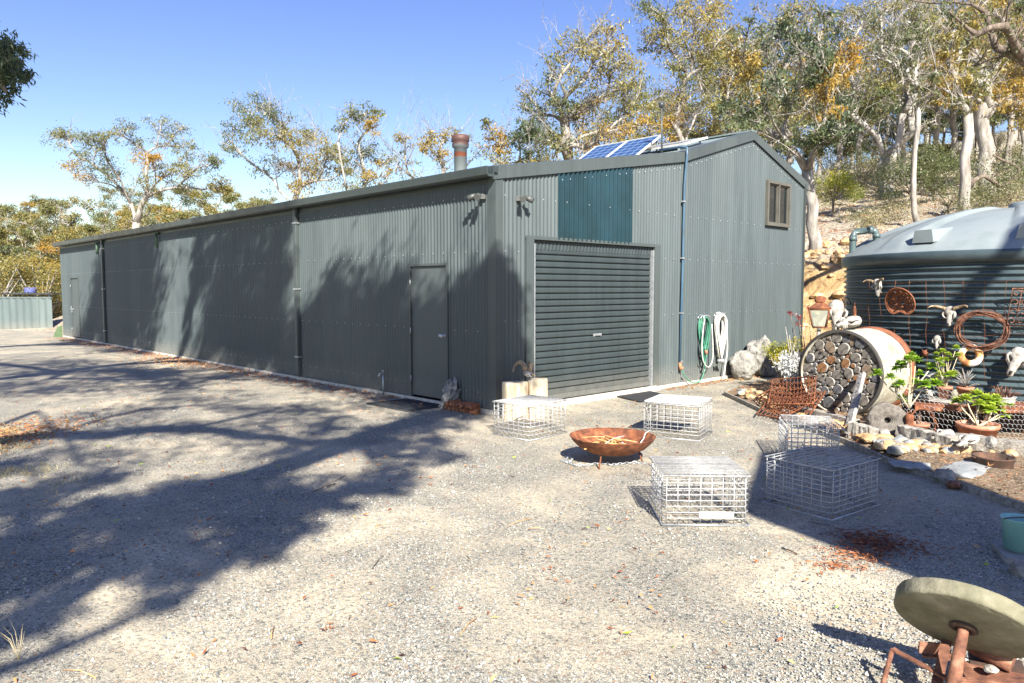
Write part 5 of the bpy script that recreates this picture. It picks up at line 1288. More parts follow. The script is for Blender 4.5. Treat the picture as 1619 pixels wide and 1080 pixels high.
mb.tube([a, b_], .045, 14); mb.build('roller', M['rust_pale'], t)
mb = MB(); bar(W(1520, 1062, .09), W(1650, 1075, .09), .20, .010); mb.beam(W(1515, 1086, .07), W(1640, 1096, .07), .02, .08); mb.build('tray', M['rust_pale'], t)
mb = MB(); bar(W(1532, 1040, .10), W(1618, 1056, .10), .10, .02); mb.build('dark_plate', M['rust_dark'], t)
stone('flat_stone', W(1567, 1058, .13), .03, 931, M['bone'], 'chip of pale stone lying in the rusty tray', 'flagstones', .5)

# ---- ground litter: each patch is uncountable
def litter(name, label, px, py, sx, sy, n, L, Wd, tint, seed, rot=0, h=.02, mat='leaf_fallen'):
    g_ = np.random.default_rng(seed); c = W(px, py); xy = g_.normal(size=(n, 2)) * (sx, sy); cr_, sr_ = math.cos(rot), math.sin(rot)
    pos = np.stack([c.x + xy[:, 0] * cr_ - xy[:, 1] * sr_, c.y + xy[:, 0] * sr_ + xy[:, 1] * cr_, np.abs(g_.normal(0, h, n)) + .012], 1)
    axs = g_.normal(size=(n, 3)); axs[:, 2] *= .25
    o = leafmesh(name, pos, axs, L, Wd, g_.uniform(*tint, n), M[mat], None, fold=.1, rng=g_); return tag(o, label, 'leaves', None, 'stuff')
litter('bark_litter', 'heap of dark brown bark strips in the shade beside the basket', 1385, 862, .15, .12, 750, .048, .008, (0, .10), 1, R(-15), .022)
litter('bark_litter', 'sunlit strewn orange-brown bark strips beside the darker heap', 1352, 880, .10, .08, 220, .045, .008, (.25, .5), 2, R(-15), .015)
litter('bark_litter', 'thin curl of orange bark strips nearest the camera side of the heap', 1322, 899, .10, .035, 110, .045, .008, (.25, .5), 3, R(-10), .012)
litter('leaf_litter', 'drift of reddish-orange fallen leaves on the left verge of the yard', 10, 690, .35, .6, 1100, .055, .018, (.2, .75), 4, 0, .01)
litter('leaf_litter', 'thin drift of orange leaves near the long wall beyond the shade', 290, 572, 1.1, .5, 900, .055, .018, (.3, .8), 5, R(-40), .006)
g_ = np.random.default_rng(12); n = 6500
x = g_.uniform(-9, 5.2, n); y = 2.4 + 14 * g_.random(n) ** 1.3
cl = np.array([noise.noise(Vector((a * .9, b * .9, 4))) for a, b in zip(x, y)]); k = (g_.random(n) < np.clip(.25 + cl * 1.4, .08, 1)) & ((x * V.x + (y - P0.y) * V.y + .23 * V.x) * 1 < 0.0 + 20)
inside = np.array([(Vector((a, b, 0)) - P0).dot(U) > -.03 and (Vector((a, b, 0)) - P0).dot(V) > -.03 for a, b in zip(x, y)]); k &= ~inside & (x < 3.4 + (y < 5) * .5)
x, y = x[k], y[k]; m_ = len(x); tn = g_.random(m_) ** 1.0 * .85; tn[g_.random(m_) < .05] = 1.0
axs = g_.normal(size=(m_, 3)); axs[:, 2] *= .18
tag(leafmesh('leaf_litter', np.stack([x, y, np.full(m_, .02)], 1), axs, .046, .014, tn, M['leaf_fallen'], None, fold=.12, rng=g_), 'scattered dry orange, brown and green gum leaves on the gravel', 'leaves', None, 'stuff')
# dry leaves drifted along the wall foot
parts_ = []
for (a, b, v, spread, n) in ((1.0, 23, -.25, .22, 2600),):
    u = g_.uniform(a, b, n); vv = v + g_.normal(0, spread, n); vv = np.minimum(vv, -.08); pos = np.array([list(B(i, j, .016)) for i, j in zip(u, vv)]); axs = g_.normal(size=(n, 3)); axs[:, 2] *= .2
    tag(leafmesh('leaf_litter', pos, axs, .05, .016, g_.uniform(.1, .6, n), M['leaf_fallen'], None, fold=.1, rng=g_), 'brown leaves drifted along the foot of the long wall', 'leaves', None, 'stuff')
n = 700; v = g_.uniform(3.9, 9, n); u = -.12 - np.abs(g_.normal(0, .14, n)); pos = np.array([list(B(i, j, .016)) for i, j in zip(u, v)]); axs = g_.normal(size=(n, 3)); axs[:, 2] *= .2
tag(leafmesh('leaf_litter', pos, axs, .045, .015, g_.uniform(.2, .75, n), M['leaf_fallen'], None, fold=.1, rng=g_), 'orange leaves caught along the foot of the end wall', 'leaves', None, 'stuff')
g2 = np.random.default_rng(31)
for _ in range(16):
    x, y = g2.uniform(-4, 2.6), g2.uniform(3, 9)
    if abs(x) > .66 * y: continue
    a = g2.uniform(0, 6.28); L = g2.uniform(.08, .28); p = Vector((x, y, .012)); d = Vector((math.cos(a), math.sin(a), 0)) * L; mb = MB()
    mb.tube([p, p + d * .5 + Vector((0, g2.uniform(-.02, .02), .012)), p + d], [.0035, .003, .0015], 4)
    single(mb, 'fallen_twig', M['bark_brown'] if g2.random() < .6 else M['kindling'], 'thin dry twig lying on the open gravel', 'twig', p, 'twigs lying about the yard')
# mulch twigs and leaves over the bed
n = 3000; pos = []
while len(pos) < n:
    p = poly_at(near, g_.random()).lerp(poly_at(far, g_.random()), g_.random())
    if p.y > 3: pos.append((p.x, p.y, .09))
axs = g_.normal(size=(n, 3)); axs[:, 2] *= .35
tag(leafmesh('mulch_litter', np.array(pos), axs, .055, .012, g_.uniform(0, .7, n), M['leaf_fallen'], None, fold=.1, rng=g_), 'twiggy brown mulch over the garden bed', 'mulch', None, 'stuff')
# loose stones
def stones(name, label, n, fx, size, mats, seed):
    g_ = np.random.default_rng(seed); x, y = fx(g_, n); n = len(x)
    base = np.array([(1, 0, 0), (-1, 0, 0), (0, 1, 0), (0, -1, 0), (0, 0, 1), (0, 0, -1)], float); tri = np.array([(0, 2, 4), (2, 1, 4), (1, 3, 4), (3, 0, 4), (2, 0, 5), (1, 2, 5), (3, 1, 5), (0, 3, 5)])
    s = size * g_.lognormal(0, .35, n); q = g_.uniform(0, 6.28, n); v = base[None] * g_.uniform(.6, 1.25, (n, 6, 1)) * s[:, None, None]; v[:, :, 2] *= .6
    cq, sq = np.cos(q)[:, None], np.sin(q)[:, None]; vx = v[:, :, 0] * cq - v[:, :, 1] * sq * .8; vy = v[:, :, 0] * sq + v[:, :, 1] * cq * .8
    v = np.stack([vx + x[:, None], vy + y[:, None], v[:, :, 2] + s[:, None] * .30], 2)
    f = (tri[None] + (np.arange(n) * 6)[:, None, None]).reshape(-1, 3); me = bpy.data.meshes.new(name); me.vertices.add(n * 6); me.vertices.foreach_set('co', v.astype(np.float32).ravel())
    me.loops.add(f.size); me.loops.foreach_set('vertex_index', f.ravel().astype(np.int32)); me.polygons.add(len(f)); me.polygons.foreach_set('loop_start', np.arange(0, f.size, 3, dtype=np.int32)); me.polygons.foreach_set('loop_total', np.full(len(f), 3, dtype=np.int32))
    at = me.attributes.new('tint', 'FLOAT', 'FACE'); at.data.foreach_set('value', np.repeat(g_.random(n), 8).astype(np.float32)); me.materials.append(mats); me.update(calc_edges=True)
    o = bpy.data.objects.new(name, me); S.collection.objects.link(o); return tag(o, label, 'gravel', None, 'stuff')
m, n_, b = nodes('loose_gravel_stones'); at = N(n_, 'ShaderNodeAttribute'); at.attribute_name = 'tint'
n_.links.new(ramp(n_, at.outputs['Fac'], [(0, (.12, .13, .14)), (.35, (.27, .285, .28)), (.6, (.42, .42, .39)), (.82, (.50, .455, .36)), (.96, (.60, .59, .56)), (1, (.42, .22, .12))]), b.inputs['Base Color']); b.inputs['Roughness'].default_value = .85
def fx(g_, n):
    y = 2.6 + 9.5 * g_.random(n) ** 1.9; x = g_.uniform(-.78, .78, n) * y; den = np.array([noise.noise(Vector((a * .8, b_ * .8, 11))) + .4 * noise.noise(Vector((a * 3, b_ * 3, 1))) for a, b_ in zip(x, y)])
    k = (g_.random(n) < np.clip(.55 + den * 1.5, .06, 1)); k &= (x < 3.45 + np.clip((6.4 - y) * .12, 0, .5)); q = (x + .23) * U.x + (y - P0.y) * U.y; q2 = (x + .23) * V.x + (y - P0.y) * V.y; k &= ~((q > -.06) & (q2 > -.06)); return x[k], y[k]
stones('loose_gravel', 'loose crushed stones over the near part of the yard', 80000, fx, .0066, m, 3)
# ================================================================== TREES
def skeleton_tree(name, label, base, fork, clumps, tr, leaf='leaf', bark='bark', seed=1, group=None, nleaf=260, L=.16, Wd=.045,
                  twigs=9, cat='tree', tint=.3, wob=.07, minr=.012, trunkpts=None, expo=.62, origin=None, sig=.26, crownname='crown', droop=.9, twr=None, bare=10):
    """clumps: (Vector, radius, tint or None, leaf factor). Limbs grow from the fork to every clump, each from the nearest limb below it."""
    rs = random.Random(seed); ng = np.random.default_rng(seed)
    base, fork = Vector(base), Vector(fork); t = thing(name, label, cat, base, group)
    pos, par, path_len = [], [], []
    def node(p, q): pos.append(Vector(p)); par.append(q); path_len.append(0 if q < 0 else path_len[q] + (pos[q] - pos[-1]).length); return len(pos) - 1
    chains = []
    tp = [base - Vector((0, 0, .25))] + (trunkpts or []) + [fork]
    n = max(5, int((fork - base).length / .55)); ch = []; last = -1
    tot = [0]
    for a, b in zip(tp[:-1], tp[1:]): tot.append(tot[-1] + (b - a).length)
    for i in range(n + 1):
        s = tot[-1] * i / n; k = max(j for j in range(len(tot) - 1) if tot[j] <= s + 1e-9); p = tp[k].lerp(tp[k + 1], (s - tot[k]) / max(1e-6, tot[k + 1] - tot[k]))
        j = tr * .5 if 0 < i < n else 0
        last = node(p + Vector((rs.uniform(-j, j), rs.uniform(-j, j), 0)), last); ch.append(last)
    chains.append(ch); ntr = len(ch)
    ends = []
    for c in sorted(clumps, key=lambda c: (c[0] - fork).length):
        p = Vector(c[0]); best, bi = 1e9, ntr - 1
        for i in range(int(ntr * .55), len(pos)):
            q = pos[i]; d = (p - q).length
            if d < .25: continue
            up = (p.z - q.z) / d
            cost = d + .50 * path_len[i] + (d * .8 * max(0, .15 - up)) + (0 if i >= ntr - 1 else .5)
            if cost < best: best, bi = cost, i
        q = pos[bi]; d = (p - q).length; prev = pos[par[bi]] if par[bi] >= 0 else q - Zv
        tan = (q - prev).normalized(); out = (p - q).normalized()
        ctrl = q + (tan * .22 + out * .6 + Zv * .22).normalized() * d * .5
        k = max(3, int(d / .45)); ch = [bi]; last = bi; ww = wob * d * .8
        w1, w2 = rv(ww), rv(ww * .6); ph = rs.uniform(0, 6)
        for i in range(1, k + 1):
            f = i / k; z = q * (1 - f) ** 2 + ctrl * 2 * f * (1 - f) + p * f * f
            z += (w1 * math.sin(f * 3.14 * 2 + ph) + w2 * math.sin(f * 3.14 * 5 + ph * 2)) * .5 * math.sin(f * 3.14) ** .5 if i < k else Vector((0, 0, 0))
            last = node(z, last); ch.append(last)
        chains.append(ch); ends.append((last, c, out))
    wt = [0.0] * len(pos)
    for e, c, o in ends:
        i = e
        while i >= 0: wt[i] += 1; i = par[i]
    W0 = max(1, wt[ntr - 1]); rad = []
    for i in range(len(pos)):
        f = (max(wt[i], .35) / W0) ** expo * tr * .86
        if i < ntr: f = tr * (1.0 - .14 * i / ntr) * (1 + .35 * math.exp(-i * 1.6))
        rad.append(max(minr, f))
    mb = MB()
    for ci, ch in enumerate(chains):
        r = [rad[i] for i in ch]
        if ci:
            r[0] = min(r[0], r[1] * 1.5); nn_ = len(r)
            for k in range(1, nn_):
                if wt[ch[k]] <= 1.01: r[k] = max(minr * .7, r[k] * (1 - .75 * k / nn_))
        for k in range(1, len(r)): r[k] = min(r[k], r[k - 1])
        mb.tube([pos[i] for i in ch], r, 10 if ci == 0 and tr > .1 else 7 if max(r) > .05 else 5, cap=True)
    P_, T_, S_ = [], [], []
    tw = twr or minr * .55
    for e, c, o in ends:
        Rr = c[1]; nl = c[3] if len(c) > 3 else 1; tt = c[2] if c[2] is not None else tint + rs.uniform(-.14, .16)
        p = pos[e]; back = pos[par[par[e]]] if par[e] >= 0 and par[par[e]] >= 0 else p
        for k in range(twigs):
            f = rs.random(); s = back.lerp(p, f); d = Vector((rs.gauss(0, 1), rs.gauss(0, 1), rs.gauss(.35, .7))).normalized(); d = (d + o * .5).normalized(); ln = Rr * rs.uniform(.55, 1.15)
            tip = s + d * ln; mid = s.lerp(tip, .5) + rv(Rr * .12); mb.tube([s, mid, tip], [tw * 1.5, tw, tw * .5], 3, cap=False)
            if nl < .5 or Rr > .5:
                for _ in range(2): m2 = mid + rv(1).normalized() * Rr * .4; mb.tube([mid, m2.lerp(mid, .5) + rv(Rr * .05), m2], [tw, tw * .7, tw * .4], 3, cap=False)
            m_ = int(nleaf * 1.55 * nl / twigs * rs.uniform(.5, 1.5))
            if m_ > 0: P_.append(np.array(tip) + ng.normal(size=(m_, 3)) * np.array((1, 1, .62)) * Rr * sig); T_.append(np.full(m_, tt + rs.uniform(-.07, .07)))
    def spray(p, d, ln, r, lv):
        q = p; pts = [p]
        for k in range(4): d = (d + rv(.28) + Zv * .10).normalized(); q = q + d * ln / 4; pts.append(q)
        mb.tube(pts, [r * (1 - .2 * k) for k in range(5)], 4 if lv == 2 else 3, cap=False)
        if lv > 0:
            for k in (1, 2, 3, 4):
                if rs.random() < .85: spray(pts[k], (d + rv(.9)).normalized(), ln * rs.uniform(.4, .6), r * .55, lv - 1)
    if W0 > 1 and bare:
        Hc = max(c[0].z for c in clumps) - base.z
        for _ in range(bare):
            i = rs.randrange(ntr - 1, len(pos)); q = pos[i]; d = Vector((rs.gauss(0, 1), rs.gauss(0, 1), rs.uniform(.2, 1.4))).normalized(); spray(q, d, Hc * rs.uniform(.12, .22), min(rad[i] * .6, max(minr * 1.1, .02)), 2)
    mb.build('trunk', M[bark], t)
    if P_:
        P_ = np.concatenate(P_); T_ = np.concatenate(T_) + ng.normal(0, .055, len(P_)); A_ = ng.normal(size=(len(P_), 3)); A_[:, 2] -= droop
        leafmesh(crownname, P_, A_, L, Wd, T_, M[leaf], t, fold=.04, rng=ng, origin=base)
    return t
def cpx(lst, y, jit=1.2, seed=1, nl=1.0):
    """clumps from picture directions at about distance y: (px, py, r_px, tint, leaf factor)"""
    rs = random.Random(seed); out = []
    for e in lst:
        yy = y + rs.uniform(-jit, jit); p = D(e[0], e[1], yy); out.append((p, e[2] / F * yy, e[3] if len(e) > 3 else None, (e[4] if len(e) > 4 else 1) * nl))
    return out
def at_base(px, y):
    p = D(px, 457, y); p.z = terrain(p.x, p.y); return p
BG = 'gum trees standing around the shed'
OR = .95
# left, spreading crown over the shed roof
y = 36
skeleton_tree('gum_tree', 'pale-trunked gum with a wide flat-topped open crown over the far left of the roof', at_base(222, y), D(216, 352, y), cpx([
    (82, 220, 20, .35, .8), (108, 214, 20, .4), (140, 216, 22, .3), (165, 222, 18, .4), (112, 270, 20, .85, .8), (122, 285, 14, .9, .7), (150, 262, 20, .25), (170, 256, 22, .3), (150, 240, 16, .4, .7), (125, 250, 15, .3, .5),
    (232, 242, 20, OR), (240, 252, 14, 1), (200, 204, 18, .3, .6), (185, 210, 16, .4, .5), (255, 194, 20, .4), (290, 198, 16, .4, .6), (285, 232, 22, .45), (300, 236, 14, .3), (268, 275, 22, .5), (305, 272, 24, .5), (330, 262, 20, .3, .7), (345, 258, 12, .3, .6), (348, 296, 20, .55), (355, 300, 12, .5), (238, 300, 24, .4, .8), (190, 300, 18, .3, .4), (320, 300, 16, .35, .6), (215, 230, 12, .3, .4)], y, 1.8, 2, 1.15), .20, bark='bark', bare=14, seed=21, group=BG, L=.13, Wd=.04, minr=.028, twigs=10)
y = 31
skeleton_tree('gum_tree', 'tall slim gum with thin pale limbs and mottled crown behind the middle of the roof', at_base(465, y), D(462, 330, y), cpx([
    (385, 175, 26, .25), (405, 168, 24, .3), (430, 182, 26, .3), (370, 200, 20, .2, .7), (452, 205, 26, .5), (440, 215, 24, .6), (412, 215, 24, .45), (500, 222, 26, .55), (520, 235, 26, .6), (542, 244, 20, .5), (488, 212, 18, .5), (470, 248, 28, .75), (460, 262, 22, .8), (475, 295, 18, .75), (362, 222, 16, .3, .5), (348, 225, 12, .3, .4), (402, 262, 22, .3, .6), (430, 262, 20, .3, .4), (520, 285, 22, .7, .7), (545, 275, 18, .6), (500, 262, 22, .5, .6), (395, 195, 18, .35)], y, 1.4, 3, 1.1), .15, bark='bark', bare=22, seed=22, group=BG, L=.13, Wd=.04, minr=.022, twigs=9)
y = 28
skeleton_tree('gum_tree', 'narrow gum with small rounded topmost clumps just left of the flue', at_base(578, y), D(574, 330, y), cpx([(558, 182, 18, .35), (575, 178, 18, .35), (590, 185, 18, .4), (600, 197, 14, .8), (545, 196, 14, .4, .6), (566, 225, 20, .35), (585, 232, 16, .35, .6), (560, 255, 22, .3, .6), (608, 262, 18, .8), (600, 280, 16, .8), (580, 285, 20, .3, .5), (548, 300, 18, .5), (620, 245, 12, .5, .5), (535, 225, 12, .4, .5)], y, 1, 4, .75), .12, bark='bark_white', seed=23, group=BG, L=.12, Wd=.038, minr=.018)
y = 27
skeleton_tree('gum_tree', 'nearly leafless grey gum with one golden clump beside the flue', at_base(668, y), D(666, 330, y), cpx([(643, 212, 14, .7, .6), (680, 222, 20, .72, 1.2), (682, 238, 18, .7, 1.2), (706, 208, 12, .6, .5), (735, 212, 14, .5, .3), (640, 240, 14, .4, .25), (625, 262, 18, .3, .2), (655, 285, 20, .7, .5), (700, 262, 16, .4, .15), (720, 285, 14, .3, .12), (645, 275, 16, .3, .2), (762, 235, 14, .4, .2)], y, 1, 5, .8), .12, bark='bark', bare=24, seed=24, group=BG, L=.12, Wd=.04, minr=.018)
y = 26
skeleton_tree('gum_tree', 'thin gum with a yellow-orange low clump, first tree right of the flue', at_base(812, y), D(815, 310, y), cpx([(780, 220, 20, .85, 1.1), (792, 232, 14, .8), (772, 195, 12, .4, .4), (768, 248, 12, .4, .3), (830, 190, 18, .12), (818, 215, 20, .15), (842, 210, 18, .15), (812, 262, 22, .6), (800, 275, 18, .7), (850, 245, 20, .3), (838, 262, 16, .6), (870, 262, 22, .6), (790, 255, 14, .5, .5)], y, 1, 6), .11, bark='bark', seed=25, group=BG, L=.12, Wd=.04, minr=.018)
y = 27
skeleton_tree('gum_tree', 'large grey-limbed gum with high golden-olive crown between the flue and solar panels', at_base(900, y), D(893, 195, y), cpx([
    (935, 52, 26, .5), (960, 60, 26, .65), (915, 75, 26, .5), (972, 80, 24, .6), (995, 92, 26, .6), (902, 100, 22, .5, .8), (940, 95, 28, .5), (965, 112, 28, .55), (1005, 115, 24, .5), (985, 140, 26, .45), (925, 125, 26, .4), (870, 105, 22, .35, .5), (865, 140, 24, .3, .6), (838, 152, 20, .3, .5), (815, 158, 14, .3, .3), (882, 165, 24, .3), (905, 185, 20, .25, .7), (950, 165, 26, .4, .7), (1010, 150, 18, .4, .7), (1018, 172, 22, .5), (1035, 160, 18, .4), (970, 205, 24, .85), (1000, 200, 22, .5, .6), (1030, 205, 22, .8), (850, 225, 26, .3), (880, 235, 22, .5), (925, 235, 24, .5, .5), (835, 185, 20, .15), (868, 205, 22, .2), (820, 140, 14, .3, .1), (880, 85, 12, .3, .1)], y, 1.6, 7, .85), .20, bark='bark', bare=40, seed=26, group=BG, minr=.024, twigs=11, L=.14, Wd=.045)
y = 29
skeleton_tree('gum_tree', 'tall gum whose leafy crown touches the top of the picture above the solar panels', at_base(1092, y), D(1083, 235, y), cpx([
    (1030, 10, 24, .25), (1020, 30, 22, .3), (1050, 30, 26, .5), (1075, 12, 26, .55), (1100, 25, 26, .6), (1125, 15, 24, .6), (1145, 22, 24, .6), (1155, 45, 18, .55), (1110, 50, 26, .6), (1080, 55, 26, .55), (1040, 60, 24, .45), (1020, 72, 18, .5), (1060, 78, 24, .5), (1095, 85, 24, .5), (1130, 72, 22, .55), (1085, 115, 18, .35, .6), (1060, 100, 16, .4, .5), (1125, 100, 18, .5), (1075, 160, 16, .7, .5), (1110, 165, 20, .5, .5), (1060, 190, 18, .9), (1130, 150, 18, .4, .5)], y, 1.6, 8, .9), .14, bark='bark', bare=22, seed=27, group=BG, minr=.022, L=.14, Wd=.045)
# right of the gable: nearest big grey-green gum
b_ = at_base(1287, 21.5)
skeleton_tree('gum_tree', 'nearest big gum just right of the gable, rough brown trunk and thick dark green leaves', b_, D(1276, 268, 21.3), cpx([
    (1228, 60, 24, .08), (1255, 62, 26, .1), (1290, 48, 24, .1), (1245, 92, 28, .05), (1275, 88, 28, .1), (1300, 78, 22, .12), (1220, 105, 24, .2), (1240, 125, 26, .1), (1268, 130, 24, .15), (1298, 118, 24, .1), (1320, 100, 22, .8), (1335, 80, 22, OR), (1348, 98, 18, 1), (1330, 118, 20, .8), (1200, 45, 18, .2, .5), (1195, 15, 16, .2, .4), (1255, 15, 20, .15, .6), (1310, 20, 18, .2, .5), (1175, 92, 20, .75), (1165, 105, 20, .7), (1185, 118, 18, .7), (1150, 180, 22, .15), (1170, 172, 22, .12), (1185, 190, 22, .15), (1160, 205, 20, .2), (1205, 175, 20, .2, .7), (1215, 205, 20, .2, .6), (1300, 175, 20, .25, .7), (1315, 200, 22, .1), (1338, 198, 22, .08), (1335, 222, 20, .15), (1310, 225, 18, .2), (1305, 160, 18, .9), (1250, 175, 20, .5, .5), (1275, 205, 18, .25, .5)], 21, 1.6, 9, .72), .17, bark='bark', bare=34, seed=28, group=BG, minr=.02, twigs=10, L=.13, Wd=.045, trunkpts=[b_ + Vector((-.1, 0, 1.4))])
y = 30
bb = G(1395, 312)
skeleton_tree('gum_tree', 'multi-stemmed white gum on the slope with thick bare pale limbs', bb, D(1400, 250, bb.y), cpx([
    (1330, 95, 20, .3, .4), (1350, 60, 22, .3, .6), (1365, 40, 22, .35, .7), (1392, 30, 22, .3, .8), (1415, 55, 22, .3, .6), (1440, 45, 24, .35, .8), (1465, 62, 22, .4, .6), (1420, 95, 20, .25, .5), (1450, 115, 24, .2, .7), (1385, 90, 20, .2, .4), (1360, 120, 20, .25, .4), (1335, 150, 18, .3, .3), (1470, 150, 20, .2, .5), (1480, 190, 18, .3, .3), (1395, 130, 18, .3, .3), (1345, 180, 16, .3, .25), (1430, 150, 18, .3, .3), (1405, 15, 20, .5), (1350, 15, 20, .5), (1450, 10, 22, .5)], bb.y, 1.6, 10, .8), .26, bark='bark_white', bare=60, seed=29, group=BG, minr=.035, twigs=12, L=.15, Wd=.045, expo=.6)
bb = G(1408, 314)
skeleton_tree('gum_tree', 'second smooth white stem growing beside the multi-stemmed gum', bb, D(1428, 180, bb.y), cpx([(1410, 40, 20, .3, .5), (1435, 85, 20, .25, .5), (1460, 95, 20, .3, .6), (1475, 40, 20, .5, .7), (1445, 10, 20, .4, .8), (1400, 75, 18, .3, .4), (1480, 120, 18, .3, .4)], bb.y, 1.2, 11), .15, bark='bark_white', bare=26, seed=30, group=BG, minr=.03, twigs=10, trunkpts=[D(1412, 250, bb.y)])
bb = G(1455, 357)
skeleton_tree('gum_tree', 'thin crooked young gum rising from behind the tank lid', bb, D(1452, 170, bb.y), cpx([(1440, 60, 16, .3, .3), (1465, 75, 16, .3, .3), (1430, 100, 14, .3, .3), (1480, 110, 14, .3, .3), (1455, 40, 16, .3, .4), (1442, 130, 12, .3, .2), (1475, 150, 12, .3, .2), (1488, 60, 14, .4, .3)], bb.y, .8, 12), .085, bark='bark', seed=31, group=BG, minr=.012, trunkpts=[D(1444, 325, bb.y), D(1447, 260, bb.y)])
bb = G(1527, 338)
skeleton_tree('gum_tree', 'white trunk with a low bare limb curling right, behind the tank lid', bb, D(1530, 180, bb.y), cpx([(1500, 100, 20, .7), (1520, 75, 22, .5), (1545, 60, 20, .5), (1490, 140, 18, .8), (1505, 165, 14, .3, .3), (1560, 120, 18, .4, .5), (1535, 30, 20, .6), (1510, 45, 18, .6)], bb.y, 1.2, 13), .16, bark='bark_white', seed=32, group=BG, minr=.022)
bb = G(1524, 336); mb = MB()
pts = [D(x, y_, bb.y - .1) for x, y_ in ((1530, 298), (1540, 285), (1556, 278), (1568, 285), (1578, 293), (1592, 290), (1608, 278), (1612, 268), (1602, 260), (1582, 252), (1570, 245))]
mb.tube(pts, [.10, .085, .07, .075, .08, .07, .065, .055, .05, .04, .03], 7); mb.tube([pts[3], pts[3] + Vector((.05, 0, .2)), pts[3] + Vector((.6, 0, .05))], [.05, .04, .03], 6); mb.tube([pts[5], D(1598, 305, bb.y)], [.04, .02], 5)
single(mb, 'fallen_limb', M['bark_brown'], 'dark curled dead limb looping to the right of the white trunk', 'branch', pts[3])
bb = G(1556, 305)
skeleton_tree('gum_tree', 'stout straight grey-trunked gum hung with orange foliage at the right', bb, D(1553, 110, bb.y), cpx([(1480, 110, 22, .9), (1500, 85, 24, 1), (1525, 70, 24, .9), (1485, 140, 22, .85), (1500, 160, 20, .7), (1540, 30, 24, .6), (1570, 20, 24, .6), (1600, 55, 24, .8), (1590, 85, 20, .5), (1615, 165, 26, .85), (1600, 150, 24, .8), (1608, 190, 22, .7), (1525, 120, 18, .4, .5), (1510, 40, 24, .8), (1580, 130, 18, .5, .5)], bb.y, 1.6, 14), .28, bark='bark', bare=26, seed=33, group=BG, minr=.03, twigs=10)
# dark limb reaching in from the right edge
bb = Vector((12.6, 14.0, 0)); bb.z = terrain(bb.x, bb.y)
skeleton_tree('gum_tree', 'dark bare-limbed gum leaning in from beyond the right edge', bb, D(1680, 170, 14.2), cpx([(1475, 5, 14, .3, .2), (1500, 18, 14, .3, .25), (1560, 20, 14, .3, .3), (1520, 70, 12, .3, .1), (1540, 105, 12, .3, .1), (1590, 40, 14, .3, .3), (1610, 10, 14, .3, .4), (1575, 75, 12, .3, .1), (1650, 60, 20, .4), (1700, 20, 30, .4)], 14, .8, 15), .17, bark='bark_brown', seed=34, group=BG, minr=.014, L=.09, Wd=.03)

# wood behind: random trees
def auto_tree(x, y, H, Wd_, seed, label, dens=1, name='gum_tree', orange=.12, tint=.35, nc=None, L=.17, bark=None, frk=None, nleaf=230):
    rs = random.Random(seed); base = Vector((x, y, terrain(x, y))); h0 = H * (frk or rs.uniform(.28, .42)); fork = base + Vector((rs.uniform(-.4, .4), rs.uniform(-.3, .3), h0)); cl = []
    for k in range(nc or rs.randint(15, 21)):
        q = rs.uniform(0, 6.28); rr_ = math.sqrt(rs.random()) * Wd_ / 2; top = 1 - .35 * (rr_ / (Wd_ / 2)) ** 2; z = H * (rs.uniform(.52, 1.0) if rs.random() < .75 else rs.uniform(.38, .6)) * top
        cl.append((base + Vector((rr_ * math.cos(q), rr_ * math.sin(q), z)), rs.uniform(.07, .11) * H, (rs.uniform(.8, 1) if rs.random() < orange else tint + rs.uniform(-.18, .25)), rs.uniform(.6, 1.1) * dens))
    return skeleton_tree(name, label, base, fork, cl, H * .013 + .02, seed=seed, group=GB, bare=16, bark=bark or rs.choice(['bark', 'bark_white', 'bark']), minr=.02 + y * .0003, L=L, Wd=L * .33, twigs=7, nleaf=nleaf, wob=.09)
GB = 'bush trees of the wood behind the shed and fence'
protos = []
for i, (H, Wd_, tint, org, dens) in enumerate(((8.5, 7, .45, .1, 1.4), (8, 6, .55, .2, 1.4), (9.5, 7.5, .35, .12, 1.2), (7, 6.5, .3, .05, 1.5), (11, 7.5, .4, .18, 1.0), (10, 6.5, .25, .1, .9), (12, 7, .5, .25, .8))):
    protos.append((i, H, Wd_, tint, org, dens))
def copy_tree(o, loc, rz, sc, label):
    c = o.copy(); S.collection.objects.link(c); c.location = loc; c.rotation_euler = (0, 0, rz); c.scale = (sc,) * 3; c['label'] = label
    for k in list(o.children):
        d = k.copy(); S.collection.objects.link(d); d.parent = c
    return c
made = {}
def place(pi, px, y, sc, seed, label):
    x = (px - CX) / F * y; z = terrain(x, y)
    if pi not in made:
        i, H, Wd_, tint, org, dens = protos[pi]; made[pi] = auto_tree(x, y, H, Wd_, 100 + pi, label, dens, tint=tint, orange=org, L=.19, nleaf=330); made[pi].scale = (sc,) * 3; made[pi].location.z = z; return made[pi]
    return copy_tree(made[pi], (x, y, z), seed * 1.3, sc, label)
LEFTLAB = 'olive bushy tree of the wood beyond the far fence at the left'
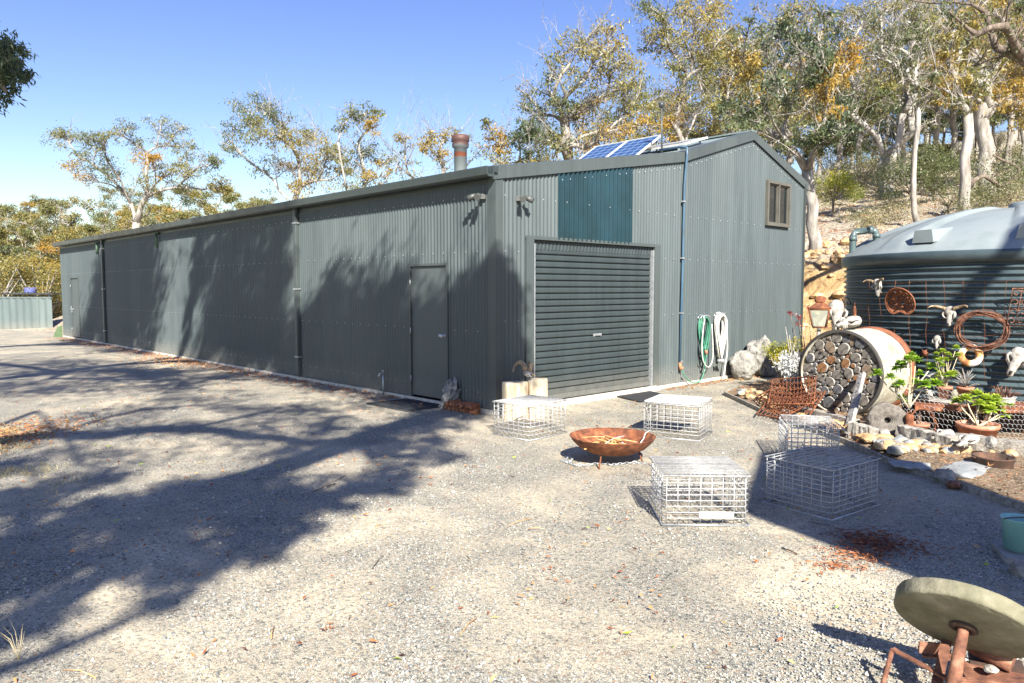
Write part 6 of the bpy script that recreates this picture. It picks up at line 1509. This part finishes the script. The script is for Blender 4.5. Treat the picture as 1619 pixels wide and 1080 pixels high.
left = [(0, -90, 44, .95), (1, -30, 43, .9), (0, 20, 42, .85), (3, 55, 45, .95), (1, 95, 44, .85), (2, 130, 47, .85), (3, 165, 46, .95), (0, 200, 49, .95), (1, 250, 50, .9), (3, 295, 50, 1.0), (2, 345, 52, .9), (0, 390, 48, .85), (1, 440, 52, .85),
        (2, -60, 56, 1.1), (0, -5, 58, 1.15), (1, 45, 60, 1.2), (3, 90, 58, 1.3), (0, 140, 62, 1.25), (2, 190, 60, 1.1), (1, 240, 63, 1.2), (0, 300, 62, 1.15), (3, 365, 62, 1.2), (1, 420, 65, 1.1),
        (0, -40, 78, 1.35), (3, 20, 80, 1.5), (1, 80, 82, 1.4), (2, 140, 80, 1.25), (0, 210, 84, 1.4), (3, 280, 84, 1.5), (1, 350, 86, 1.4), (0, 480, 70, 1.0), (3, 540, 66, 1.0), (0, 610, 70, 1.05), (1, 680, 66, .95), (3, 750, 62, .9)]
for k, (pi, px, y, sc) in enumerate(left): place(pi, px, y, sc * (.84 if px < 260 else .92), k, LEFTLAB if px < 230 else 'olive bushy tree of the wood seen low over the long shed roof')
RL = 'slim mottled gum of the wood on the slope right of the gable'
right = [(4, 1120, 38, .95), (5, 1160, 33, .9), (6, 1200, 36, .9), (4, 1240, 42, 1.0), (5, 1320, 36, .95), (6, 1345, 44, 1.0), (4, 1420, 42, 1.0), (5, 1465, 38, .95), (6, 1500, 45, 1.0), (4, 1580, 40, 1.0), (5, 1610, 34, .9), (6, 1660, 38, 1), (4, 1700, 30, .9),
         (5, 1000, 40, .8), (4, 950, 44, .8), (6, 1050, 42, .85), (5, 860, 42, .7), (4, 1290, 56, 1.1), (5, 1390, 58, 1.1), (6, 1450, 56, 1.1), (4, 1540, 58, 1.1), (5, 1620, 54, 1.0), (4, 1340, 70, 1.1), (6, 1600, 70, 1.1), (5, 1500, 72, 1.1), (4, 1220, 60, 1.0), (3, 1280, 48, .8), (3, 1370, 50, .75), (3, 1480, 50, .8), (3, 1560, 47, .8), (3, 1620, 46, .8), (3, 1420, 62, .9), (3, 1180, 50, .8), (3, 1330, 60, .9), (3, 1530, 64, .9)]
for k, (pi, px, y, sc) in enumerate(right): place(pi, px, y, sc, k, RL if px > 1255 else 'slim mottled gum of the wood showing above the shed roof near the panels')

# understorey on the slope
def bush(px, py, h, r, leaf, label, name='shrub', n=1500, seed=1, tint=(.2, .7), stem=.02, lift=.25, L=.06, sig=.13):
    b0 = G(px, py); rs = random.Random(seed); t = thing(name, label, 'shrub' if name != 'young_tree' else 'tree', b0, 'shrubs on the slope'); cs = []; mb = MB()
    for k in range(16):
        q = rs.uniform(0, 6.28); rr_ = math.sqrt(rs.random()) * r; c = b0 + Vector((rr_ * math.cos(q), rr_ * math.sin(q), h * (lift + (1 - lift) * rs.random() * (1 - .4 * (rr_ / r) ** 2)))); cs.append(c)
        mb.tube([b0 + Vector((0, 0, -.1)), b0 + Vector((rs.uniform(-.05, .05), 0, h * lift * .8)), c], [stem, stem * .7, stem * .3], 5)
    mb.build('stems', M['bark_brown'], t); leafball(t, 'foliage', cs, n, r * .2 + sig * .4, L, L * .38, leaf, tint, .2, b0, seed, .8); return t
bush(1317, 343, 1.75, .62, 'leaf_yellow', 'small round yellow-green wattle tree alone on the bare slope', 'young_tree', 3600, 1, (.25, .8), .03, .42, .07)
bush(1440, 325, 2.4, 1.1, 'leaf_scrub', 'big green shrub in front of the multi-stemmed white gum', 'shrub', 5200, 2, (.1, .5), .03, .2, .08)
bush(1475, 320, 2.2, 1.0, 'leaf_scrub', 'green shrub right of the thin crooked gum', 'shrub', 4800, 3, (.2, .6), .03, .2, .08)
bush(1408, 330, .9, .35, 'leaf_scrub', 'little dark green shrub at the foot of the white gum', 'shrub', 1500, 4, (0, .3), .015, .1, .06)
bush(1352, 318, .7, .4, 'leaf_yellow', 'low yellow-green bush beside the wattle tree', 'shrub', 900, 5, (.1, .6), .012, .1)
bush(1365, 300, 2.2, 1.2, 'leaf_scrub', 'grey-green shrub behind the wattle tree', 'shrub', 3800, 6, (.2, .9), .025, .15, .08)
bush(1600, 322, 1.4, .9, 'leaf_scrub', 'bright green low shrub at the right edge of the slope', 'shrub', 3600, 7, (.2, .6), .02, .1, .07)
bush(1590, 318, 1.9, 1.2, 'leaf_scrub', 'mixed green scrub behind the curled dead limb', 'shrub', 3600, 8, (.1, .7), .02, .1, .08)
bush(1378, 360, .45, .55, 'leaf_scrub', 'low grey scrub on the slope above the tank pipe', 'shrub', 1500, 9, (.5, 1), .012, .05)
bush(1418, 350, .6, .9, 'leaf_scrub', 'wide low grey-brown scrub between the tank pipe and the crooked gum', 'shrub', 2600, 10, (.5, 1), .012, .05)
bush(1500, 338, 1.3, .7, 'leaf_scrub', 'thin-stemmed bluish sapling behind the tank lid', 'shrub', 900, 11, (.1, .5), .02, .2)
bush(1240, 300, 1.8, .9, 'leaf_yellow', 'yellow-green bush peeping over the gable roof slope', 'shrub', 2600, 12, (.2, .7), .02, .2, .08)
bush(1555, 335, .7, 1.0, 'leaf_scrub', 'low dry scrub behind the top of the tank lid', 'shrub', 2600, 13, (.4, 1), .012, .05)
bush(88, 500, 2.6, 1.2, 'leaf_scrub', 'green shrub on the mound between the fence and the shed end', 'shrub', 5000, 14, (.2, .8), .03, .1, .09)
bush(60, 512, .6, .5, 'leaf_scrub', 'small grey weed bush in front of the far fence', 'shrub', 900, 15, (.5, .9), .012, .05)
for k, (px, y) in enumerate(((-40, 38), (-10, 37), (18, 39), (42, 41), (66, 38.5), (90, 42), (112, 44), (-70, 39), (30, 46), (75, 47), (120, 50), (0, 45))):
    x = (px - CX) / F * y; b0 = Vector((x, y, terrain(x, y))); t = thing('shrub', 'tall mixed olive scrub filling in right behind the far fence', 'shrub', b0, 'scrub behind the far fence'); r_ = random.Random(k); cs = []; mb = MB()
    for j in range(26):
        q = r_.uniform(0, 6.28); rr_ = math.sqrt(r_.random()) * 1.5; c = b0 + Vector((rr_ * math.cos(q), rr_ * math.sin(q), r_.uniform(.5, 3.2))); cs.append(c); mb.tube([b0, b0.lerp(c, .5) + Vector((0, 0, .2)), c], [.05, .035, .012], 5)
    mb.build('stems', M['bark'], t); leafball(t, 'foliage', cs, 4600, .30, .13, .042, 'leaf', (.2, .8), .1, b0, 200 + k, .8)
for k in range(14):
    r_ = random.Random(400 + k); px = 1275 + (k * 61) % 380; y = 33 + (k * 7) % 26; x = (px - CX) / F * y; b0 = Vector((x, y, terrain(x, y)))
    if b0.y < 29 and 1290 < px < 1350: continue
    t = thing('shrub', 'thin grey-olive scrub bush standing among the trunks up the slope', 'shrub', b0, 'scrub among the slope trees'); cs = []; mb = MB(); hh = r_.uniform(1.0, 2.6)
    for j in range(18):
        q = r_.uniform(0, 6.28); rr_ = math.sqrt(r_.random()) * hh * .55; c = b0 + Vector((rr_ * math.cos(q), rr_ * math.sin(q), r_.uniform(.3, hh))); cs.append(c); mb.tube([b0, b0.lerp(c, .5) + Vector((0, 0, .15)), c, c + Vector((r_.uniform(-.3, .3), 0, r_.uniform(.2, .6)))], [.04, .028, .014, .006], 4)
    mb.build('stems', M['bark'], t); leafball(t, 'foliage', cs, 1500, .22, .10, .035, 'leaf_scrub', (.2, .95), .1, b0, 500 + k, .8)
# dry grass and scrub over the slope, leaf litter
def scatter_slope(name, label, n, L, Wd, mat, tint, seed, up, ypow=1.0, k0=0, h=.0, px=(1180, 1700), yr=(17, 60), thr=-.05):
    g_ = np.random.default_rng(seed); P_ = []
    while len(P_) < n:
        y = yr[0] + (yr[1] - yr[0]) * g_.random() ** 1.6; x = (g_.uniform(*px) - CX) / F * y
        v = (Vector((x, y, 0)) - P0).dot(V)
        if v < 10.2 or noise.noise(Vector((x * .45, y * .45, seed))) + g_.normal(0, .12) < thr + (.25 if v < 14 and mat != 'leaf_fallen' else 0): continue
        z = base_z(x, y)
        for _ in range(14): P_.append((x + g_.normal(0, .12), y + g_.normal(0, .12), z + abs(g_.normal(0, 1)) * h))
    P_ = np.array(P_); A_ = g_.normal(size=P_.shape); A_[:, 2] = A_[:, 2] * (.4 if up < .1 else 1) + up
    return tag(leafmesh(name, P_, A_, L, Wd, g_.uniform(*tint, len(P_)), M[mat], None, fold=.05, rng=g_), label, 'grass' if up > .5 else 'undergrowth', None, 'stuff')
scatter_slope('dry_grass', 'dry tussock grass over the slope', 7000, .18, .010, 'grass', (.6, 1), 5, 1.6, thr=.1)
scatter_slope('undergrowth', 'low grey-green undergrowth over the slope', 7000, .085, .03, 'leaf_scrub', (.4, 1), 6, .3, h=.22, yr=(26, 70), thr=.2)
scatter_slope('bark_litter', 'fallen bark and leaves over the slope', 16000, .12, .025, 'leaf_fallen', (0, .6), 7, 0, thr=-.3)
# rocks on the cut bank
rs = random.Random(3)
for k in range(46):
    y = rs.uniform(17.2, 22); x = (rs.uniform(1262, 1345) - CX) / F * y
    if (Vector((x, y, 0)) - P0).dot(V) < 10.3: continue
    stone('bank_rock', (x, y, base_z(x, y) + .02), rs.uniform(.06, .20), 300 + k, M['rubble'], 'golden-brown rock bedded in the cut bank behind the shed', 'rocks in the cut bank')
# weeds at the left verge of the yard
g_ = np.random.default_rng(9); P_ = []
while len(P_) < 1600:
    y = g_.uniform(6.2, 9.5); x = -.684 * y + abs(g_.normal(0, .45)) - .1 - .15
    if noise.noise(Vector((x * 1.3, y * 1.3, 2))) < -.05: continue
    for _ in range(8): P_.append((x + g_.normal(0, .05), y + g_.normal(0, .05), .0))
P_ = np.array(P_); A_ = g_.normal(size=P_.shape); A_[:, 2] = np.abs(A_[:, 2]) + .7
tag(leafmesh('verge_grass', P_, A_, .055, .005, g_.uniform(0, 1, len(P_)), M['grass'], None, fold=.1, rng=g_), 'sparse short grass on the left verge of the yard', 'grass', None, 'stuff')
for (px, py) in ((28, 1035), (12, 1010), (1612, 930), (1600, 960)):
    pass
mb = MB(); b0 = W(30, 1045)
for k in range(11): q = rs.uniform(-.5, .5); hh = rs.uniform(.10, .26); mb.tube([b0, b0 + Vector((q * .10 - .03, .02, hh * .6)), b0 + Vector((q * .3 - .10, .04, hh))], [.0013, .001, .0006], 3)
single(mb, 'grass_tuft', M['straw'], 'sparse tuft of dry straw-coloured grass at the lower left corner', 'grass tuft', b0)
b0 = W(470, 785); mb = MB(); mb.tube([W(495, 778, .01), W(515, 768, .03), W(530, 765, .01)], .006, 4); mb.tube([W(515, 768, .03), W(545, 752, .01)], .004, 4)
single(mb, 'fallen_twig', M['bark_brown'], 'small forked dark twig lying on the gravel in the middle of the yard', 'twig', W(515, 768))
b0 = W(1248, 872); mb = MB(); mb.tube([W(1237, 866, .01), W(1248, 870, .02), W(1261, 876, .01)], .005, 4); single(mb, 'fallen_twig', M['rust_dark'], 'short brown twig on the gravel left of the bark litter', 'twig', W(1248, 870))

# ================================================================== TREES BEHIND THE CAMERA that throw the shade over the yard and the long wall
LS = Vector((SD.x, SD.y, SD.z))
def wallpt(px, py):
    d = ray(px, py); a = Vector((0, 0, CH)); n_ = V; t_ = (P0 - a).dot(n_) / d.dot(n_); return a + d * t_
def caster(p, h): return p + LS * ((h - p.z) / LS.z)
SH = 'tall gums behind the camera shading the yard'
def shade_tree(label, base, fork, items, tr, seed, nl=1.0, nleaf=900, L=.155, sg=.34):
    cl = []
    for (kind, px, py, r, h, *lf) in items:
        p = W(px, py) if kind == 'g' else wallpt(px, py); cl.append((caster(p, h), r, None, (lf[0] if lf else 1) * nl))
    return skeleton_tree('gum_tree', label, base, fork, cl, tr, seed=seed, group=SH, nleaf=nleaf, twigs=10, L=L, Wd=L * .34, tint=.15, minr=.016, sig=sg)
NA = 1 + max([int(o.name.split('.')[1]) for o in bpy.data.objects if o.name.startswith('gum_tree.')])
# A: near left; blob in the foreground
shade_tree('gum shading the near left of the yard, behind the camera', (-3.6, -8.5, 0), (-3.2, -7.8, 3.2), [
    ('g', 200, 840, .50, 7), ('g', 260, 805, .55, 7.2), ('g', 330, 800, .55, 7), ('g', 400, 800, .5, 6.8), ('g', 300, 860, .5, 7, .9), ('g', 380, 850, .45, 7), ('g', 200, 890, .45, 6.5, .8), ('g', 250, 900, .35, 6.5, .5), ('g', 460, 800, .35, 7, .7), ('g', 420, 770, .4, 7.2), ('g', 340, 770, .4, 7.3), ('g', 440, 860, .28, 7, .5), ('g', 490, 790, .25, 7, .5), ('g', 560, 770, .35, 7.5, .8), ('g', 620, 760, .3, 7.5, .6),
    ('g', 40, 800, .7, 7.5), ('g', 90, 790, .6, 7.5), ('g', 30, 860, .6, 7), ('g', 60, 900, .4, 7, .8), ('g', -20, 950, .5, 7), ('g', 60, 740, .8, 8), ('g', 10, 1000, .2, 6.5, .3)], .20, 51, .42, sg=.20)
skA = bpy.data.objects['gum_tree.%03d' % NA]
def limb(pxs, hh, r, start):
    pts = [Vector(start)] + [caster(W(x, y_), hh + .12 * i) for i, (x, y_) in enumerate(pxs)]; n_ = len(pts); mb = MB(); mb.tube([p - Vector(skA['_loc']) for p in pts], [r * (1.5 - 1.1 * i / (n_ - 1)) for i in range(n_)], 7)
    o = mb.build('limb', M['bark']); o.parent = skA
limb([(-60, 1090), (0, 1062), (90, 1030), (180, 992), (250, 955), (300, 925), (330, 880)], 6.3, .05, (-3.25, -7.9, 2.9))
limb([(-60, 945), (0, 915), (70, 885), (130, 855), (170, 830)], 6.6, .055, (-3.3, -8.0, 3.1))
limb([(60, 650), (110, 700), (125, 735), (180, 745)], 7.6, .045, (-3.25, -7.9, 3.0))
# B: middle band over the yard towards the side door
shade_tree('gum shading the middle of the yard and the side door', (-8.0, -4.0, 0), (-7.4, -3.6, 3.4), [
    ('g', 150, 690, .8, 8.5), ('g', 230, 680, .9, 8.5), ('g', 400, 690, .8, 8.5, .8), ('g', 480, 700, .7, 8.5), ('g', 560, 700, .7, 8.8), ('g', 620, 680, .7, 8.8), ('g', 650, 720, .55, 8.6, .8), ('g', 700, 700, .45, 8.6, .7), ('g', 350, 640, .9, 9), ('g', 450, 645, 1.0, 9), ('g', 540, 650, .9, 9), ('g', 250, 640, .8, 9, .8), ('g', 680, 670, .5, 9, .8), ('g', 590, 735, .5, 8.5, .7), ('g', 60, 690, .7, 8.5, .6)], .22, 52, .34, sg=.20)
shade_tree('gum whose crown shades the shed corner and side door', (-5.2, -12.0, 0), (-4.0, -11.2, 4.4), [
    ('w', 740, 640, .55, 8.2), ('w', 700, 600, .55, 8.2), ('w', 665, 600, .5, 8.4), ('w', 750, 570, .55, 8.4), ('w', 700, 540, .45, 8.5), ('w', 760, 510, .5, 8.5), ('w', 775, 460, .38, 8.6), ('w', 740, 480, .3, 8.6, .8), ('w', 620, 540, .55, 8.6), ('w', 600, 590, .6, 8.6), ('w', 640, 640, .5, 8.2), ('w', 560, 560, .65, 8.8), ('w', 590, 500, .38, 8.8, .6), ('w', 520, 530, .7, 9), ('w', 540, 600, .6, 8.8), ('w', 500, 590, .7, 9), ('w', 520, 480, .4, 9, .7), ('w', 800, 600, .45, 8.3), ('w', 815, 520, .35, 8.5, .8), ('w', 470, 570, .6, 9, .8)], .24, 53)
# C: the middle of the long wall
shade_tree('gum casting the leafy shadow on the middle of the long wall', (-11.5, 1.0, 0), (-10.6, 1.0, 4.2), [
    ('w', 380, 380, .55, 10.5), ('w', 400, 430, .75, 10.5), ('w', 370, 480, .75, 10.5), ('w', 420, 480, .6, 10.3), ('w', 350, 540, .8, 10), ('w', 410, 540, .6, 10), ('w', 440, 400, .35, 10.6, .6), ('w', 450, 440, .3, 10.5, .5), ('w', 340, 400, .4, 10.6, .5), ('w', 310, 440, .25, 10.5, .4), ('w', 320, 380, .3, 10.6, .4), ('w', 430, 560, .5, 9.8), ('w', 450, 590, .6, 9.5), ('w', 300, 520, .2, 10, .25), ('w', 385, 575, .6, 9.8), ('w', 360, 420, .5, 10.5)], .22, 54)
# D: far part of the wall; crown edge shows at the top left
shade_tree('gum outside the left edge that shades the far end of the long wall', (-18.0, 6.5, 0), (-16.8, 7.0, 4.0), [
    ('w', 190, 420, 1.2, 11.5), ('w', 210, 460, 1.2, 11.5), ('w', 170, 500, 1.1, 11), ('w', 190, 400, 1.0, 12), ('w', 215, 510, 1.1, 11), ('w', 160, 460, 1.0, 11.5), ('w', 185, 540, 1.2, 10.5), ('w', 225, 420, .8, 12, .8), ('w', 140, 530, .8, 10.8), ('w', 225, 550, .9, 10.5), ('g', 100, 590, 1.2, 10), ('g', 200, 600, 1.2, 10), ('g', 30, 580, 1.3, 10), ('g', 300, 605, 1.0, 10, .7), ('g', 0, 620, .9, 9.5, .6)], .28, 55, nleaf=1200, L=.19)
skeleton_tree('gum_tree', 'dark green gum branch ends hanging into the top left corner', (-11.5, 6.4, 0), (-10.6, 7.6, 5.2), cpx([(-30, 90, 45, .1), (5, 110, 38, .05), (20, 90, 30, .1), (38, 98, 20, .1), (0, 65, 30, .1, .8), (10, 145, 26, .1, .8), (-10, 150, 30, .05), (-60, 60, 50, .1), (-80, 120, 50, .1), (30, 118, 16, .1, .7)], 9.5, .8, 60), .06, seed=56, group=SH, nleaf=420, twigs=10, L=.085, Wd=.022, minr=.008, droop=1.0)

# unseen roof on poles, added and shaped to shade the right of the yard
h = 5.0
cp = thing('shade_roof', 'unseen roof on poles added to shade the right of the yard', 'shade_roof', (7.5, -2.5, 0))
foot_ = [W(1188, 817), W(1213, 722), W(1352, 707), W(1619, 799)]
out_ = [foot_[0], foot_[1], foot_[2], foot_[3], foot_[3] + Vector((.1, -.9, 0)), Vector((8.5, 5.3, 0)), Vector((8.5, 1.5, 0)), foot_[0] + (W(1435, 910) - foot_[0]) * 2.9]
tp_ = [caster(p, h) for p in out_]
mb = MB(); k = len(tp_); vs = tp_ + [p + Vector((0, 0, .12)) for p in tp_]
mb.add(vs, [tuple(range(k))[::-1], tuple(range(k, 2 * k))] + [(i, (i + 1) % k, k + (i + 1) % k, k + i) for i in range(k)]); mb.build('roof', M['roof'], cp)
for p in ((tp_[4] + Vector((1.2, -.5, 0))), tp_[6] - Vector((.3, -.2, 0)), tp_[7] + Vector((1.6, .3, 0))):
    mb = MB(); mb.tube([Vector((p.x, p.y, 0)), Vector((p.x, p.y, h))], .07, 8); mb.build('post', M['galv'], cp)
# unseen leaning trunk added to cast the stripe of shadow across the tank
q1, q2 = TK(1619, 372, .0), TK(1512, 486, .0)
a, b_ = q1 + LS * 12.0, q2 + LS * 11.0
dirn = (a - b_).normalized(); top = a + dirn * 1.2; t = thing('shadow_trunk', 'leaning bare trunk added out of view to cast a shadow on the tank', 'tree', (top.x + 2.5, top.y - .5, 0))
mb = MB(); mb.tube([Vector((top.x + 2.5, top.y - .5, 0)), Vector((top.x + 2.2, top.y - .4, top.z * .55)), top + dirn * 1.2, top, b_], [.30, .24, .16, .13, .12], 8); mb.build('trunk', M['bark'], t)
